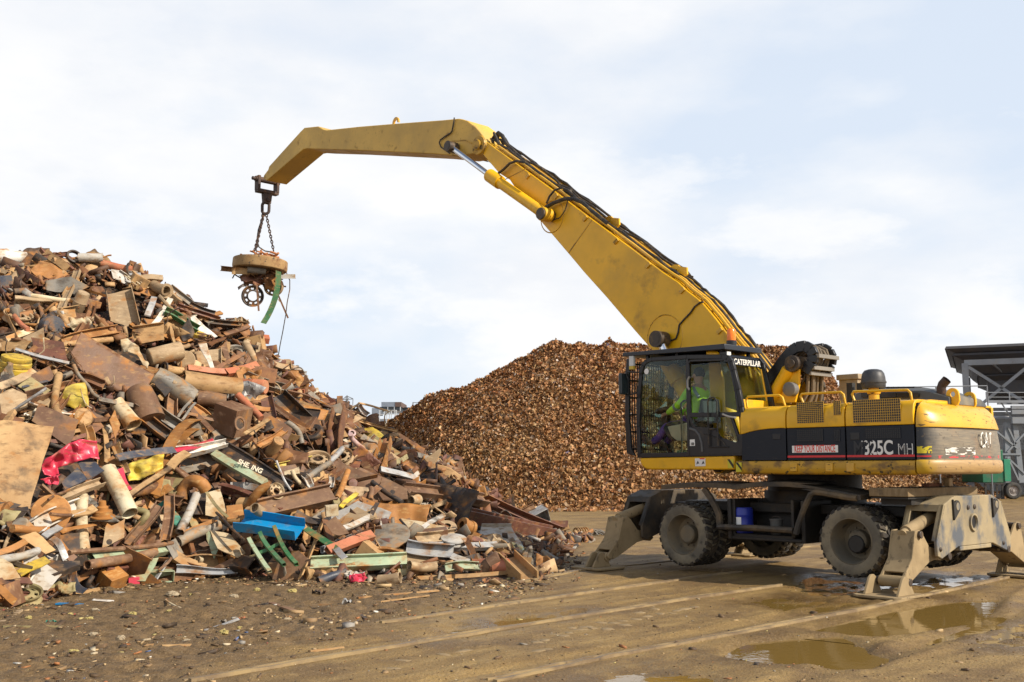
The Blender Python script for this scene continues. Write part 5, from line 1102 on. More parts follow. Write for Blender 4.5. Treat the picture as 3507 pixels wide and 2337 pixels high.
o=m.build('warehouse',CLG,None,smooth=0,center=True); tag(o,'pale ribbed warehouse showing behind the left shoulder of the shredded heap','building')
l=f_(900,700); bld('gable_shed','small blue grey shed behind the bent strip of scrap','building',[('wall',CLB,[(830,660,985,800,FY-3,5)])],(l.x,l.y,0))
m=MB(); 
for x in(1780,2038): a=f_(x,525,145.); m.tube([Vector((a.x,145,0)),a],.09,6)
m.tube([f_(1780,530,145.),f_(1910,540,145.),f_(2040,515,145.)],.06,6); o=m.build('lamp_gantry',STL,None,center=True); tag(o,'thin grey goalpost frame left of the ribbed warehouse','steel frame')
# pylon far away
PY=420.; m=MB(); g=lambda x,y:f_(x,y,PY)
for a,b in(((258,365),(210,700)),((262,365),(320,700)),((155,462),(258,385)),((262,385),(400,445)),((155,462),(400,450)),((228,430),(300,520)),((292,430),(235,520)),((235,520),(305,600)),((300,520),(222,600)),((397,448),(392,590)),((215,400),(300,400))): m.tube([g(*a),g(*b)],.16,4)
for x in(205,325): p_=g(x,700); m.tube([p_,Vector((p_.x,p_.y,0))],.2,4)
o=m.build('pylon',STL,None,smooth=0,center=True); tag(o,'distant lattice electricity pylon above the scrap heap shoulder','pylon')
# scattered hut roofs further along the horizon, hidden mostly by the heaps
# ================================================================== heaps: surfaces through real depth
class Heap:
    """mound given by its toe line (on the ground) and ridge line (with distance); behind the ridge it falls away again"""
    def __init__(s,toe,ridge,shape=.92,back=1.1):
        T=[gnd(*p) for p in toe]; R_=[at_y(x,y,Y) for x,y,Y in ridge]
        s.ta=[p.x/p.y for p in T]; s.ty=[p.y for p in T]; s.ra=[p.x/p.y for p in R_]; s.ry=[p.y for p in R_]; s.rz=[max(0.02,p.z) for p in R_]; s.sh=shape; s.bk=back
    def at(s,az,t):
        yt=np.interp(az,s.ta,s.ty); yr=np.interp(az,s.ra,s.ry); zr=np.interp(az,s.ra,s.rz); yr=np.maximum(yr,yt+.05)
        Y=yt+(yr-yt)*t; z=np.where(t<=1,zr*np.clip(t,0,1)**s.sh,zr*(1-np.clip((t-1)/s.bk,0,1)**1.3)); return az*Y,Y,z
    def hit(s,px,py,tmax=1.0):
        d=ray(px,py); az=d.x/d.y; g=d.z/d.y; lo,hi=-.3,tmax
        f=lambda t:(lambda r:HC+g*r[1]-r[2])(s.at(az,np.float64(t)))
        ts=np.linspace(0,tmax,41); prev=None
        for t in ts:
            x,y,z=s.at(az,np.float64(t))
            if HC+g*y<=z+1e-6: 
                a,b=max(0,t-tmax/40),t
                for _ in range(18):
                    m_=(a+b)/2; x,y,z=s.at(az,np.float64(m_))
                    if HC+g*y<=z: b=m_
                    else: a=m_
                x,y,z=s.at(az,np.float64(b)); return Vector((float(x),float(y),float(z))),b
        if g<-1e-4:
            yg=-HC/g
            if yg<float(np.interp(az,s.ta,s.ty)): return Vector((az*yg,yg,0.)),0.
        x,y,z=s.at(az,np.float64(tmax)); return Vector((float(x),float(y),HC+g*float(y))),tmax
# ---------------- shredded metal heap
SH=Heap([(1230,1702),(1500,1735),(1640,1744),(2200,1742),(2900,1728),(3300,1712),(3460,1703)],
 [(1230,1640,60),(1310,1466,57),(1335,1440,57),(1450,1378,56),(1600,1316,55),(1740,1245,55),(1830,1200,55),(1900,1184,55),(1990,1197,55),(2050,1205,55),(2090,1170,55.5),(2140,1176,56),(2200,1200,56),(2350,1215,57),(2500,1200,58),(2590,1192,58),(2640,1202,58),(2680,1196,58),(2760,1190,59),(2830,1258,60),(2880,1330,61),(2960,1420,62),(3100,1510,63),(3250,1620,64),(3390,1692,65),(3460,1700,66)],.95,1.)
def shred_mat():
    k=NT('shredded_flakes'); at=k.n('ShaderNodeAttribute',_attribute_name='tone').outputs['Color']; b=k.n('ShaderNodeBsdfPrincipled',Roughness=.6); k.l(at,b.inputs['Base Color']); b.inputs['Metallic'].default_value=.15; k.l(b.outputs[0],k.out.inputs[0]); return k.m
azs=np.linspace(SH.ra[0]-.005,SH.ra[-1]+.01,260); tt=np.concatenate([np.linspace(-.02,1,90),np.linspace(1.03,2,20)])
AZG,TG=np.meshgrid(azs,tt); X_,Y2_,Z_=SH.at(AZG,TG); 
lump=lambda X,Y:fbm(X*.35,Y*.35,4,31)*1.1+fbm(X*1.6,Y*1.6,3,33)*.35
Z_=np.maximum(Z_+lump(X_,Y2_)*np.clip(Z_/1.5,0,1)-.08,-.3)
n0=Z_.size; i_=np.arange(len(azs)-1)[None,:]+np.arange(len(tt)-1)[:,None]*len(azs)
fv=np.stack([i_,i_+1,i_+1+len(azs),i_+len(azs)],-1).reshape(-1,4); base_v=np.stack([X_,Y2_,Z_],-1).reshape(-1,3)
NF=150000; r1=rng.random((8,NF))
az=SH.ra[0]+(SH.ra[-1]-SH.ra[0])*r1[0]; t=r1[1]**.9*1.12; fx,fy,fz=SH.at(az,t); fz=fz+lump(fx,fy)*np.clip(fz/1.5,0,1)+rng.random(NF)*.10
# loose flakes spilled round the toe
sp=rng.random(NF)<.05; fy=np.where(sp,np.interp(az,SH.ta,SH.ty)-rng.random(NF)**2*3,fy); fx=np.where(sp,az*fy,fx); fz=np.where(sp,.02,fz)
sz=.031+.085*r1[2]**2.8; asp=.3+.6*r1[3]; P=np.stack([fx,fy,fz],-1)
d1=rng.normal(size=(NF,3)); d1/=np.linalg.norm(d1,axis=1)[:,None]; d2=np.cross(d1,rng.normal(size=(NF,3))); d2/=np.linalg.norm(d2,axis=1)[:,None]; d3=np.cross(d1,d2)
a=d1*sz[:,None]; b=d2*(sz*asp)[:,None]; c=d3*(sz*.5)[:,None]
q=np.stack([P-a-b+c,P-b,P+a-b+c,P+a+b+c,P+b,P-a+b+c],1).reshape(-1,3)   # two quads folded along the middle
o6=np.arange(NF)[:,None]*6+n0; ff=np.concatenate([o6+np.array([0,1,4,5]),o6+np.array([1,2,3,4])])
pal=np.array([(.30,.115,.035),(.38,.17,.055),(.22,.09,.03),(.14,.06,.025),(.45,.25,.095),(.36,.20,.075),(.50,.35,.17),(.24,.17,.10),(.30,.28,.25),(.55,.53,.50),(.05,.035,.025),(.40,.10,.02),(.05,.10,.28)])
pw_=np.array([.16,.16,.15,.11,.10,.10,.06,.05,.035,.015,.05,.013,.002]); ci=rng.choice(len(pal),NF,p=pw_/pw_.sum()); cc=pal[ci]*(.85+.3*rng.random((NF,1))); cc=cc*.62+np.array([[.27,.118,.038]])*.38
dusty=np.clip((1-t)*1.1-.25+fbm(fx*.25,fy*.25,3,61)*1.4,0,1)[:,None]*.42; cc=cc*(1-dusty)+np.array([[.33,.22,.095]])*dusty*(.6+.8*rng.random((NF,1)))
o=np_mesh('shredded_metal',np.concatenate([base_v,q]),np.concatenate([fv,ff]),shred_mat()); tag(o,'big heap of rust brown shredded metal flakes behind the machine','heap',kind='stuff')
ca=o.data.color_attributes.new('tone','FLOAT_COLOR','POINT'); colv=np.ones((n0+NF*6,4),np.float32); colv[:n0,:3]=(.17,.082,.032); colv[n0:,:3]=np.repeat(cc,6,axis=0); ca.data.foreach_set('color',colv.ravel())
# ---------------- scrap heap
SC=Heap([(-420,2120),(-200,2092),(0,2078),(350,2015),(520,1985),(700,1968),(1000,1985),(1250,1995),(1500,1988),(1700,1995),(1860,1985),(1920,1930),(1975,1862)],
 [(-500,850,21),(0,895,21),(200,890,21),(330,905,21.2),(470,935,21.4),(560,975,21.5),(640,1030,21.6),(720,1085,21.8),(850,1122,22),(920,1205,22.2),(1060,1340,22.6),(1180,1405,23),(1300,1480,23.4),(1450,1555,24),(1560,1600,24.4),(1640,1680,24.6),(1750,1755,24.8),(1890,1828,24.9),(1950,1852,24.9),(1985,1858,25)],.9,1.3)
SCR={}
def sm(name,base,l1,l2=None,rough=.65,metal=0.,lo=.5,rnd=.16,bump=True):
    L=[(l1,2.6,lo-.08,lo+.17,(1,1,1),.8,10)]
    if l2: L.append((l2,6,.55,.70,(1,1,2.6),.85,13))
    L.append((tuple(min(.6,x*1.35+.05) for x in base),1.1,.52,.78,(1,1,1),.85,9)); L.append(((.11,.062,.03),5,.54,.80,(1,1,2.5),.9,12)); L.append((T1,2.2,.58,.80,(1,1,1),.95,12))
    if max(base)-min(base)<.34: L.append(((.34,.14,.028),2.6,.55,.70,(1,1,1.4),.85,12)); L.append(((.035,.024,.017),1.9,.58,.74,(1,1,1),.7,12))
    SCR[name]=pmat('scrap_'+name,base,rough,metal,L,(35,.25,.006) if bump else None,rnd); return SCR[name]
T1=(.30,.185,.085)
sm('rust',(.155,.062,.024),(.24,.115,.042),(.07,.035,.02)); sm('orange_rust',(.36,.155,.035),(.20,.085,.025),(.45,.27,.10)); sm('tan',(.44,.265,.11),(.32,.18,.075),(.22,.12,.05))
sm('brown',(.125,.055,.022),(.20,.10,.05),T1,.45); sm('dark',(.035,.03,.028),(.10,.06,.035),(.16,.10,.05),.5,.2); sm('grey',(.19,.175,.15),(.26,.19,.11),(.10,.07,.045),.5); sm('light_grey',(.46,.44,.40),(.34,.27,.18),(.22,.14,.07),.45)
sm('cream',(.56,.46,.30),(.40,.27,.13),(.26,.14,.05)); sm('white',(.70,.68,.63),(.50,.42,.30),(.35,.22,.10),.5); sm('mint',(.34,.42,.27),(.36,.30,.16),(.24,.13,.05),.5,lo=.53); sm('green',(.035,.14,.05),(.12,.15,.06),(.26,.19,.09),.5,lo=.55)
sm('blue',(.004,.24,.52),(.005,.17,.42),(.05,.16,.32),.4,lo=.55,rnd=.03); sm('red',(.55,.035,.075),(.42,.03,.05),(.24,.09,.03),.35,lo=.58,rnd=.03); sm('salmon',(.44,.14,.065),(.34,.13,.06),(.24,.12,.05),.5); sm('lilac',(.40,.28,.28),(.32,.20,.17),(.55,.47,.42),.5)
sm('yellow',(.55,.38,.035),(.30,.20,.04),(.12,.08,.035),.5); sm('olive',(.26,.22,.10),(.33,.25,.12),(.13,.09,.04)); sm('wood',(.36,.22,.095),(.26,.15,.06),(.45,.31,.15),.8); sm('maroon',(.13,.05,.03),(.20,.08,.05),T1,.5); sm('navy',(.045,.052,.075),(.09,.085,.08),(.20,.14,.08),.4); sm('teal',(.02,.28,.19),(.05,.20,.15),None,.5); sm('plum',(.15,.073,.035),(.22,.13,.07),(.30,.19,.11)); sm('galv',(.38,.385,.39),(.28,.26,.23),(.46,.44,.40),.4,.3); sm('dust',(.36,.255,.145),(.27,.175,.09),(.46,.35,.21))
CR={1:crop(0,800,3.136),2:crop(500,950,3.136),3:crop(0,1250,3.136),4:crop(600,1350,3.136),5:crop(1200,1450,2.614),6:crop(0,1650,2.614),7:crop(700,1650,2.614)}
CR[0]=lambda x,y:(x,y)
CS={0:1.,1:3.136,2:3.136,3:3.136,4:3.136,5:2.614,6:2.614,7:2.614}
def sfc(px,py,lift):
    p,t=SC.hit(px,py); v=(CAM-p); v=(v/v.length+Vector((0,0,.25))).normalized(); return p+(CAM-p).normalized()*lift, (p-CAM).dot(FW)
PLACED=[]      # (px,py,label) of every placed piece
def fin(o,name,label,cat,px,py,group=None): tag(o,label,cat,group,'thing'); PLACED.append((px,py,label,name)); return o
def sect(kind,w,t,h=None):
    """profile loops (y across, n towards the viewer); returns list of closed outlines"""
    b=h or w*.5
    if kind in('plank','bar'): return [[(-w/2,-t/2),(w/2,-t/2),(w/2,t/2),(-w/2,t/2)]]
    if kind=='I':   # flanges at +-w/2
        return [[(-w/2,-b/2),(-w/2+t,-b/2),(-w/2+t,-t/2),(w/2-t,-t/2),(w/2-t,-b/2),(w/2,-b/2),(w/2,b/2),(w/2-t,b/2),(w/2-t,t/2),(-w/2+t,t/2),(-w/2+t,b/2),(-w/2,b/2)]]
    if kind=='C': return [[(-w/2,-t),(w/2,-t),(w/2,b),(w/2-t,b),(w/2-t,0),(-w/2+t,0),(-w/2+t,b),(-w/2,b)]]
    if kind=='L': return [[(-w/2,0),(w/2,0),(w/2,t),(-w/2+t,t),(-w/2+t,b),(-w/2,b)]]
    if kind=='T': return [[(-w/2,0),(-t/2,0),(-t/2,-b),(t/2,-b),(t/2,0),(w/2,0),(w/2,t),(-w/2,t)]]
    if kind=='tubebox': return [[(-w/2,-b/2),(w/2,-b/2),(w/2,b/2),(-w/2,b/2)],[(-w/2+t,-b/2+t),(w/2-t,-b/2+t),(w/2-t,b/2-t),(-w/2+t,b/2-t)]]
    n=16 if w>.08 else 8
    c=[(math.cos(2*PI*i/n)*w/2,math.sin(2*PI*i/n)*w/2) for i in range(n)]
    if kind=='pipe': return [c,[(a*(1-2*t/w),b_*(1-2*t/w)) for a,b_ in c]]
    if kind=='rod': return [c]
    if kind=='half': 
        cc=[(math.cos(a)*w/2,math.sin(a)*w/2*.9) for a in np.linspace(0,PI,11)]; return [cc+[(a*(1-2*t/w),b_*(1-2*t/w)) for a,b_ in reversed(cc)]]
def sweep(A,B,outs,N,segs=6,bow=0,sag=None,jit=.0,jag=0.,taper=1.):
    X=(B-A); L=X.length; X.normalize(); N=(N-X*N.dot(X)).normalized(); Yv=N.cross(X); m=MB(); ph=random.random()*9
    def loop(o,i):
        t=i/segs; off=4*bow*t*(1-t); sag_=4*(sag or 0)*t*(1-t); s=1+(taper-1)*t
        base=A+X*(L*t)+Yv*off+N*sag_+Yv*(jit*math.sin(ph+5*t))+N*(jit*math.cos(ph*1.7+4*t)); P=[]
        for k_,(y,n) in enumerate(o):
            e=X*(random.uniform(-jag,jag)) if (i in(0,segs) and jag) else Vector((0,0,0)); P.append(base+Yv*y*s+N*n*s+e)
        return P
    if len(outs)==1: m.loft([loop(outs[0],i) for i in range(segs+1)])
    else:
        O_=[loop(outs[0],i) for i in range(segs+1)]; I_=[loop(outs[1],i) for i in range(segs+1)]; n=len(outs[0])
        m.loft(O_,cap=(False,False)); m.loft(I_,cap=(False,False))
        for e in(0,segs):
            m.add(O_[e]+I_[e],[(k_,(k_+1)%n,n+(k_+1)%n,n+k_) for k_ in range(n)])
        if outs[0] and L<60: m.add([p for p in I_[segs//2]],[tuple(range(n))])   # a blocked bore: dark inside
    return m
def ln(kind,c,x1,y1,x2,y2,w,mat,name,label,cat,t=None,h=None,roll=0.,d1=0.,d2=0.,lift=.12,segs=8,group=None,up=.35,**kw):
    kw.setdefault('jit',.009); kw.setdefault('bow',random.uniform(-.14,.14)); kw.setdefault('jag',.008)
    X1,Y1=CR[c](x1,y1); X2,Y2=CR[c](x2,y2); s=CS[c]
    mx,my=(X1+X2)/2,(Y1+Y2)/2; pc,dep=sfc(mx,my,lift)
    # lie on a plane through the middle: mean of heap slope and view direction
    A_,_=sfc(X1,Y1,lift+d1); B_,_=sfc(X2,Y2,lift+d2)
    # limit depth spread so that length stays believable
    sp=(B_-A_).dot(FW); lim=1.6*math.hypot(X2-X1,Y2-Y1)*dep/F
    if abs(sp)>lim:
        mid=(A_+B_)/2; k_=lim/abs(sp)
        dm=(mid-CAM).dot(FW)
        def at_dep(X,Y,D): d=ray(X,Y); return CAM+d*D
        A_=at_dep(X1,Y1,dep-lift-math.copysign(lim/2,sp)-d1*0); B_=at_dep(X2,Y2,dep-lift+math.copysign(lim/2,sp))
    wm=w/s*dep/F; tm=(t/s*dep/F) if t else max(.006,wm*.09); hm=(h/s*dep/F) if h else None
    V_=(CAM-pc).normalized(); N=(V_*(1-up)+Vector((0,0,1))*up); X=(B_-A_).normalized(); N=(N-X*N.dot(X)).normalized()
    N=Matrix.Rotation(math.radians(roll),3,X)@N
    if kind in('plank','bar'): tm=t/s*dep/F if t else max(.012,wm*.25)
    m=sweep(A_,B_,sect(kind,wm,tm,hm),N,segs,**{k_:(v*wm if k_ in('bow','sag') else v) for k_,v in kw.items()})
    o=m.build(name,SCR[mat],None,smooth=40,center=True); return fin(o,name,label,cat,mx,my,group)
def crumple(o,amp,sc,sub=2):
    me=o.data; bm=bmesh.new(); bm.from_mesh(me); bmesh.ops.triangulate(bm,faces=bm.faces)
    for _ in range(sub): bmesh.ops.subdivide_edges(bm,edges=bm.edges[:],cuts=1,use_grid_fill=True)
    ph=random.random()*50; bm.normal_update()
    from mathutils import noise
    for v in bm.verts: v.co+=v.normal*amp*noise.noise(Vector(v.co)*sc+Vector((ph,ph,0)))*2
    bm.to_mesh(me); bm.free(); me.update()
def pl(c,pts,mat,name,label,cat,yaw=0.,pitch=0.,th=.014,cr=0.,crs=3.,lift=.14,fl=None,group=None,up=.30,sub=2):
    Q=[CR[c](x,y) for x,y in pts]; mx=sum(q[0] for q in Q)/len(Q); my=sum(q[1] for q in Q)/len(Q); pc,dep=sfc(mx,my,lift)
    V_=(CAM-pc).normalized(); N=(V_*(1-up)+Vector((0,0,1))*up).normalized()
    N=Matrix.Rotation(math.radians(yaw),3,'Z')@N; N=Matrix.Rotation(math.radians(pitch),3,RT)@N
    for _ in range(12):
        if N.dot(V_)<.5: N=(N+V_*.2).normalized()
    P=[]
    for x,y in Q: d=ray(x,y); P.append(CAM+d*((pc-CAM).dot(N)/d.dot(N)))
    P2=[]
    for a,b in zip(P,P[1:]+P[:1]):      # rough cut edges
        P2.append(a)
        if (b-a).length>.25:
            e=(b-a).cross(N).normalized(); P2+= [a.lerp(b,.33)+e*random.uniform(-.012,.012),a.lerp(b,.67)+e*random.uniform(-.012,.012)]
    m=MB(); 
    if cr: m.add(P2,[tuple(range(len(P2)))])  # crumpled below
    else: m.extr(P2,-N*th)
    o=m.build(name,SCR[mat],None,smooth=30,center=True)
    if cr:
        crumple(o,cr,crs,sub+1)
        if cr>.025: crumple(o,cr*.5,crs*2.6,0)
        o.data.polygons.foreach_set('use_smooth',[True]*len(o.data.polygons)); o.data.set_sharp_from_angle(angle=math.radians(22)); so=o.modifiers.new('thickness','SOLIDIFY'); so.thickness=th*.6
    if fl:       # turned-up edges: list of (edge index, height m)
        for e,hh in fl:
            a,b=P[e],P[(e+1)%len(P)]; ee=(b-a).cross(N).normalized()*.012; q=MB().extr([a,b,b+N*hh,a+N*hh],ee); k_=q.build('flange',SCR[mat],o); k_.location=-o.location
    return fin(o,name,label,cat,mx,my,group)
def rim_mesh(r,dp,holes,hub=.42,sectors=None):
    m=MB(); n=holes*6
    m.lathe([(r*.90,.0),(r*.99,.012),(r,.0),(r*.97,-.02),(r*.93,-.03),(r*.86,-dp*.5),(r*.93,-dp+.02),(r*1.0,-dp),(r*.98,-dp-.01),(r*.90,-dp),(r*.83,-dp*.5)],(0,0,0),(0,0,1),n,closed=True)
    rr=[r*.86,r*.76,r*.60,r*.50,r*hub]; zz=[-dp*.40,-dp*.33,-dp*.22,-dp*.16,-dp*.15]
    ring=[[Vector((a*math.cos(2*PI*i/n),a*math.sin(2*PI*i/n),z)) for i in range(n)] for a,z in zip(rr,zz)]
    vs=[p for R_ in ring for p in R_]; fs=[]
    for j in range(4):
        for i in range(n):
            if j==1 and i%6 in(1,2,3): continue
            fs.append((j*n+i,j*n+(i+1)%n,(j+1)*n+(i+1)%n,(j+1)*n+i))
    b=len(vs); vs2=vs+[p-Vector((0,0,.012)) for p in vs]; m.add(vs2,fs+[tuple(q+b for q in reversed(f)) for f in fs])
    m.lathe([(r*hub,-dp*.15),(r*hub,-dp*.35),(r*hub*.93,-dp*.35),(r*hub*.93,-dp*.14)],(0,0,0),(0,0,1),n)
    return m
def rm(c,x,y,r,nrm,mat,name,label,cat,holes=8,dp=.5,lift=.15,hub=.42,group=None):
    X,Y=CR[c](x,y); pc,dep=sfc(X,Y,lift); rm_=r/CS[c]*dep/F; V_=(CAM-pc).normalized(); U_=Vector((0,0,1)); R_=V_.cross(U_)*-1; R_=U_.cross(V_)
    n=(R_.normalized()*nrm[0]+U_*nrm[1]+V_*nrm[2]).normalized()
    m=rim_mesh(rm_,rm_*dp,holes,hub); o=m.build(name,SCR[mat],None,smooth=40); o.location=pc
    x_,y_,z_=frame(n); o.rotation_euler=Matrix((x_,y_,z_)).transposed().to_euler(); return fin(o,name,label,cat,X,Y,group)
def la(c,x,y,nrm,prof,mat,name,label,cat,lift=.2,n=28,group=None,a1=2*PI,smooth=40):
    """turned piece: profile in pixels of that view"""
    X,Y=CR[c](x,y); pc,dep=sfc(X,Y,lift); s=dep/F/CS[c]; V_=(CAM-pc).normalized(); U_=Vector((0,0,1)); R_=U_.cross(V_).normalized()
    nn=(R_*nrm[0]+U_*nrm[1]+V_*nrm[2]).normalized(); m=MB(); m.lathe([(a*s,h*s) for a,h in prof],(0,0,0),nn,n,a1=a1); o=m.build(name,SCR[mat],None,smooth=smooth); o.location=pc; return fin(o,name,label,cat,X,Y,group)
def cv(c,pts,w,mat,name,label,cat,lift=.25,n=7,group=None,r2=None,smooth=True):
    P=[];Q=[CR[c](x,y) for x,y in pts]; mx=sum(q[0] for q in Q)/len(Q); my=sum(q[1] for q in Q)/len(Q); pc,dep=sfc(mx,my,lift)
    for i,(x,y) in enumerate(Q): d=ray(x,y); P.append(CAM+d*(dep-lift+random.uniform(-.05,.05)))
    R_=[]   # Catmull-Rom
    for i in range(len(P)-1):
        p0,p1,p2,p3=P[max(i-1,0)],P[i],P[i+1],P[min(i+2,len(P)-1)]
        for t in(0,.25,.5,.75): R_.append(.5*((2*p1)+(p2-p0)*t+(2*p0-5*p1+4*p2-p3)*t*t+(3*p1-p0-3*p2+p3)*t**3))
    R_.append(P[-1]); r=w/CS[c]*dep/F/2; rad=[r+(((r2 or w)/CS[c]*dep/F/2)-r)*i/(len(R_)-1) for i in range(len(R_))]
    m=MB(); m.tube(R_,rad,n if w<40 else 18); o=m.build(name,SCR[mat],None,smooth=50,center=True); return fin(o,name,label,cat,mx,my,group)
def bx(c,x,y,w,h,d,mat,name,label,cat,yaw=0,pitch=0,rollz=0,open_=None,lift=.15,th=.012,group=None,cr=0.):
    """box w x h x d pixels; open_ = face left open (+z towards viewer 'front', 'top')"""
    X,Y=CR[c](x,y); pc,dep=sfc(X,Y,lift); s=dep/F/CS[c]; w,h,d=w*s,h*s,d*s; m=MB()
    if open_:
        # local z = open direction
        m.box(-w/2,w/2,-h/2,h/2,-d/2,-d/2+th); m.box(-w/2,-w/2+th,-h/2,h/2,-d/2+th,d/2); m.box(w/2-th,w/2,-h/2,h/2,-d/2+th,d/2); m.box(-w/2+th,w/2-th,-h/2,-h/2+th,-d/2+th,d/2); m.box(-w/2+th,w/2-th,h/2-th,h/2,-d/2+th,d/2)
    else: m.box(-w/2,w/2,-h/2,h/2,-d/2,d/2)
    o=m.build(name,SCR[mat],None,smooth=30,bev=.006 if not cr else 0); 
    if cr: crumple(o,cr,4.,3)
    V_=(CAM-pc).normalized(); R_=Vector((0,0,1)).cross(V_).normalized(); U2=V_.cross(R_); Mx=Matrix((R_,U2,V_)).transposed()
    Mx=Mx@Matrix.Rotation(math.radians(rollz),3,'Z')@Matrix.Rotation(math.radians(pitch),3,'X')@Matrix.Rotation(math.radians(yaw),3,'Y'); o.location=pc; o.rotation_euler=Mx.to_euler(); return fin(o,name,label,cat,X,Y,group)
# ================================================================== scrap pieces, one object each
# --- upper left of the heap
la(1,80,258,(1,.06,.15),[(0,-260),(88,-250),(92,-30),(97,-10),(97,5),(86,20),(60,190),(0,205)],'white','scrap_tank','rusty white tank with a tapered end at the very top left of the heap','tank')
pl(1,[(190,352),(312,212),(432,290),(335,385)],'brown','scrap_plate','rusty brown plate leaning just right of the white tank','plate',yaw=-20)
pl(1,[(330,385),(432,292),(560,325),(800,480),(795,590),(640,615),(470,535)],'orange_rust','scrap_sheet','large dark sheet blotched with orange rust below the top left ridge','sheet',cr=.03,yaw=15)
ln('C',1,215,395,470,560,120,'maroon','steel_channel','short dark maroon channel below the leaning brown plate near the top left','channel',h=60,roll=-30)
pl(1,[(-40,395),(60,340),(232,372),(212,480),(-40,475)],'tan','plywood_sheet','bare tan sheet at the left edge under the white tank','sheet',up=.5)
ln('I',1,455,258,735,222,48,'maroon','steel_beam','dark red beam lying along the top left ridge','beam',lift=.3)
ln('pipe',1,570,300,850,318,78,'dust','flanged_pipe','open ended dusty pipe under the dark red ridge beam','pipe',d1=.25)
la(1,575,302,(-.8,.1,.6),[(42,8),(56,8),(56,-6),(42,-6)],'dust','pipe_flange','round flange on the end of the dusty ridge pipe','flange')
la(1,795,250,(.3,.5,.8),[(60,18),(78,16),(84,0),(80,-22),(62,-26)],'dark','worn_tyre','black tyre half buried in the ridge beside the pale ridge drum','tyre',lift=.25)
ln('rod',1,845,262,1105,250,95,'light_grey','ridge_drum','pale grey cylinder lying along the ridge top','drum',lift=.3)
ln('rod',1,1105,252,1197,236,18,'orange_rust','steel_rod','thin rusty rod sticking out past the pale ridge cylinder','rod',lift=.3)
ln('rod',1,1085,322,1420,392,88,'salmon','pink_pipe','scuffed pinkish pipe lying along the ridge right of the pale cylinder','pipe',lift=.25)
la(1,1400,385,(.8,.1,.5),[(54,10),(70,8),(74,-8),(60,-14)],'dark','hoop','black hoop at the right end of the pinkish ridge pipe','hoop',lift=.3)
pl(1,[(1190,382),(1285,398),(1520,560),(1440,592),(1215,480)],'light_grey','louvre_panel','pale grey panel with raised ribs below the pinkish ridge pipe','panel',fl=[(1,.05)],yaw=20)
for q in range(3): ln('bar',1,1255+26*q,392+4*q,1480+22*q,555-12*q,9,'cream','panel_rib','one of three cream ribs lying along the pale ribbed panel','strip',lift=.24,group='ribs on the pale panel')
ln('tubebox',1,1512,480,1745,478,58,'dust','box_beam','tan box beam jutting out of the upper skyline','beam',lift=.25,h=40)
pl(1,[(1378,424),(1512,420),(1514,452),(1400,448)],'galv','blue_tin','small pale blue tin strip at the skyline beside the tan box beam','tin',lift=.35)
ln('pipe',1,1650,560,1785,615,118,'dust','flanged_pipe','short wide pipe with its bore facing the camera on the skyline','pipe',d2=.35,t=14)
la(1,1790,618,(.55,-.1,.85),[(44,6),(78,6),(80,-8),(44,-8)],'dust','pipe_flange','bolted ring flange on the mouth of the wide skyline pipe','flange',lift=.4)
ln('C',1,1820,580,2060,770,70,'grey','steel_channel','long grey channel sloping down the skyline past the flange','channel',lift=.2,h=30)
ln('rod',1,1712,672,1985,965,42,'dust','scaffold_pole','long tan pole crossing a white plank near the upper right slope','pole',lift=.42)
ln('plank',1,1835,705,1650,980,58,'white','painted_plank','white painted plank leaning under the long tan pole','plank',lift=.3)
ln('plank',1,1662,682,1585,890,62,'galv','bent_plate_strip','dull silver strip left of the white painted plank','strip',lift=.3,sag=.6)
pl(1,[(1140,655),(1412,598),(1505,985),(1370,1005),(1180,935)],'dust','wide_channel','wide tan and grey channel with upright side flanges facing the camera','channel',fl=[(1,.16),(4,.16)],lift=.3)
pl(1,[(790,690),(840,668),(1095,742),(1075,800),(828,845)],'brown','torn_plate','torn brown plate left of the wide tan channel','plate',cr=.02,lift=.3)
ln('pipe',1,340,678,790,722,54,'cream','cream_pipe','long cream pipe lying across the upper slope','pipe',lift=.35)
rm(1,200,868,150,(.15,.88,.45),'dust','wheel_rim','dusty wheel rim lying flat near the left edge','wheel rim',8,.45,.3)
ln('rod',1,150,890,300,1030,52,'salmon','red_pipe','short faded red pipe poking down beside the flat dusty rim','pipe',lift=.4)
la(1,560,1000,(.35,.05,.9),[(0,70),(58,70),(60,60),(108,58),(112,50),(112,-90),(0,-95)],'navy','gearbox','dark blue gearbox with a round bolted end plate','gearbox',lift=.3)
for q in range(10):
    a=2*PI*q/10; la(1,572+88*math.cos(a),1002-84*math.sin(a),(.35,.05,.9),[(0,8),(9,7),(9,0)],'dark','bolt','bolt on the rim of the dark blue gearbox end plate','bolt',lift=.47,n=8,group='gearbox end bolts')
pl(1,[(710,985),(740,905),(860,930),(900,885),(985,950),(950,1005),(800,1055)],'cream','crumpled_sheet','crumpled cream sheet right of the dark blue gearbox','sheet',cr=.07,crs=4,lift=.3)
ln('C',1,665,1165,1250,1030,95,'orange_rust','steel_channel','orange brown channel open upward below the crumpled cream sheet','channel',h=50,roll=20,lift=.3)
ln('pipe',1,660,1195,1200,1135,62,'tan','long_pipe','tan pipe running under the orange brown channel','pipe',lift=.3)
pl(1,[(1425,1012),(1758,965),(1765,1140),(1420,1190)],'tan','tan_plate','flat tan plate with a folded top edge right of the tan pipe','plate',fl=[(0,.07)],lift=.3,yaw=-10)
pl(1,[(330,1115),(680,1165),(732,1372),(385,1290)],'maroon','maroon_plate','plain dark maroon plate left of the largest brown plate','plate',lift=.3,yaw=-15)
ln('I',1,-60,1180,850,1540,80,'brown','long_girder','long dark girder sloping under the maroon plate','girder',h=90,lift=.15)
ln('L',1,165,1245,742,1402,40,'galv','silver_strip','bright silver angle strip lying on the long dark girder','strip',lift=.4)
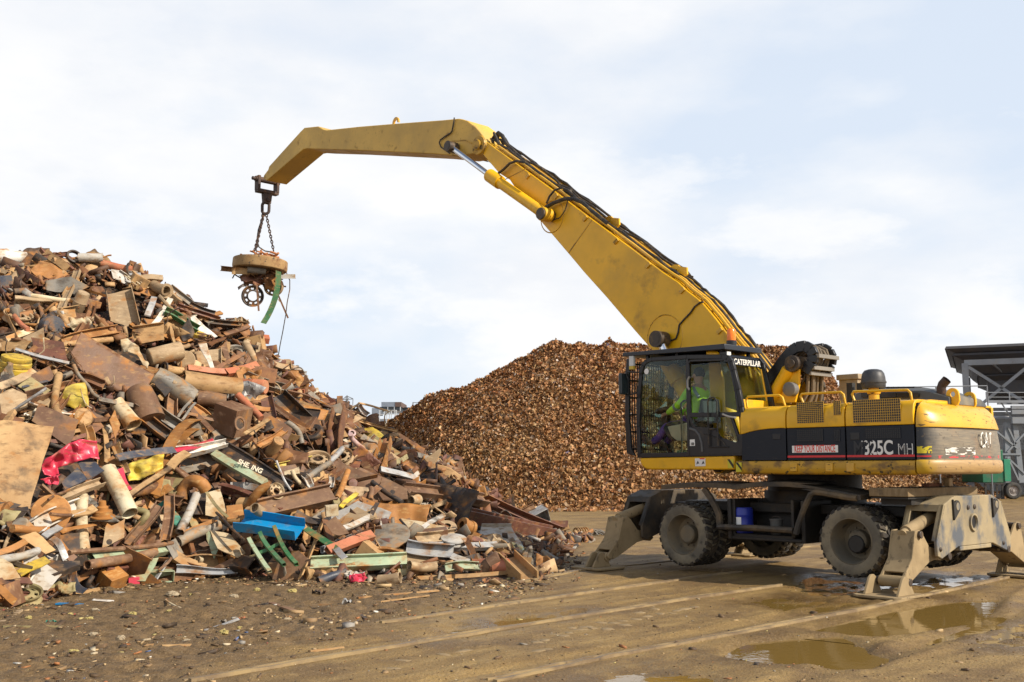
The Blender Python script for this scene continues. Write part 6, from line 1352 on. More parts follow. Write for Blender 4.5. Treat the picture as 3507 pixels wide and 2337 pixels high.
ln('plank',1,70,1150,350,1030,70,'cream','cream_board','cream board at the left edge below the flat dusty rim','board',lift=.3)
pl(1,[(245,1120),(465,1010),(475,1130),(255,1255)],'dust','tan_board','tan board standing below the dark blue gearbox','board',lift=.35,yaw=-25)
pl(3,[(870,-345),(1150,-190),(1660,110),(1592,225),(1375,345),(1100,190),(860,55),(755,-120)],'brown','hull_plate','largest smooth brown plate in the middle of the heap','plate',cr=.012,crs=1.2,lift=.5,yaw=8,up=.35)
la(1,1775,1295,(-.93,-.28,.25),[(0,185),(70,180),(92,170),(97,160),(97,-165),(90,-180),(0,-185)],'dust','silencer','tan cylindrical silencer right of the largest brown plate','silencer',lift=.4)
ln('pipe',1,1940,1225,2025,1200,46,'dust','stub_pipe','stub pipe on the end of the tan silencer','pipe',lift=.42)
la(1,1995,1360,(-.2,.15,.95),[(0,10),(95,10),(100,0),(95,-10),(0,-10)],'dust','mesh_plate','oval perforated tan plate below the tan silencer','plate',lift=.45,n=20)
ln('pipe',1,1750,1440,1955,1490,92,'tan','flanged_pipe','short tan pipe with a dark mouth under the oval plate','pipe',lift=.4,t=10)
la(1,1768,1440,(-.8,.1,.5),[(40,8),(64,8),(64,-6),(40,-6)],'dark','pipe_flange','dark flange round the mouth of the short tan pipe','flange',lift=.45)
pl(1,[(1285,1130),(1370,1105),(1480,1220),(1595,1400),(1580,1455),(1470,1300),(1320,1270)],'cream','twisted_sheet','twisted cream sheet above the largest brown plate','sheet',cr=.08,lift=.45)
la(1,165,1420,(.1,.95,.3),[(0,112),(120,105),(150,95),(152,60),(146,52),(158,40),(158,0),(150,-8),(165,-20),(165,-110),(0,-115)],'yellow','yellow_drum','squat yellow brown ribbed drum at the left edge','drum',lift=.4)
ln('plank',3,-20,250,360,60,90,'dust','long_plank','broad dusty plank crossing below the yellow brown drum','plank',lift=.4)
pl(3,[(255,150),(530,10),(590,140),(310,290)],'brown','brown_plate','brown plate with a pale upper edge beside the broad dusty plank','plate',lift=.35)
pl(1,[(1920,1060),(2030,925),(2090,1060),(2070,1120),(1960,1165)],'dark','torn_black_sheet','torn black sheet beside the ragged white sheet','sheet',cr=.03,lift=.4)
pl(2,[(475,430),(520,415),(770,640),(740,650),(600,590),(545,600)],'white','torn_white_sheet','ragged white sheet on the upper right slope','sheet',cr=.03,lift=.45)
cv(2,[(605-48+9*0,595)]+[(605+(46 if i%2 else -46),600+i*14) for i in range(9)],16,'plum','coil_spring','rusty coil spring below the ragged white sheet','spring',lift=.45)
# --- skyline right of the peak
ln('C',2,475,300,735,400,60,'dark','dark_frame','dark bent frame on the skyline above the ragged white sheet','frame',lift=.2)
bx(2,560,330,110,70,60,'dark','motor_block','dark motor block on the skyline above the long maroon channel','motor',20,10,15)
ln('C',2,330,320,790,470,60,'maroon','maroon_channel','long rusty maroon channel just under the skyline','channel',h=40,lift=.2)
ln('C',2,680,490,1100,535,60,'dark','black_beam','black beam on the skyline right of the ragged white sheet','beam',h=40,lift=.2)
ln('I',2,850,620,1110,520,50,'brown','dark_beam','dark brown beam propped under the black skyline beam','beam',lift=.3)
pl(2,[(930,450),(1010,435),(1105,450),(1110,500),(1000,520)],'dust','crushed_tin','crushed ribbed tin on top of the black skyline beam','tin',cr=.08,crs=7,lift=.2)
bx(2,1185,655,270,70,90,'salmon','red_slab','faded red slab on the right skyline below the magnet','slab',10,25,-9)
pl(2,[(1150,608),(1228,602),(1228,640),(1160,632)],'white','white_card','small bright white plate on the faded red slab','plate',lift=.3)
ln('plank',2,1222,690,1182,870,42,'dust','timber_post','upright tan timber post under the faded red slab','post',lift=.35)
rm(2,980,790,105,(.1,.75,.6),'grey','wheel_rim','grey wheel rim half turned up left of the tan timber post','wheel rim',8,.5,.3)
pl(2,[(558,715),(652,708),(742,1000),(738,1050),(715,1050),(655,900)],'white','yellowed_strip','yellowed white strip hanging over the faded red bars','strip',cr=.02,lift=.55)
pl(2,[(520,800),(812,765),(812,985),(500,960)],'dust','tan_cover','dusty tan cover behind the yellowed white strip','cover',fl=[(1,.06)],lift=.3)
pl(2,[(800,745),(862,690),(912,900),(885,995)],'plum','triangle_plate','tall brown triangular plate left of the grey half turned rim','plate',lift=.45)
ln('tubebox',2,445,985,860,1020,62,'salmon','red_bar','left length of faded red box bar across the middle slope','bar',lift=.4,h=50)
ln('tubebox',2,862,1030,1192,945,78,'salmon','red_bar','right length of faded red box bar bent up from the left one','bar',lift=.42,h=50)
ln('half',2,400,1110,1015,1185,215,'tan','half_pipe_trough','big tan half round trough below the faded red bars','trough',lift=.45,up=.5)
rm(2,1272,985,88,(.1,.92,.35),'grey','wheel_rim','grey rim lying flat on the right slope below the timber post','wheel rim',8,.5,.25)
bx(2,1505,960,130,100,90,'dust','rubble_lump','crumbly pale lump on the right skyline','lump',15,10,12,cr=.05)
pl(2,[(1480,1080),(1560,1020),(1640,1015),(1765,1150),(1700,1215),(1600,1275),(1530,1180)],'orange_rust','curled_sheet','curled orange and green stained sheet on the right skyline','sheet',cr=.09,crs=2.4,lift=.3)
cv(2,[(1560,990),(1650,970),(1695,1010),(1740,1090),(1785,1160),(1765,1165)],14,'grey','bent_rod','bent grey rod hooked over the curled orange sheet','rod',lift=.35)
# --- middle of the heap
ln('pipe',2,80,1080,490,1330,250,'grey','dark_tank','dark grey cylinder with a square cut opening','tank',lift=.45,t=10)
pl(2,[(75,1115),(130,1085),(285,1195),(205,1285)],'dark','cut_opening','square dark opening cut in the dark grey cylinder','opening',lift=.72)
ln('pipe',2,285,1130,548,1275,52,'dust','thin_pipe','thin tan pipe lying across the dark grey cylinder','pipe',lift=.75,t=5)
ln('bar',2,345,1500,510,1290,26,'grey','yoke_bar','left bar of a grey steel yoke below the thin tan pipe','bar',lift=.7); ln('bar',2,385,1530,530,1350,24,'grey','yoke_bar','right bar of a grey steel yoke below the thin tan pipe','bar',lift=.7)
ln('rod',2,545,1300,850,1340,170,'plum','slotted_box','rounded brown casing with a slot under the tan trough','casing',lift=.35)
ln('plank',4,130,215,445,280,34,'plum','flat_bar','brown flat bar crossing another below the rounded casing','bar',lift=.5); ln('plank',4,165,140,400,400,50,'brown','flat_bar','broader brown flat bar crossing over its neighbour','bar',lift=.55)
bx(4,610,270,300,300,260,'plum','steel_box','big brown steel box with two round flanged holes','box',-38,16,-8,lift=.45)
la(4,664,197,(.75,.1,.75),[(34,8),(46,8),(46,-4),(34,-4)],'plum','port_ring','small flanged ring on the big brown steel box','flange',lift=.75); la(4,692,318,(.75,.1,.75),[(55,8),(76,8),(76,-4),(55,-4)],'plum','port_ring','large flanged ring on the big brown steel box','flange',lift=.78)
la(4,663,197,(.75,.1,.75),[(0,1),(34,1)],'dark','port_hole','small dark port inside the upper ring of the steel box','port',lift=.75); la(4,691,318,(.75,.1,.75),[(0,1),(55,1)],'dark','port_hole','large dark port inside the lower ring of the steel box','port',lift=.78)
ln('rod',4,680,5,925,262,74,'salmon','red_pipe','faded red brown pipe running down to the right of the steel box','pipe',lift=.5)
pl(4,[(1050,45),(1160,-10),(1490,310),(1430,335),(1230,300)],'dark','wide_girder_web','broad dark girder web sloping down the right of the heap','girder',lift=.35,fl=[(1,.2)],yaw=10)
ln('C',2,1060,1080,1465,1210,95,'grey','grey_frame','grey channel frame above the broad dark girder','frame',h=60,lift=.35)
pl(4,[(1490,240),(1690,205),(1862,455),(1620,495)],'tan','tan_sheet','clean tan sheet right of the broad dark girder','sheet',lift=.35,up=.45)
pl(4,[(918,60),(1040,12),(1092,250),(930,262)],'maroon','maroon_plate','maroon plate standing left of the broad dark girder','plate',lift=.45,fl=[(1,.08)])
pl(4,[(970,190),(1258,372),(1205,515),(900,262)],'brown','brown_plate','dark brown plate below the standing maroon plate','plate',lift=.45)
ln('plank',4,752,425,1012,272,40,'wood','timber_batten','upper of two splintered battens on the dark brown plate','batten',lift=.62); ln('plank',4,800,440,960,330,30,'wood','timber_batten','lower of two splintered battens on the dark brown plate','batten',lift=.6)
ln('C',4,905,570,1175,400,70,'orange_rust','orange_channel','orange rusted channel below the two splintered battens','channel',h=30,lift=.55)
la(4,1470,410,(-.25,.72,.6),[(58,0),(62,14),(100,22),(118,10),(122,-10),(112,-30),(70,-34),(58,-24)],'dark','small_tyre','black tyre on its rim lying left of the clean tan sheet','tyre',lift=.55)
cv(4,[(1210,310),(1270,350),(1330,420),(1360,530)],60,'grey','bent_strip','bent grey strip left of the small black tyre','strip',lift=.5)
rm(4,1352,695,98,(.1,.75,.6),'dust','wheel_rim','dusty wheel rim leaning under the tilted middle rim','wheel rim',8,.55,.5); rm(4,1535,680,135,(.05,.82,.5),'dust','wheel_rim','largest tilted wheel rim in the middle right of the heap','wheel rim',8,.55,.65); rm(4,1790,655,118,(-.15,.7,.6),'dust','wheel_rim','dusty wheel rim right of the largest tilted rim','wheel rim',8,.5,.45)
cv(4,[(1390,400),(1440,500),(1490,600),(1540,720)],10,'brown','steel_cable','frayed cable dropping into the largest tilted rim','cable',lift=.8)
ln('plank',4,415,640,965,965,80,'mint','mint_beam','pale green painted beam lying beside the lettered dark girder','beam',t=60,lift=.62)
ln('C',4,480,570,1210,1010,175,'dark','lettered_girder','dark girder with worn white capital letters','girder',h=30,lift=.42)
gd=bpy.data.objects['lettered_girder']
def girder_text():
    a,da=sfc(*CR[4](700,748),.66); b,_=sfc(*CR[4](905,838),.66); dep=(a-CAM).dot(FW); 
    pa=CAM+ray(*CR[4](705,750))*(dep); pb=CAM+ray(*CR[4](905,838))*(dep); X=(pb-pa).normalized(); V_=(CAM-pa).normalized(); N=(V_*.65+Vector((0,0,1))*.35); N=(N-X*N.dot(X)).normalized(); Yv=N.cross(X); c=(pa+pb)/2
    gm=[v for v in gd.data.vertices]; # rest the letters just proud of the girder face
    loc=gd.location; mx=max((loc+v.co-c).dot(N) for v in gm if abs((loc+v.co-c).dot(Yv))<.06 and abs((loc+v.co-c).dot(X))<1.2) if gm else 0
    mx=min(mx,.2); M=Matrix.Translation(c+N*(mx+.004)-loc)@Matrix(((X.x,Yv.x,N.x,0),(X.y,Yv.y,N.y,0),(X.z,Yv.z,N.z,0),(0,0,0,1)))
    text_mesh('lettering','SHE. ING',pmat('worn_cream_letters',(.62,.56,.42),.6),gd,M,.125,.9,bold=.004)
girder_text()
cv(4,[(1885,430),(1900,480),(1990,570),(2080,650),(2140,720),(2160,790)],52,'lilac','bent_pipe','bent lilac grey pipe on the right slope','pipe',lift=.55); la(4,1900,420,(.3,.5,.8),[(22,10),(40,10),(42,-10),(22,-12)],'lilac','pipe_collar','lilac collar at the top of the bent lilac pipe','collar',lift=.55)
ln('I',4,905,1255,1690,1075,205,'plum','rusted_rail_beam','heavy rusted beam lying behind the blue channel','beam',h=120,lift=.55,t=18,up=.35)
cv(4,[(790,1215),(850,1110),(920,1030),(1020,985)],96,'orange_rust','bent_pipe','thick orange rusted pipe bend left of the heavy rusted beam','pipe',lift=.5)
rm(4,1095,1040,88,(.55,.25,.8),'cream','wheel_rim','cream wheel rim standing on the heavy rusted beam','wheel rim',8,.6,.75)
ln('pipe',4,850,1225,925,1270,110,'dust','pipe_stub','open pipe stub at the left end of the heavy rusted beam','pipe',lift=.6,d1=.25)
C_=lambda x,y:CR[4](x,y)
ln('C',4,690,1400,1345,1480,270,'blue','blue_channel','bright blue steel channel open towards the sky','channel',h=95,lift=.55,t=12,up=.62)
cv(4,[(60,1130),(90,1010),(180,935),(280,960),(330,1030)],130,'orange_rust','pipe_elbow','big orange rusted pipe elbow left of the cream hinge plate','elbow',lift=.5)
ln('pipe',4,55,1490,230,1085,92,'light_grey','white_pipe','clean pale pipe leaning left of the blue channel','pipe',lift=.6)
pl(4,[(330,1060),(480,1020),(545,1260),(420,1320),(325,1300)],'cream','hinge_plate','rust edged cream plate left of the blue channel','plate',lift=.5)
ln('bar',4,320,1045,560,1320,30,'olive','bent_bar','dark olive bar leaning over the rust edged cream plate','bar',lift=.75); ln('rod',4,440,1280,740,1560,30,'dark','axle_rod','dark rod running down over the left end of the blue channel','rod',lift=.8)
pl(4,[(550,1200),(720,1180),(742,1310),(560,1345)],'orange_rust','orange_plate','bright orange rusted plate at the left end of the blue channel','plate',lift=.6)
pl(6,[(1405,225),(1465,170),(1600,290),(1630,350),(1600,420),(1530,360)],'teal','teal_shell','broken teal plastic shell among the leaning channels','shell',cr=.06,lift=.5)
ln('I',4,-10,620,415,505,52,'red','red_girder','bright red narrow girder left of the pale green beam','girder',lift=.55)
bx(4,1680,1250,130,115,60,'cream','cream_box','small cream box with pressed scrolls right of the blue channel','box',12,10,4,lift=.75)
ln('C',4,1390,890,1470,1005,66,'white','white_channel','left short white channel behind the heavy rusted beam','channel',lift=.6); ln('C',4,1680,885,1675,1000,56,'white','white_channel','upright short white channel at the right end of the heavy rusted beam','channel',lift=.7)
ln('tubebox',4,1805,1440,2110,1315,58,'light_grey','grey_tube','pale grey square tube right of the small cream box','tube',lift=.65)
pl(4,[(1610,1390),(1720,1310),(1870,1495),(1760,1520),(1690,1500)],'plum','rusty_strip','rusty strip leaning below the small cream box','strip',lift=.75)
ln('plank',4,1780,1220,1950,1060,50,'yellow','yellow_bar','yellow painted bar right of the small cream box','bar',lift=.65); ln('rod',4,1730,1120,1855,830,62,'orange_rust','ram_body','rusty hydraulic ram upright on the right slope','ram',lift=.6)
la(4,1905,965,(.2,.2,.9),[(0,25),(45,22),(58,5),(58,-30),(0,-32)],'maroon','pump_body','maroon pump casing right of the upright rusty ram','pump',lift=.55)
ln('rod',4,1410,905,1660,740,62,'grey','grey_pipe','grey pipe passing under the largest tilted rim','pipe',lift=.55); ln('rod',4,1650,740,1800,590,60,'galv','silver_pipe','silver pipe end pointing at the right hand rim','pipe',lift=.6)
cv(4,[(1085,715),(1130,830),(1180,940),(1240,1030)],26,'galv','conduit','thin pale conduit curving down to the heavy rusted beam','conduit',lift=.7)
cv(4,[(1255,820),(1290,900),(1380,1000)],44,'cream','hoop_strip','curved cream strip left of the short white channels','strip',lift=.55); pl(4,[(1170,830),(1330,780),(1340,870),(1175,890)],'cream','yellow_cover','cream cover under the largest tilted rim','cover',lift=.5,fl=[(2,.08)])
# --- left middle
pl(3,[(-20,600),(60,592),(580,665),(410,1230),(322,1545),(-20,1500)],'tan','large_tan_plate','largest plain tan plate at the left edge of the heap','plate',lift=.6,yaw=6,th=.02)
pl(3,[(412,428),(845,590),(790,770),(738,880),(340,600)],'brown','brown_plate','brown plate right behind the largest plain tan plate','plate',lift=.45)
pl(3,[(450,1100),(480,1040),(620,930),(860,820),(1040,795),(1065,1010),(960,1005),(820,1040),(620,1080),(640,1190),(470,1160)],'red','crumpled_panel','crumpled bright red body panel beside the largest tan plate','panel',cr=.085,crs=3.2,lift=.6)
pl(3,[(430,1210),(640,1180),(620,1290),(520,1270)],'red','torn_red_scrap','smaller torn red sheet under the crumpled red panel','sheet',cr=.05,crs=6,lift=.55)
pl(3,[(660,1260),(830,1100),(935,1230),(700,1340)],'navy','dark_glass_panel','left dark blue grey panel below the crumpled red panel','panel',lift=.72,up=.5); pl(3,[(832,1040),(985,1005),(1120,1135),(945,1235)],'navy','dark_glass_panel','right dark blue grey panel below the crumpled red panel','panel',lift=.75,up=.5)
ln('C',3,650,1440,1080,1270,90,'dust','box_frame','dusty box frame carrying the two dark blue grey panels','frame',h=50,lift=.6)
ln('rod',3,515,1455,740,1330,30,'brown','steel_rod','brown rod sticking out left of the dusty box frame','rod',lift=.75)
ln('plank',3,1265,1000,1880,915,88,'navy','smoked_strip','dark smoked strip lying right of the crumpled red panel','strip',t=8,lift=.6,bow=.25)
pl(3,[(590,450),(700,260),(905,198),(945,300),(950,470),(800,480),(690,410)],'yellow','folded_yellow_sheet','folded yellow sheet open like a book below the largest brown plate','sheet',cr=.07,crs=2.5,lift=.5)
pl(3,[(190,225),(330,130),(545,270),(480,330),(300,300)],'olive','yellow_black_panel','dark panel with yellow flaking paint left of the folded yellow sheet','panel',lift=.4)
la(3,1545,430,(-.3,.75,-.35),[(0,205),(115,200),(135,170),(150,60),(160,-200),(0,-205)],'plum','rust_cone','mottled rusty cone shaped barrel below the largest brown plate','barrel',lift=.5)
ln('pipe',3,1255,395,1440,650,150,'cream','flared_pipe','cream pipe with a flared square mouth left of the rusty barrel','pipe',lift=.45,taper=1.25)
pl(3,[(1170,600),(1235,478),(1292,640),(1240,800)],'orange_rust','orange_leaf','orange flaked sheet standing under the flared cream pipe','sheet',cr=.03,lift=.55)
ln('plank',3,1380,1415,1830,1095,52,'wood','tan_plank','tan plank lying diagonally left of the big elbow','plank',lift=.7); ln('plank',3,1820,1100,2010,950,95,'wood','ribbed_board','ribbed tan board at the upper end of the diagonal plank','board',lift=.65)
pl(3,[(1330,1090),(1560,1000),(1750,965),(1755,1120),(1640,1180),(1380,1265)],'yellow','crushed_yellow_tank','crushed yellow and white tank below the smoked strip','tank',cr=.09,crs=3.,lift=.55)
pl(3,[(-40,330),(130,250),(285,310),(300,445),(100,540),(-40,530)],'dust','mottled_slab','mottled tan and green slab at the left edge above the tan plate','slab',cr=.02,lift=.4)
la(3,900,560,(.4,.3,.8),[(0,20),(80,18),(100,0),(102,-40),(0,-45)],'tan','round_cover','round rusty cover right of the brown plate','cover',lift=.5)
cv(3,[(-20,535),(140,490),(230,430),(400,320),(500,250)],34,'galv','bent_conduit','long bent grey conduit over the mottled slab','conduit',lift=.55)
cv(3,[(790,0),(850,120),(940,220),(1000,310),(1060,350)],40,'grey','flat_spring','curved grey flat bar under the left tip of the largest brown plate','bar',lift=.45)
cv(3,[(865,255),(890,350),(930,430),(985,465)],11,'cream','thin_wire','thin pale wire curling out of the folded yellow sheet','wire',lift=.7)
ln('C',3,1400,480,1790,760,120,'dark','dark_trough','long dark trough below the rusty barrel','trough',h=70,lift=.4); ln('C',3,1640,490,1900,680,130,'grey','grey_trough','grey trough with a square end right of the rusty barrel','trough',h=80,lift=.4)
ln('tubebox',3,1050,370,1430,440,48,'grey','square_tube','thin grey square tube behind the flared cream pipe','tube',lift=.55)
ln('pipe',3,1160,1120,1400,1600,175,'cream','large_white_pipe','large white pipe with yellow scuffs and an open lower end','pipe',lift=.65,d2=.2,t=9)
ln('plank',3,1260,1130,1360,1360,110,'red','red_strip','dull red strip right of the large white pipe','strip',lift=.55)
pl(3,[(1640,1300),(1690,1210),(1830,1240),(1840,1320),(1700,1370)],'olive','olive_pan','olive pan lid under the diagonal plank','lid',cr=.02,lift=.45)
# --- lower left
la(6,455,285,(-.1,.15,.95),[(0,8),(160,6),(165,0),(160,-8),(0,-10)],'orange_rust','round_lid','round orange rusted lid leaning below the dusty box frame','lid',lift=.5,n=40)
la(6,915,255,(0,.98,.2),[(0,85),(28,80),(32,40),(50,30),(50,0),(85,-5),(85,-45),(110,-50),(110,-60),(0,-62)],'orange_rust','brass_valve','stubby rusty valve left of the large white pipe','valve',lift=.55)
ln('plank',6,640,300,850,235,70,'tan','tan_block','tan block bar left of the rusty valve','bar',lift=.55); ln('rod',6,455,290,640,305,30,'brown','tapered_rod','brown rod across the round orange lid','rod',lift=.75)
pl(6,[(945,400),(960,372),(1000,395),(1060,370),(1120,330),(1110,500),(1030,540),(960,580),(915,590)],'dust','lug_plate','cast lug plate with a round hole below the large white pipe','plate',lift=.6,th=.03); la(6,978,540,(0,.1,1),[(0,3),(24,3)],'dark','lug_hole','dark hole in the cast lug plate','hole',lift=.72)
ln('C',6,1150,570,1430,215,85,'plum','leaning_channel','long brown channel leaning towards the teal shell','channel',h=40,lift=.6); ln('C',6,1475,520,1520,120,90,'plum','upright_channel','upright brown channel in front of the teal shell','channel',h=40,lift=.7)
cv(6,[(1120,560),(1200,440),(1290,330),(1310,280),(1230,255)],60,'olive','curved_pipe','dull green pipe curving behind the leaning brown channel','pipe',lift=.45)
ln('rod',6,620,640,1540,550,42,'plum','long_thin_pipe','longest thin rusty pipe lying low across the front','pipe',lift=.55); ln('tubebox',6,820,680,1545,605,78,'mint','mint_box_beam','pale green box beam behind the thick rusty pipe','beam',h=60,lift=.4)
ln('pipe',6,780,755,1385,625,82,'plum','thick_rusty_pipe','thick rusty pipe with a dark open left end','pipe',lift=.6,t=9)
pl(6,[(265,830),(420,700),(715,708),(720,740),(490,830)],'dark','black_slab','thick black slab lying low at the left','slab',lift=.5,th=.09,up=.6); pl(6,[(125,770),(400,668),(455,715),(190,845)],'yellow','strand_board','yellow flaked board beside the thick black slab','board',lift=.55,up=.55)
pl(6,[(-60,690),(30,690),(110,735),(185,860),(-60,880)],'cream','round_cream_sheet','rounded cream sheet at the lower left edge','sheet',lift=.55); ln('plank',6,-60,910,270,885,70,'maroon','maroon_plank','dull maroon plank at the lower left edge','plank',lift=.5)
rm(6,190,985,180,(.05,.93,.35),'olive','wheel_rim','olive wheel rim lying flat at the lower left edge','wheel rim',8,.4,.3); ln('I',6,-60,1045,400,1080,72,'maroon','red_brown_beam','dark red brown beam in front of the olive flat rim','beam',h=50,lift=.35)
pl(6,[(115,452),(320,448),(500,612),(410,648)],'tan','tan_sheet','tan sheet sloping above the pale lower left pipe','sheet',lift=.5); ln('rod',6,-60,710,335,620,70,'light_grey','pale_pipe','pale pipe at the lower left edge','pipe',lift=.55)
ln('plank',6,455,505,590,690,56,'galv','silver_bar','bent silver bar right of the sloping tan sheet','bar',lift=.6,bow=.4); ln('plank',6,395,490,530,400,60,'galv','silver_bar','upper silver bar above the sloping tan sheet','bar',lift=.6); ln('plank',6,510,540,660,700,70,'brown','brown_bar','brown bar beside the bent silver bar','bar',lift=.5)
pl(6,[(385,930),(450,895),(560,900),(670,900),(680,1000),(560,1015),(470,990)],'olive','crumpled_bag','crumpled brown sheet at the muddy lower left toe','sheet',cr=.08,crs=5,lift=.3); pl(6,[(415,1060),(530,1010),(890,945),(900,970),(470,1090)],'tan','flat_brown_sheet','flat orange brown sheet on the mud at the lower left','sheet',lift=.12,up=.7)
bx(6,1195,918,95,95,60,'red','red_box','small scratched red box on the mud in front','box',10,5,3,lift=.2)
bx(6,1435,845,220,100,100,'mint','mint_box','pale green metal box on the mud right of the small red box','box',15,12,-2,lift=.3,open_=True); pl(6,[(1535,800),(1740,765),(1710,850),(1545,870)],'cream','cream_board','cream board behind the brown folded box at the front','board',lift=.35,up=.6)
bx(6,1730,870,270,90,90,'brown','brown_box','folded brown box section lying at the front toe','box',12,20,2,lift=.25)
pl(6,[(1150,780),(1240,690),(1420,680),(1390,750),(1300,890),(1120,880)],'mint','grey_green_cabinet','grey green cabinet panel behind the small red box','panel',lift=.35,up=.5); ln('bar',6,1430,790,1540,680,22,'plum','short_rod','short rusty bar across the dark channel by the cabinet panel','bar',lift=.5)
ln('tubebox',6,1540,650,1830,790,90,'tan','tan_box_bar','tan box bar right of the cabinet panel','bar',lift=.45); ln('pipe',6,1770,700,1800,690,60,'cream','pipe_end','small round pipe end facing the camera near the green frame','pipe',lift=.5,d1=.3,d2=-.2)
pl(6,[(1825,395),(1870,440),(1955,600),(1915,690),(1850,520)],'mint','mint_flange','grey green side of the open yellowed channel','plate',lift=.6,yaw=-30); pl(6,[(1880,430),(2060,470),(2200,640),(2130,680),(1950,600)],'cream','open_channel_floor','yellowed floor of the open channel left of the green frame','plate',lift=.55,up=.6)
ln('rod',6,1600,540,1960,380,95,'grey','wrapped_pipe','thick grey wrapped pipe behind the open yellowed channel','pipe',lift=.45); pl(6,[(1480,510),(1900,335),(1950,350),(1600,490)],'orange_rust','long_orange_strip','long orange strip above the thick wrapped pipe','strip',lift=.6)
ln('plank',6,-60,660,230,540,60,'orange_rust','orange_plank','orange rusted plank at the left edge below the tan plate','plank',lift=.55); ln('rod',6,110,425,420,430,70,'orange_rust','bent_tube','dented orange tube above the sloping tan sheet','tube',lift=.5); pl(6,[(500,430),(830,375),(870,395),(560,470)],'orange_rust','curled_strip','curled red brown strip above the bent silver bar','strip',cr=.03,lift=.55)
# --- lower middle and front
for nm,pts in(('left',[(400,505),(450,650),(590,805)]),('middle',[(500,460),(600,610),(712,745)]),('right',[(622,412),(720,570),(828,740)])):
    P=pts; 
    ln('tubebox',7,*P[0],*P[2],34,'mint' if nm=='left' else 'green','green_frame_leg','%s leg of a bent green steel frame below the blue channel'%nm,'frame leg',h=34,lift=.75,bow=-.5)
ln('tubebox',7,478,645,702,540,30,'green','green_frame_rung','cross rung of the bent green steel frame','frame rung',lift=.72)
ln('L',7,912,420,1170,600,60,'green','green_strip','dark green strip right of the blue channel','strip',h=14,lift=.55); ln('L',7,1165,590,1260,680,60,'galv','bare_strip_end','bare metal lower end beyond the dark green strip','strip',h=14,lift=.54)
ln('tubebox',7,1100,625,1505,480,82,'salmon','salmon_bar','broad faded salmon bar crossing right of the dark green strip','bar',h=60,lift=.5)
ln('I',7,950,745,1812,705,125,'mint','mint_girder','long pale green and rust girder lying along the front','girder',h=80,lift=.4,t=12,up=.4)
ln('pipe',7,1560,890,1755,860,100,'dust','short_open_pipe','short open pipe on the mud in front of the long girder','pipe',lift=.3,d2=.25,t=7)
pl(7,[(1300,850),(1350,830),(1440,812),(1455,880),(1400,912),(1305,905)],'red','red_can','crushed bright red can in front of the long girder','can',cr=.06,crs=7,lift=.35); pl(7,[(1190,820),(1330,795),(1430,810),(1310,860),(1200,850)],'light_grey','foil_wad','wad of pale foil behind the crushed red can','foil',cr=.07,crs=9,lift=.28)
ln('tubebox',7,285,750,450,760,130,'dark','black_box_section','short black box section with an open end below the green frame','box section',h=110,lift=.35,d2=.15)
ln('rod',7,655,770,1040,845,48,'dark','dark_pipe','dark bent pipe on the mud left of the long girder','pipe',lift=.25); ln('plank',7,30,850,265,700,58,'plum','rusty_plank','rusty plank propped left of the black box section','plank',lift=.4)
pl(7,[(1405,130),(1480,165),(1620,195),(1760,185),(2030,205),(1990,330),(2000,370),(1800,390),(1560,395),(1450,350)],'orange_rust','curved_orange_sheet','large curved orange tan sheet right of the salmon bar','sheet',cr=.05,crs=1.6,lift=.5,up=.2)
la(7,1640,490,(-.15,.72,.45),[(0,22),(150,14),(190,2),(200,0),(196,-12),(0,-8)],'grey','dished_disc','grey dished disc lying under the curved orange sheet','disc',lift=.45,n=40)
pl(5,[(0,425),(90,398),(505,580),(515,675),(380,690),(20,705)],'plum','wide_brown_sheet','wide smooth pinkish brown sheet above the curved orange sheet','sheet',lift=.45,cr=.012,crs=1.2,up=.4); la(5,378,617,(0,.35,.9),[(0,3),(22,3)],'dark','cut_hole','dark hole in the wide pinkish brown sheet','hole',lift=.62,n=10)
ln('I',5,495,600,1208,690,115,'plum','long_brown_girder','long purple brown girder pointing right towards the machine','girder',h=80,lift=.4,t=12); bx(5,850,635,54,46,40,'brown','socket_box','small square socket on the long purple brown girder','socket',5,5,8,lift=.62,open_=True)
ln('I',5,880,790,1830,985,120,'maroon','longest_dark_girder','longest dark girder reaching the right toe of the heap','girder',h=110,lift=.3,t=14,up=.55); ln('C',5,1200,700,1860,985,80,'maroon','dark_channel','dark channel behind the longest dark girder','channel',h=60,lift=.25)
ln('pipe',5,540,695,610,680,80,'dust','flanged_pipe','dusty pipe with a flange under the long purple brown girder','pipe',lift=.55); la(5,600,683,(.35,.1,.9),[(22,8),(46,8),(46,-8),(22,-8)],'cream','pipe_flange','pale bolted flange under the long purple brown girder','flange',lift=.6)
ln('rod',5,190,528,460,712,44,'dark','black_tube','black tube lying over the wide pinkish brown sheet','tube',lift=.6); ln('rod',5,182,580,180,690,44,'plum','pipe_post','upright brown pipe stub on the wide pinkish brown sheet','pipe',lift=.6)
pl(5,[(800,222),(808,250),(700,470),(660,482),(625,400),(680,310)],'dust','leaning_slab','tan slab leaning to the right near the right toe','slab',lift=.5,th=.06,yaw=-15); pl(5,[(722,420),(745,360),(900,405),(1040,510),(900,500)],'tan','tan_sheet','tan sheet right of the leaning slab','sheet',lift=.35,cr=.02)
ln('rod',5,935,465,1062,595,36,'salmon','salmon_pipe','salmon pipe sloping right of the leaning slab','pipe',lift=.4); ln('tubebox',5,270,408,612,500,50,'galv','galvanised_bar','galvanised bar left of the leaning slab','bar',lift=.5); pl(5,[(515,430),(590,388),(622,455),(555,500)],'white','white_sheet','bright white sheet beside the leaning slab','sheet',lift=.55)
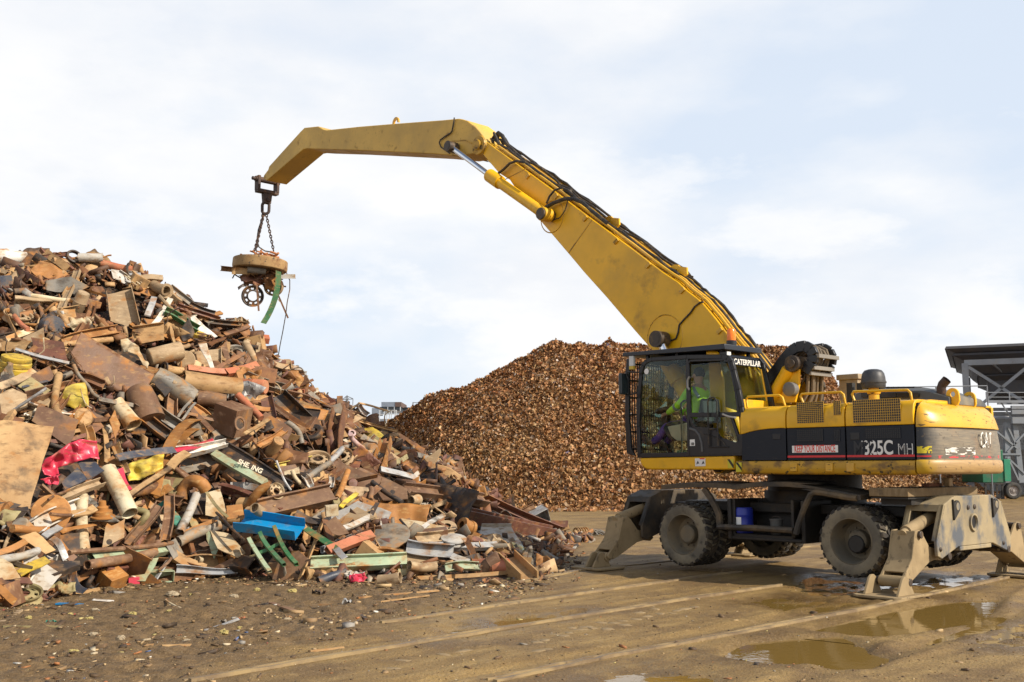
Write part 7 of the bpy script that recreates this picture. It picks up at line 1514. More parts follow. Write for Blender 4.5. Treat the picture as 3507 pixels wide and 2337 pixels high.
ln('plank',5,190,115,505,335,56,'olive','olive_timber','olive timber sloping on the right shoulder','timber',lift=.5); ln('plank',5,105,120,268,232,58,'grey','dark_timber','dark grey timber left of the olive timber','timber',lift=.5); pl(5,[(-20,60),(200,35),(300,110),(250,150),(80,130)],'yellow','bent_yellow_plate','bent yellow brown plate on the right shoulder','plate',cr=.03,lift=.4)
pl(5,[(430,80),(560,165),(670,225),(640,300),(470,200)],'brown','skyline_plate','dark brown plate on the lower right skyline','plate',lift=.3); pl(5,[(930,360),(1000,330),(1030,420),(960,450)],'plum','skyline_plate','small plum brown plate at the right skyline above the salmon pipe','plate',lift=.3)
bx(5,1690,835,150,130,110,'galv','metal_crate','grey crate with open cells at the right toe','crate',25,30,15,lift=.35,open_=True); ln('C',5,1500,830,1650,750,50,'plum','propped_channel','propped brown channel left of the grey crate','channel',lift=.3); pl(5,[(1795,870),(1950,870),(1945,925),(1840,935)],'maroon','end_box','dark box end at the farthest right toe','plate',lift=.25); ln('plank',5,1830,970,1955,925,50,'tan','tan_offcut','tan offcut at the farthest right toe','offcut',lift=.2)
ln('plank',5,612,962,832,820,42,'light_grey','pale_plank','pale plank right of the curved orange sheet','plank',lift=.6); pl(5,[(455,850),(640,880),(875,940),(850,965),(520,1010)],'cream','beige_sheet','beige sheet under the pale plank','sheet',lift=.4); ln('rod',5,448,858,535,985,22,'dark','thin_bar','thin dark bar on the beige sheet','bar',lift=.6)
bx(5,690,1010,350,110,110,'brown','brown_trough','brown box trough in front of the beige sheet','trough',8,15,3,lift=.35); ln('C',5,605,1050,950,1010,110,'dust','tan_channel','tan channel in front of the brown box trough','channel',h=40,lift=.5)
ln('C',5,505,1110,920,1160,120,'galv','flaking_grey_channel','flaking grey channel lying along the front right','channel',h=60,lift=.45,up=.2); ln('tubebox',5,700,1105,1305,1092,60,'galv','long_grey_bar','long straight grey bar along the front right','bar',h=50,lift=.4)
la(5,925,1045,(.05,.95,.3),[(0,30),(60,28),(70,20),(112,18),(114,8),(95,0),(95,-12),(112,-18),(112,-28),(0,-30)],'light_grey','wheel_hub','silver wheel hub stacked above the long grey bar','wheel hub',lift=.55); la(5,870,920,(.1,.8,.5),[(30,8),(78,6),(86,-10),(80,-40),(0,-42)],'dust','brake_drum','dusty brake drum above the silver wheel hub','brake drum',lift=.5); la(5,1040,925,(-.7,.3,.6),[(30,60),(66,58),(70,30),(60,25),(60,-30),(70,-35),(66,-70),(0,-72)],'orange_rust','spool','rusty ribbed spool right of the dusty brake drum','spool',lift=.4)
la(5,1680,1040,(.9,.3,.3),[(18,4),(28,0),(18,-4)],'rust','washer','small rusty ring on the ground at the right toe','ring',lift=.1)
ln('I',5,1400,1215,1605,1410,165,'tan','stub_girder','short wide girder pointing at the camera at the front right','girder',h=150,lift=.42,t=12,up=.75,d1=0,d2=0,bow=0,jit=0)
pl(5,[(1660,1180),(1760,1195),(1842,1270),(1750,1345),(1665,1320)],'orange_rust','orange_lump','orange rusted crumpled sheet right of the short wide girder','sheet',cr=.07,crs=4,lift=.25); pl(5,[(1525,1230),(1570,1130),(1625,1105),(1655,1200),(1640,1300),(1570,1260)],'grey','bent_black_sheet','dark bent sheet behind the orange crumpled sheet','sheet',cr=.09,crs=4,lift=.25)
ln('plank',5,600,1392,1540,1332,40,'wood','splintered_timber','long splintered timber lying on the mud at the front right','timber',lift=.14,jag=.05); bx(5,1395,1060,150,80,20,'plum','bent_plate','dark bent plate left of the crumpled black sheet','plate',20,30,40,lift=.35)
ln('pipe',5,530,1275,760,1285,86,'dust','open_tan_pipe','tan pipe with a dark left mouth under the flaking grey channel','pipe',lift=.35,d1=.2); ln('C',5,850,1300,1150,1285,80,'mint','pale_green_channel','pale green channel low at the front right','channel',h=30,lift=.3); ln('tubebox',5,1000,1160,1070,1165,60,'dark','tube_end','dark square tube end under the long grey bar','tube',lift=.45,d1=.2,d2=-.2)
ln('plank',5,430,1335,680,1330,66,'olive','olive_plate_bar','olive flat bar on the mud behind the splintered timber','bar',lift=.2); ln('plank',5,910,1190,1050,1245,60,'white','flaking_white_board','flaking white board under the flaking grey channel','board',lift=.4)
cv(5,[(1345,800),(1390,780),(1440,830),(1430,890),(1370,860),(1345,810),(1400,890),(1480,960),(1600,1030),(1750,1068),(1900,1060),(1985,1050)],9,'dark','loose_cable','thin dark cable trailing from the right toe onto the ground','cable',lift=.3)
ln('plank',5,1450,640,1452,790,48,'dark','standing_plate','narrow dark post standing behind the right toe','post',lift=.1); ln('plank',5,1280,660,1282,760,30,'dark','standing_post','shorter dark post left of the narrow standing post','post',lift=.1)
# pieces on the right skyline near the far sheds
ln('plank',4,1765,25,1770,240,62,'plum','upright_post','upright rusty post on the right skyline before the far sheds','post',lift=.15)
kF=lambda x,y:((1150+x/6.723-600)*3.136,(1300+y/6.723-1350)*3.136)
ln('L',4,*kF(350,680),*kF(540,545),24,'dust','bent_strip','left arm of a bent tan strip above the far sheds','strip',lift=.15); ln('L',4,*kF(530,548),*kF(1200,715),24,'tan','bent_strip','long right arm of a bent tan strip above the far sheds','strip',lift=.15)
ln('C',4,*kF(520,610),*kF(720,830),60,'galv','curved_grey_sheet','curved grey sheet under the bent tan strip','sheet',lift=.2); ln('plank',4,*kF(110,1120),*kF(560,850),70,'dust','weathered_block','weathered timber block on the right skyline','timber',lift=.3); pl(4,[kF(540,930),kF(900,790),kF(960,780),kF(1040,1060),kF(900,1060)],'brown','dark_hood','dark brown folded hood on the right skyline','hood',cr=.03,lift=.2)
pl(4,[kF(650,1270),kF(830,1090),kF(1060,1220),kF(1000,1340)],'yellow','yellow_pyramid','yellow speckled pointed cover on the right shoulder','cover',cr=.04,lift=.45); ln('C',4,*kF(480,960),*kF(1400,1200),30,'tan','tan_angle','long tan angle over the yellow pointed cover','angle',lift=.35); ln('plank',4,*kF(1000,1340),*kF(1440,1270),50,'tan','scratched_board','scratched tan board right of the yellow pointed cover','board',lift=.45)
# --- scrap held by the magnet (each a thing of its own)
def hang(m,name,mat,label,cat): o=m.build(name,SCR[mat],None,smooth=40,center=True); return tag(o,label,cat,None,'thing')
def A8(x,y,dv=0.): p=at_tip(x,y); return p+(CAM-p).normalized()*dv
sA=(ctr-CAM).dot(FW)/F/2.24
def hangrim(x,y,r,nrm,mat,label,dv=0.):
    p=A8(x,y,dv); V_=(CAM-p).normalized(); R_=Vector((0,0,1)).cross(V_).normalized(); n=(R_*nrm[0]+Vector((0,0,1))*nrm[1]+V_*nrm[2]).normalized(); o=rim_mesh(r*sA,r*sA*.45,9,.48).build('wheel_rim',SCR[mat],None,smooth=40); o.location=p; x_,y_,z_=frame(n); o.rotation_euler=Matrix((x_,y_,z_)).transposed().to_euler(); tag(o,label,'wheel rim',None,'thing'); return o
hangrim(374,1040,82,(.2,.02,.95),'dark','black wheel rim hanging face on below the magnet',.35); hangrim(525,965,75,(-.4,.1,.9),'dust','dusty wheel rim hanging behind the green strip under the magnet',0)
def hl(kind,p,q,w,mat,name,label,cat,t=None,h=None,dv=(0,0),**kw):
    a,b=A8(*p,dv[0]),A8(*q,dv[1]); N=(CAM-a).normalized(); wm=w*sA; return hang(sweep(a,b,sect(kind,wm,(t*sA if t else max(.01,wm*.12)),h*sA if h else None),N,8,**{k_:(v*wm if k_ in('bow','sag') else v) for k_,v in kw.items()}),name,mat,label,cat)
hl('L',(568,850),(452,1250),42,'green','green_strip','long bent green strip hanging under the magnet','strip',h=14,dv=(.55,.5),bow=.75); hl('L',(575,890),(697,890),34,'light_grey','pale_channel','pale channel sticking out to the right under the magnet','channel',dv=(.2,.1)); hl('C',(128,828),(300,845),40,'orange_rust','rusty_bar','rusty bar sticking out to the left under the magnet','bar',h=26,dv=(.2,.3)); hl('tubebox',(210,850),(420,850),46,'tan','tan_block','tan block flat under the magnet','block',dv=(.4,.4)); hl('rod',(330,838),(470,850),52,'grey','grey_drum','grey drum pressed against the underside of the magnet','drum',dv=(.5,.45))
hl('plank',(402,960),(417,1155),14,'brown','dangling_bar','brown bar dangling in front of the black hanging rim','bar',dv=(.6,.6)); hl('plank',(558,1015),(642,1210),13,'rust','dangling_rod','rusty rod dangling under the dusty hanging rim','rod',dv=(.1,.1)); hl('plank',(215,905),(232,872),9,'dark','short_rod','short dark rod at the left under the magnet','rod'); hl('rod',(232,875),(290,910),10,'dark','thin_rod','thin dark rod left of the maroon sheet under the magnet','rod'); hl('plank',(590,965),(627,968),12,'dark','stub_bar','dark stub bar at the right of the dusty hanging rim','bar'); hl('tubebox',(440,890),(560,880),24,'rust','rusty_tube','rusty tube across the underside of the magnet','tube',dv=(.3,.3)); hl('plank',(540,1030),(580,1085),6,'tan','pale_strip','thin pale strip dangling beside the rusty rod','strip')
for nm,mat,pts,lb_ in(('crumpled_sheet','maroon',[(270,880),(330,868),(440,870),(442,930),(400,975),(350,940),(285,930)],'crumpled maroon sheet hanging under the magnet'),('torn_strip','dark',[(255,975),(300,945),(350,935),(340,960),(290,975),(262,998)],'torn dark strip left of the black hanging rim'),('tangle_plate','rust',[(450,900),(540,890),(590,930),(540,1000),(470,985)],'rusty crumpled plate between the two hanging rims')):
    m=MB(); m.add([A8(x,y,.3) for x,y in pts],[tuple(range(len(pts)))]); o=hang(m,nm,mat,lb_,'sheet'); crumple(o,.09,4.,3); so=o.modifiers.new('thickness','SOLIDIFY'); so.thickness=.01
m=MB(); P=[A8(x,y,.1) for x,y in((590,848),(630,862),(655,920),(655,990),(635,1090),(625,1180),(600,1320),(580,1420),(567,1500))]; m.tube(P,4.2*sA,6); hang(m,'hanging_cable','dark','long thin cable hanging from the magnet down to the heap','cable')

m=MB(); st_=random.getstate(); random.seed(5)
for q in range(95):
    p=A8(random.uniform(290,590),random.uniform(832,955),random.uniform(-.2,.45)); d=Vector((random.gauss(0,1),random.gauss(0,1),random.gauss(0,.6))).normalized(); e=d.cross(Vector((random.random(),random.random(),1))).normalized(); L=random.uniform(.06,.22); W_q=random.uniform(.02,.07)
    m.extr([p-d*L-e*W_q,p+d*L-e*W_q*.6,p+d*L*.8+e*W_q,p-d*L*.7+e*W_q*1.2],d.cross(e)*.012)
for q in range(10):
    p=A8(random.uniform(300,570),random.uniform(850,900),.2); P=[p]; 
    for z in range(4): P.append(P[-1]+Vector((random.uniform(-.09,.09),random.uniform(-.05,.05),random.uniform(-.12,.0))))
    m.tube(P,.011,5)
random.setstate(st_); hang(m,'swarf_tangle','rust','ragged rusty tangle of swarf stuck to the underside of the magnet','scrap tangle')
# ---- pieces fixed to a larger piece become its parts
def pin(child,par):
    c=[o for o in COL.objects if o.get('label')==child]; p=[o for o in COL.objects if o.get('label')==par]
    if not p: raise KeyError(par)
    p=p[0]; M=p.matrix_basis.inverted()
    for o in c:
        o.parent=p; o.matrix_parent_inverse=M
        for k_ in('label','category','group','kind'):
            if k_ in o: del o[k_]
        PLACED[:]=[q for q in PLACED if q[2]!=child]
for a,b in(('round flange on the end of the dusty ridge pipe','open ended dusty pipe under the dark red ridge beam'),('bolted ring flange on the mouth of the wide skyline pipe','short wide pipe with its bore facing the camera on the skyline'),
 ('bolt on the rim of the dark blue gearbox end plate','dark blue gearbox with a round bolted end plate'),('stub pipe on the end of the tan silencer','tan cylindrical silencer right of the largest brown plate'),('dark flange round the mouth of the short tan pipe','short tan pipe with a dark mouth under the oval plate'),
 ('one of three cream ribs lying along the pale ribbed panel','pale grey panel with raised ribs below the pinkish ridge pipe'),('square dark opening cut in the dark grey cylinder','dark grey cylinder with a square cut opening'),
 ('small flanged ring on the big brown steel box','big brown steel box with two round flanged holes'),('large flanged ring on the big brown steel box','big brown steel box with two round flanged holes'),('small dark port inside the upper ring of the steel box','big brown steel box with two round flanged holes'),('large dark port inside the lower ring of the steel box','big brown steel box with two round flanged holes'),
 ('dark hole in the cast lug plate','cast lug plate with a round hole below the large white pipe'),('dark hole in the wide pinkish brown sheet','wide smooth pinkish brown sheet above the curved orange sheet'),('small square socket on the long purple brown girder','long purple brown girder pointing right towards the machine'),('pale bolted flange under the long purple brown girder','dusty pipe with a flange under the long purple brown girder'),('lilac collar at the top of the bent lilac pipe','bent lilac grey pipe on the right slope')): pin(a,b)
# ---- the rest of the heap: several hundred more separate pieces, described by the landmark they lie next to
PREP=(' lying',' leaning',' below',' under',' on ',' in ',' with',' at ',' along',' beside',' right',' left',' behind',' above',' jutting',' sticking',' crossing',' running',' down',' sloping',' half',' poking',' facing',' hanging',' standing',' across',' over',' around',' of ',' round ',' open ',' among',' pointing',' from',' low ',' propped',' reaching',' upright ',' dropping',' passing',' curling',' curving',' showing',' end ',' through',' to ')
def head(lb):
    c=[lb.find(p) for p in PREP if lb.find(p)>0]; h=lb[:min(c)] if c else lb; return h.strip()
heads={}
for x,y,lb_,nm in PLACED: heads.setdefault(head(lb_),[]).append((x,y))
LAND=[(h,v[0][0],v[0][1]) for h,v in heads.items() if len(v)==1 and 2<=len(h.split())<=6 and not h.startswith(('one','left','right','upper','lower'))]
USED=set(o.get('label') for o in COL.objects)
CNAME={'rust':'rusty','orange_rust':'orange rusted','tan':'tan','brown':'brown','dark':'dark','grey':'grey','light_grey':'pale grey','cream':'cream','white':'white','mint':'pale green','green':'green','blue':'blue','red':'red','salmon':'faded red','lilac':'lilac','yellow':'yellow','olive':'olive','wood':'wooden','maroon':'maroon','navy':'blue black','teal':'teal','plum':'red brown','galv':'silver grey','dust':'dusty'}
def flabel(kind,matn,x,y,sizes):
    L=sorted(LAND,key=lambda h:math.hypot(h[1]-x,h[2]-y))
    for h,hx,hy in L[:9]:
        dx,dy=x-hx,y-hy
        rel=('right of' if dx>0 else 'left of') if abs(dx)>abs(dy) else ('below' if dy>0 else 'above')
        for sz in sizes:
            t='%s %s %s %s the %s'%(sz,CNAME[matn],kind,rel,h)
            if t not in USED and len(t.split())<=16: USED.add(t); return t
    raise RuntimeError('no label')
PALW=[('rust',17),('brown',14),('plum',12),('tan',11),('orange_rust',15),('dust',12),('dark',8),('grey',7),('maroon',5),('galv',3),('light_grey',3),('cream',2.5),('wood',5),('olive',4),('mint',.5),('salmon',1),('yellow',1.2),('white',1.2),('navy',1.5),('green',.5)]
MN=[p[0] for p in PALW]; MW=[p[1] for p in PALW]
KEEP=[(385,1240,150,75),(80,1590,110,160),(240,1600,105,75),(925,1805,125,62),(410,1700,55,95),(865,1600,115,70),(1775,1955,90,60),(1230,1930,175,34),(1365,1755,125,55),(1300,1660,95,50),(1010,1710,135,48),(930,1900,85,75),(1090,1560,95,52),(795,1435,65,65),(725,1325,110,48),(570,1210,75,48),(420,1055,75,75),(1610,1970,190,22),(1500,1885,160,42),(1730,1790,190,62),(300,1890,180,40),(660,1345,80,55),(520,1400,55,80)]
def rnd_px():
    while True:
        x=random.uniform(-40,1930); r=np.interp(x,[0,330,560,720,850,920,1060,1180,1300,1500,1640,1750,1890,1950],[882,890,985,1085,1125,1205,1340,1405,1480,1570,1670,1750,1815,1845]); t_=np.interp(x,[0,350,700,1000,1250,1700,1860,1950],[2075,2015,1965,1985,1995,1995,1985,1900])
        y=r+(t_-r)*random.random()
        if x>1200 and y>t_-30: continue
        if x>1430 and random.random()<.6: continue
        if any(((x-a)/rx)**2+((y-b)/ry)**2<1 for a,b,rx,ry in KEEP): continue
        return x,y
GRP='smaller pieces filling the scrap heap'
cnt={}
KINDS_=[('plate',38),('bar',16),('beam',10),('channel',14),('angle',13),('pipe',7),('tube',9),('sheet',24),('rim',3),('rod',4),('strip',10),('box',6),('can',4)]
for i_ in range(400):
    x,y=rnd_px(); edge=y<np.interp(x,[0,330,560,720,850,920,1060,1180,1300,1500,1640,1750,1890,1950],[882,890,985,1085,1125,1205,1340,1405,1480,1570,1670,1750,1815,1845])+75; kd=random.choices([k_[0] for k_ in KINDS_],[k_[1] for k_ in KINDS_])[0]; mt=random.choices(MN,MW)[0]
    near=np.interp(y,[900,2000],[.78,1.15]); L=random.uniform(60,215)*near; a=random.gauss(math.radians(random.choice((22,-25,60,-60,5))),.5); lf=random.uniform(.02,.36)*(1 if x<1250 else .5)
    if edge: L=min(L,115); a=random.uniform(.15,.75); lf*=.25
    ex,ey=math.cos(a)*L/2,math.sin(a)*L/2; SZ=('small','short') if L<95 else ('long','slender') if L>150 else ('medium','plain'); SZ=SZ+('bent','scuffed','half buried','tilted')
    lb_=None; rl=random.uniform(-60,60); upv=random.uniform(.1,.7)
    try:
        if kd in('plate','sheet'):
            n_=random.choice((3,4,4,4,5)); W_2=L*random.uniform(.35,.8); pts=[]; a0=random.random()*6.28
            for q in range(n_):
                an=a0+2*PI*q/n_+random.uniform(-.25,.25); pts.append((x+math.cos(an)*L*.55,y+math.sin(an)*W_2*.55))
            lb_=flabel(kd,mt,x,y,SZ); pl(0,pts,mt,'scrap_'+kd,lb_,kd,yaw=random.uniform(-45,45),pitch=random.uniform(-30,30),cr=(random.uniform(.02,.07) if kd=='sheet' else 0),crs=4,lift=lf,up=upv,group=GRP,sub=1,fl=[(1,random.uniform(.03,.1))] if kd=='plate' and random.random()<.35 else None)
        elif kd=='rim':
            lb_=flabel('wheel rim',mt,x,y,SZ); rm(0,x,y,random.uniform(28,44)*near,(random.uniform(-.6,.6),random.uniform(.1,1),random.uniform(.3,1)),random.choice(('dust','dark','grey','olive')) if False else mt,'wheel_disc',lb_,'wheel rim',8,random.uniform(.4,.6),lf,group=GRP)
        elif kd=='box':
            lb_=flabel('box',mt,x,y,SZ); bx(0,x,y,L*.5,L*random.uniform(.25,.45),L*random.uniform(.2,.5),mt,'scrap_box',lb_,'box',random.uniform(-50,50),random.uniform(-40,40),random.uniform(-40,40),open_=random.random()<.5,lift=lf,group=GRP)
        elif kd=='can':
            lb_=flabel('canister',mt,x,y,SZ); r_=L*.13; la(0,x,y,(random.uniform(-1,1),random.uniform(-.3,.8),random.uniform(-.2,.8)),[(0,L*.3),(r_*.9,L*.3),(r_,L*.27),(r_,L*.1),(r_*1.06,L*.08),(r_,L*.06),(r_,-L*.27),(r_*.9,-L*.3),(0,-L*.3)],mt,'scrap_canister',lb_,'canister',lift=lf,n=18,group=GRP)
        else:
            kk={'bar':'plank','beam':'I','channel':'C','angle':'L','pipe':'pipe','tube':'tubebox','rod':'rod','strip':'plank'}[kd]
            w={'bar':(14,30),'beam':(26,52),'channel':(24,50),'angle':(16,32),'pipe':(16,46),'tube':(14,30),'rod':(5,16),'strip':(8,22)}[kd]; w=random.uniform(*w)*near
            nmk={'angle':'angle iron','tube':'square tube','bar':'flat bar'}.get(kd,kd)
            lb_=flabel(nmk,mt,x,y,SZ); ln(kk,0,x-ex,y-ey,x+ex,y+ey,w,mt,'scrap_'+nmk.replace(' ','_'),lb_,nmk,lift=lf,roll=rl,up=upv,group=GRP,h=w*random.uniform(.4,.9),d1=random.uniform(-.12,.2),d2=random.uniform(-.12,.2),bow=random.choice((0,.2,-.2,random.uniform(-1.,1.))),jag=random.choice((.004,.015,.03)),segs=7,jit=random.uniform(.004,.025),taper=random.choice((1,1,.8,.6)))
    except RuntimeError: pass
# ---- wires poking out of the heap
for i_ in range(16):
    x,y=rnd_px(); pts=[(x,y)]; a=random.random()*6.28
    for q in range(5): a+=random.uniform(-.9,.9); x+=math.cos(a)*28; y+=math.sin(a)*22; pts.append((x,y))
    try: cv(0,pts,random.uniform(2.5,5),random.choice(('dark','brown','cream','rust')),'scrap_wire',flabel('wire','dark' if False else random.choice(('rust',)),x,y,('thin','curled','loose','bent','long','short')),'wire',lift=random.uniform(.3,.6),n=5,group='wires poking out of the scrap heap')
    except RuntimeError: pass
# ---- body of the heap: core painted near-black like deep shade in the gaps, and uncountable fragments, one object
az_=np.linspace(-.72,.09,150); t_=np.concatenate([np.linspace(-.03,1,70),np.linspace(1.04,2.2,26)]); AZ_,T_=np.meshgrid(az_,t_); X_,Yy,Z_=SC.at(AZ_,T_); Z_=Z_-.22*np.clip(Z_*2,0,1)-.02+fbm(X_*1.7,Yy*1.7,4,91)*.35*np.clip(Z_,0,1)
nb=X_.size; i_=np.arange(len(az_)-1)[None,:]+np.arange(len(t_)-1)[:,None]*len(az_); FB=np.stack([i_,i_+1,i_+1+len(az_),i_+len(az_)],-1).reshape(-1,4); VB=np.stack([X_,Yy,Z_],-1).reshape(-1,3)
NG=11000; r_=rng.random((10,NG)); a_=-.60+.672*r_[0]; tt_=r_[1]**.85*1.12-.03; fx,fy,fz=SC.at(a_,tt_); fz=np.maximum(fz+(r_[2]-.62)*.34,.0)
sx=(.05+.34*r_[3]**2.2); sy=sx*(.12+.5*r_[4]**1.5); sz_=np.minimum(sy*(.1+.7*r_[5]**2),.08)+.004
# keep the faces of the larger pieces clear
rel=np.stack([fx,fy,fz-HC],-1); dz=rel@np.array(FW); ppx=CX+F*(rel@np.array(RT))/dz; ppy=CY-F*(rel@np.array(UP))/dz; ok=np.ones(NG,bool)
for a_k,b_k,rx,ry in KEEP: ok&=((ppx-a_k)/rx)**2+((ppy-b_k)/ry)**2>.8
fx,fy,fz=fx[ok],fy[ok],fz[ok]; r_=r_[:,ok]; NG=len(fx); sx=sx[ok]; sy=sy[ok]; sz_=sz_[ok]
d1=rng.normal(size=(NG,3)); d1[:,2]*=.6; d1/=np.linalg.norm(d1,axis=1)[:,None]; d2=np.cross(d1,rng.normal(size=(NG,3))); d2/=np.linalg.norm(d2,axis=1)[:,None]; d3=np.cross(d1,d2); P=np.stack([fx,fy,fz],-1)
A_=d1*sx[:,None]/1.6; B_=d2*sy[:,None]/1.6; C3_=d3*sz_[:,None]/2
q=np.stack([P+sa*A_+sb*B_*(1+.5*(r_[6]-.5)[:,None]*sa)+sc_*C3_ for sa in(-1,1) for sb in(-1,1) for sc_ in(-1,1)],1).reshape(-1,3)
bf=np.array([(0,1,3,2),(4,6,7,5),(0,4,5,1),(2,3,7,6),(0,2,6,4),(1,5,7,3)]); FF=(np.arange(NG)[:,None,None]*8+nb+bf[None]).reshape(-1,4)
pal=np.array([(.16,.065,.025),(.24,.11,.04),(.09,.045,.025),(.035,.028,.024),(.36,.22,.10),(.44,.30,.16),(.20,.17,.13),(.38,.36,.32),(.30,.14,.04),(.55,.48,.36),(.12,.05,.035)]); pw_=np.array([.2,.12,.19,.17,.08,.06,.07,.02,.05,.012,.12]); cc=pal[rng.choice(len(pal),NG,p=pw_/pw_.sum())]*(.7+.6*rng.random((NG,1)))
def frag_mat():
    k=NT('scrap_fragment_surface'); at=k.n('ShaderNodeAttribute',_attribute_name='tone').outputs['Color']; tc=k.n('ShaderNodeTexCoord').outputs['Object']; b=k.n('ShaderNodeBsdfPrincipled',Roughness=.7)
    k.l(k.mix(k.math('MULTIPLY',k.ramp(k.noise(tc,9,6),.5,.65),.6),at,(.20,.10,.04)),b.inputs['Base Color']); k.l(b.outputs[0],k.out.inputs[0]); return k.m
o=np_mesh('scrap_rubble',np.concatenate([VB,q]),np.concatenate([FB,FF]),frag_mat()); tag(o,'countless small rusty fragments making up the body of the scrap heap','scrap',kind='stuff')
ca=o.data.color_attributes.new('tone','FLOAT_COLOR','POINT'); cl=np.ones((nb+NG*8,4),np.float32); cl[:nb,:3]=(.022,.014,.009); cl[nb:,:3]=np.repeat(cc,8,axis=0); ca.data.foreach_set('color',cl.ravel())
# ---- litter trodden into the mud in front
NL=5200; r_=rng.random((8,NL)); 
pxs=rng.uniform(-100,2000,NL); base=np.interp(pxs,[0,350,700,1000,1250,1700,1860,2000],[2070,2010,1965,1985,1995,1995,1985,1900]); far=np.interp(pxs,[0,700,1150,1560,1960],[2400,2330,2190,2075,1985]); keep=vn(pxs/55,r_[0]*9,3)>.42; pys=np.where(keep,base-12+(far-base+30)*r_[0]**1.7,base-10+40*r_[2])
gx=[];gy=[]
for x,y in zip(pxs,pys): p=gnd(x,y); gx.append(p.x); gy.append(p.y)
# a sparse scatter over the rest of the yard
for q in range(4200):
    p=gnd(random.uniform(600,3507),random.uniform(1790,2337)); gx.append(p.x); gy.append(p.y)
gx=np.array(gx);gy=np.array(gy);NL=len(gx); gh=ground_fields(gx[None,:],gy[None,:])[0][0]; r_=rng.random((8,NL)); L_=.008+.034*r_[1]**3+.08*(r_[2]>.985); L_[5200:]*=.42
ang=r_[3]*6.28; W2=L_*(.15+.45*r_[4]**1.5); H2=np.minimum(L_*.3,.02)*(.4+r_[5]); d1=np.stack([np.cos(ang),np.sin(ang),(r_[6]-.5)*.5],-1); d2=np.stack([-np.sin(ang),np.cos(ang),(r_[7]-.5)*.5],-1); d3=np.array([[0,0,1.]]); P=np.stack([gx,gy,gh+H2*.4],-1)
q=np.stack([P+sa*d1*L_[:,None]*(1-.3*(sb>0))+sb*d2*W2[:,None]*(1+.4*(sa>0))+sc_*d3*H2[:,None] for sa in(-1,1) for sb in(-1,1) for sc_ in(-1,1)],1).reshape(-1,3); FF=(np.arange(NL)[:,None,None]*8+bf[None]).reshape(-1,4)
pal=np.array([(.06,.035,.016),(.11,.066,.03),(.26,.17,.08),(.40,.28,.14),(.50,.42,.28),(.40,.33,.13),(.60,.57,.50),(.05,.032,.018),(.24,.22,.19),(.06,.13,.30),(.40,.06,.08),(.30,.12,.04)]); pw_=np.array([.19,.24,.19,.10,.03,.014,.012,.16,.03,.003,.002,.06]); cc=pal[rng.choice(len(pal),NL,p=pw_/pw_.sum())]*(.75+.5*rng.random((NL,1)))
o=np_mesh('debris',q,FF,frag_mat()); tag(o,'countless crumbs of metal, wood and foam trodden into the mud','debris',kind='stuff'); ca=o.data.color_attributes.new('tone','FLOAT_COLOR','POINT'); cl=np.ones((NL*8,4),np.float32); cl[:,:3]=np.repeat(cc,8,axis=0); ca.data.foreach_set('color',cl.ravel())
# larger bits of litter one can tell apart
FOAM=pmat('yellow_foam',(.44,.36,.13),.9,0,[((.20,.14,.05),9,.5,.65)],(60,.5,.01)); 
def lumpy(x,y,r,mat,name,label,cat,flat=.5,spk=.6):
    p=gnd(x,y); bm=bmesh.new(); bmesh.ops.create_icosphere(bm,subdivisions=3,radius=1); from mathutils import noise
    ph=random.random()*40
    for v in bm.verts: v.co*=1+spk*noise.noise(v.co*1.8+Vector((ph,0,0)))+spk*.6*noise.noise(v.co*5+Vector((0,ph,0)))
    me=bpy.data.meshes.new(name); bm.to_mesh(me); bm.free(); me.materials.append(mat); o=link(name,me); s=.72*r/F*(p-CAM).dot(FW); o.scale=(s*random.uniform(.9,1.3),s*random.uniform(.7,1.1),s*flat); o.location=(p.x,p.y,h_at(p.x,p.y)+s*flat*.45); o.rotation_euler=(0,0,random.random()*6); return tag(o,label,cat,None,'thing')
for x,y,r,lb_ in((455,2110,20,'roundest yellow foam lump on the mud'),(240,2105,16,'yellow foam lump near the blue flat bar'),(98,2128,15,'yellow foam lump nearest the left edge'),(1000,2030,19,'yellow foam lump below the bent green steel frame'),(880,2025,15,'upper left yellow foam lump below the green frame'),(660,2045,16,'pale yellow foam tuft on the mud in the middle'),(250,2240,20,'yellow foam lump at the bottom edge'),(765,2172,22,'large flat tan foam slab on the mud'),(1090,2020,17,'yellow foam lump right below the long girder'),(820,2145,10,'small yellow foam crumb on open mud'),(580,2095,12,'greenish foam crumb on the mud'),(305,2125,16,'long yellow foam shred on the mud')): lumpy(x,y,r,FOAM,'foam_lump',lb_,'foam',.55)
STN=pmat('pale_stone',(.36,.29,.19),.85,0,[((.24,.17,.09),5,.5,.7)],(40,.4,.01))
for x,y,r,lb_ in((590,2045,28,'brown stone in the mud below the brown folded box'),(640,2190,24,'pale crumpled scrap at the bottom middle of the mud'),(320,2182,20,'whitish crumpled scrap on the lower mud'),(415,2185,26,'brown clod right of the whitish crumpled scrap'),(800,2045,24,'pale stone on the mud left of centre'),(985,2120,18,'grey stone on the mud near the rails'),(325,2095,20,'round brown clod on the upper mud')): lumpy(x,y,r,STN,'stone',lb_,'stone',.5,.3)
SM_=lambda n:SCR[n]
def flat(c,p1,p2,w,mat,name,label,cat,th=.02):
    a=gnd(*CR[c](*p1)); b=gnd(*CR[c](*p2)); a.z=h_at(a.x,a.y)+.012; b.z=h_at(b.x,b.y)+.012; wm=w/CS[c]*(a-CAM).dot(FW)/F; o=sweep(a,b,sect('plank',wm*1.6,th),Vector((random.uniform(-.2,.2),0,1)),4,jag=.02,bow=random.uniform(-.02,.02)).build(name,SM_(mat),None,smooth=30,center=True); return tag(o,label,cat,None,'thing')
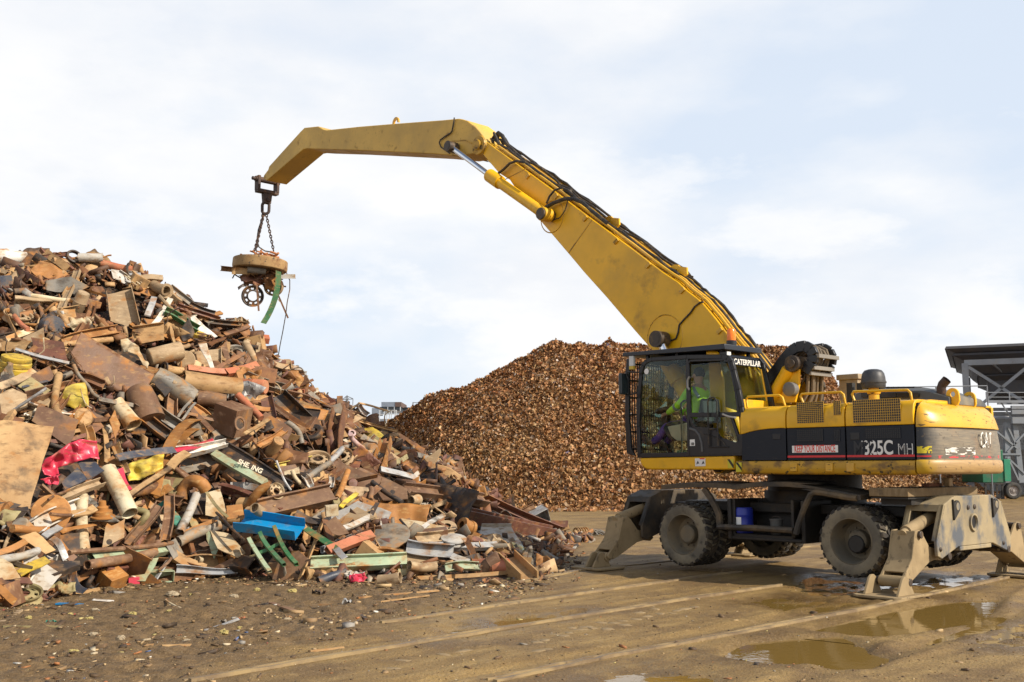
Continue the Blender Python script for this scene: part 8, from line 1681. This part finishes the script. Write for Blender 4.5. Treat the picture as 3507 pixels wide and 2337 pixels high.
flat(6,(520,1100),(735,1110),30,'blue','blue_bar','flat blue bar lying on the mud at the left','bar'); flat(6,(10,1265),(180,1185),32,'dust','timber_strip','dusty timber strip at the left edge of the mud','timber'); flat(6,(1450,1480),(1705,1462),24,'wood','timber_strip','tan timber sliver at the bottom of the mud','timber'); flat(6,(1290,1485),(1370,1475),22,'wood','timber_chip','short tan timber chip left of the bottom sliver','timber')
flat(7,(590,1085),(810,1165),40,'plum','timber_plank','dark brown plank angled on the mud below the green frame','plank'); flat(7,(1560,1095),(1990,1030),44,'wood','timber_plank','long splintered plank on the mud beside the rails','plank'); flat(7,(1380,1060),(2090,985),20,'tan','timber_batten','long thin batten beyond the splintered plank','batten'); flat(7,(930,1515),(1240,1470),26,'wood','timber_strip','tan timber strip between the mud and the nearest rail','timber'); flat(7,(1390,1185),(1450,1215),22,'dark','short_bar','short dark bar near the rails','bar'); flat(7,(400,1115),(560,1120),24,'dark','muddy_pipe','muddy pipe lying left of the dark brown plank','pipe',.03)
flat(6,(830,1085),(1020,1078),9,'white','white_stick','thin white stick on the upper mud','stick'); flat(6,(1480,1075),(1620,1140),9,'cream','twig','thin pale twig below the brown stone','stick'); flat(7,(0,1300),(300,1240),14,'galv','plastic_strip','grey plastic strip on the left of the mud','strip'); flat(6,(30,1310),(560,1300),10,'olive','flat_rod','thin olive rod on the left of the mud','rod'); flat(7,(940,1115),(1130,1120),10,'dust','root','thin curved root on the mud by the rails','stick')
flat(5,(360,1180),(560,1220),26,'plum','mud_bar','dark bar half sunk in mud below the open pipe','bar')
for (c,x,y,r,mt,nm,lb_) in((7,1290,1085,62,'galv','torn_grey_sheet','torn blue grey sheet lying on the mud near the rails'),(7,1025,1020,66,'dark','dark_sheet','crumpled dark sheet on the mud left of the torn grey sheet'),(7,760,1225,48,'grey','grey_rag','grey rag on the open mud'),(6,455,1262,52,'teal','teal_wrapper','glinting teal wrapper on the left of the mud'),(7,190,1250,60,'grey','flat_grey_scrap','flat grey scrap at the left of the mud'),(7,335,1205,34,'salmon','red_chip','small reddish chip on the mud'),(6,665,1180,22,'red','pink_scrap','tiny pink scrap on the mud')):
    X,Y=CR[c](x,y); p=gnd(X,Y); s=r/CS[c]*(p-CAM).dot(FW)/F; m=MB(); n_=7; m.add([Vector((math.cos(2*PI*q/n_)*s*random.uniform(.6,1.1),math.sin(2*PI*q/n_)*s*random.uniform(.5,.9),0)) for q in range(n_)],[tuple(range(n_))]); o=m.build(nm,SM_(mt),None); crumple(o,s*.35,2.5/s,3); o.location=(p.x,p.y,h_at(p.x,p.y)+s*.18); o.rotation_euler=(random.uniform(-.3,.3),random.uniform(-.3,.3),0); tag(o,lb_,'sheet',None,'thing')
m=MB(); p=gnd(*CR[7](575,1155)); m.lathe([(.02,.05),(.035,.05),(.04,.03),(.03,.02),(.03,-.08)],(0,0,0),(.2,-.9,.2),14); o=m.build('pipe_end',SM_('dust'),None); o.location=(p.x,p.y,h_at(p.x,p.y)+.03); tag(o,'small pipe end facing the camera below the dark brown plank','pipe',None,'thing')
m=MB(); p=gnd(*CR[7](740,835)); 
for q in range(20): pass
m.lathe([(.07,.03),(.12,.03),(.12,-.03),(.07,-.03)],(0,0,0),(.2,-.5,.8),24,closed=True); o=m.build('steel_ring',SM_('dust'),None); o.location=(p.x,p.y,h_at(p.x,p.y)+.08); tag(o,'thick rusty ring on the mud left of the dark bent pipe','ring',None,'thing')
m=MB(); p=gnd(1990,1842); P=[]
for q in range(60): a=q*.55; P.append(Vector((.006*q-.15,math.cos(a)*.12,.12+math.sin(a)*.12)))
m.tube(P,.018,6); o=m.build('coil_spring',SM_('tan'),None); o.location=(p.x,p.y,0); o.rotation_euler=(0,0,.5); tag(o,'tan coil spring on the ground between the heap toe and the outrigger','spring',None,'thing')
p=gnd(2045,1835); m=MB()
for q in range(10): a=random.random()*3; m.tube([Vector((random.uniform(-.3,.3),random.uniform(-.2,.2),.02)),Vector((random.uniform(-.2,.2),0,random.uniform(.05,.22))),Vector((random.uniform(-.5,.5),random.uniform(-.2,.2),.02))],.02,5)
o=m.build('wire_tangle',SM_('grey'),None,center=False); o.location=p; tag(o,'tangle of grey wire on the ground near the front outrigger','wire',None,'thing')
# ---- plain names for pieces whose own name would read as a part of something
REN={'wheel_rim':'truck_wheel','panel':'sheet_metal','lid':'disc','frame':'steelwork','leg':'post','rung':'bar','cover':'sheet','flange':'collar','end':'stub','floor':'plate','rib':'bar'}
for o in list(COL.objects):
    if o.parent is None and o.get('kind')=='thing':
        b=o.name.split('.')[0]
        if b=='wheel_rim': o.name='wheel_disc'
        else:
            w_=b.split('_')
            if w_[-1] in REN: w_[-1]=REN[w_[-1]]; o.name='_'.join(w_)
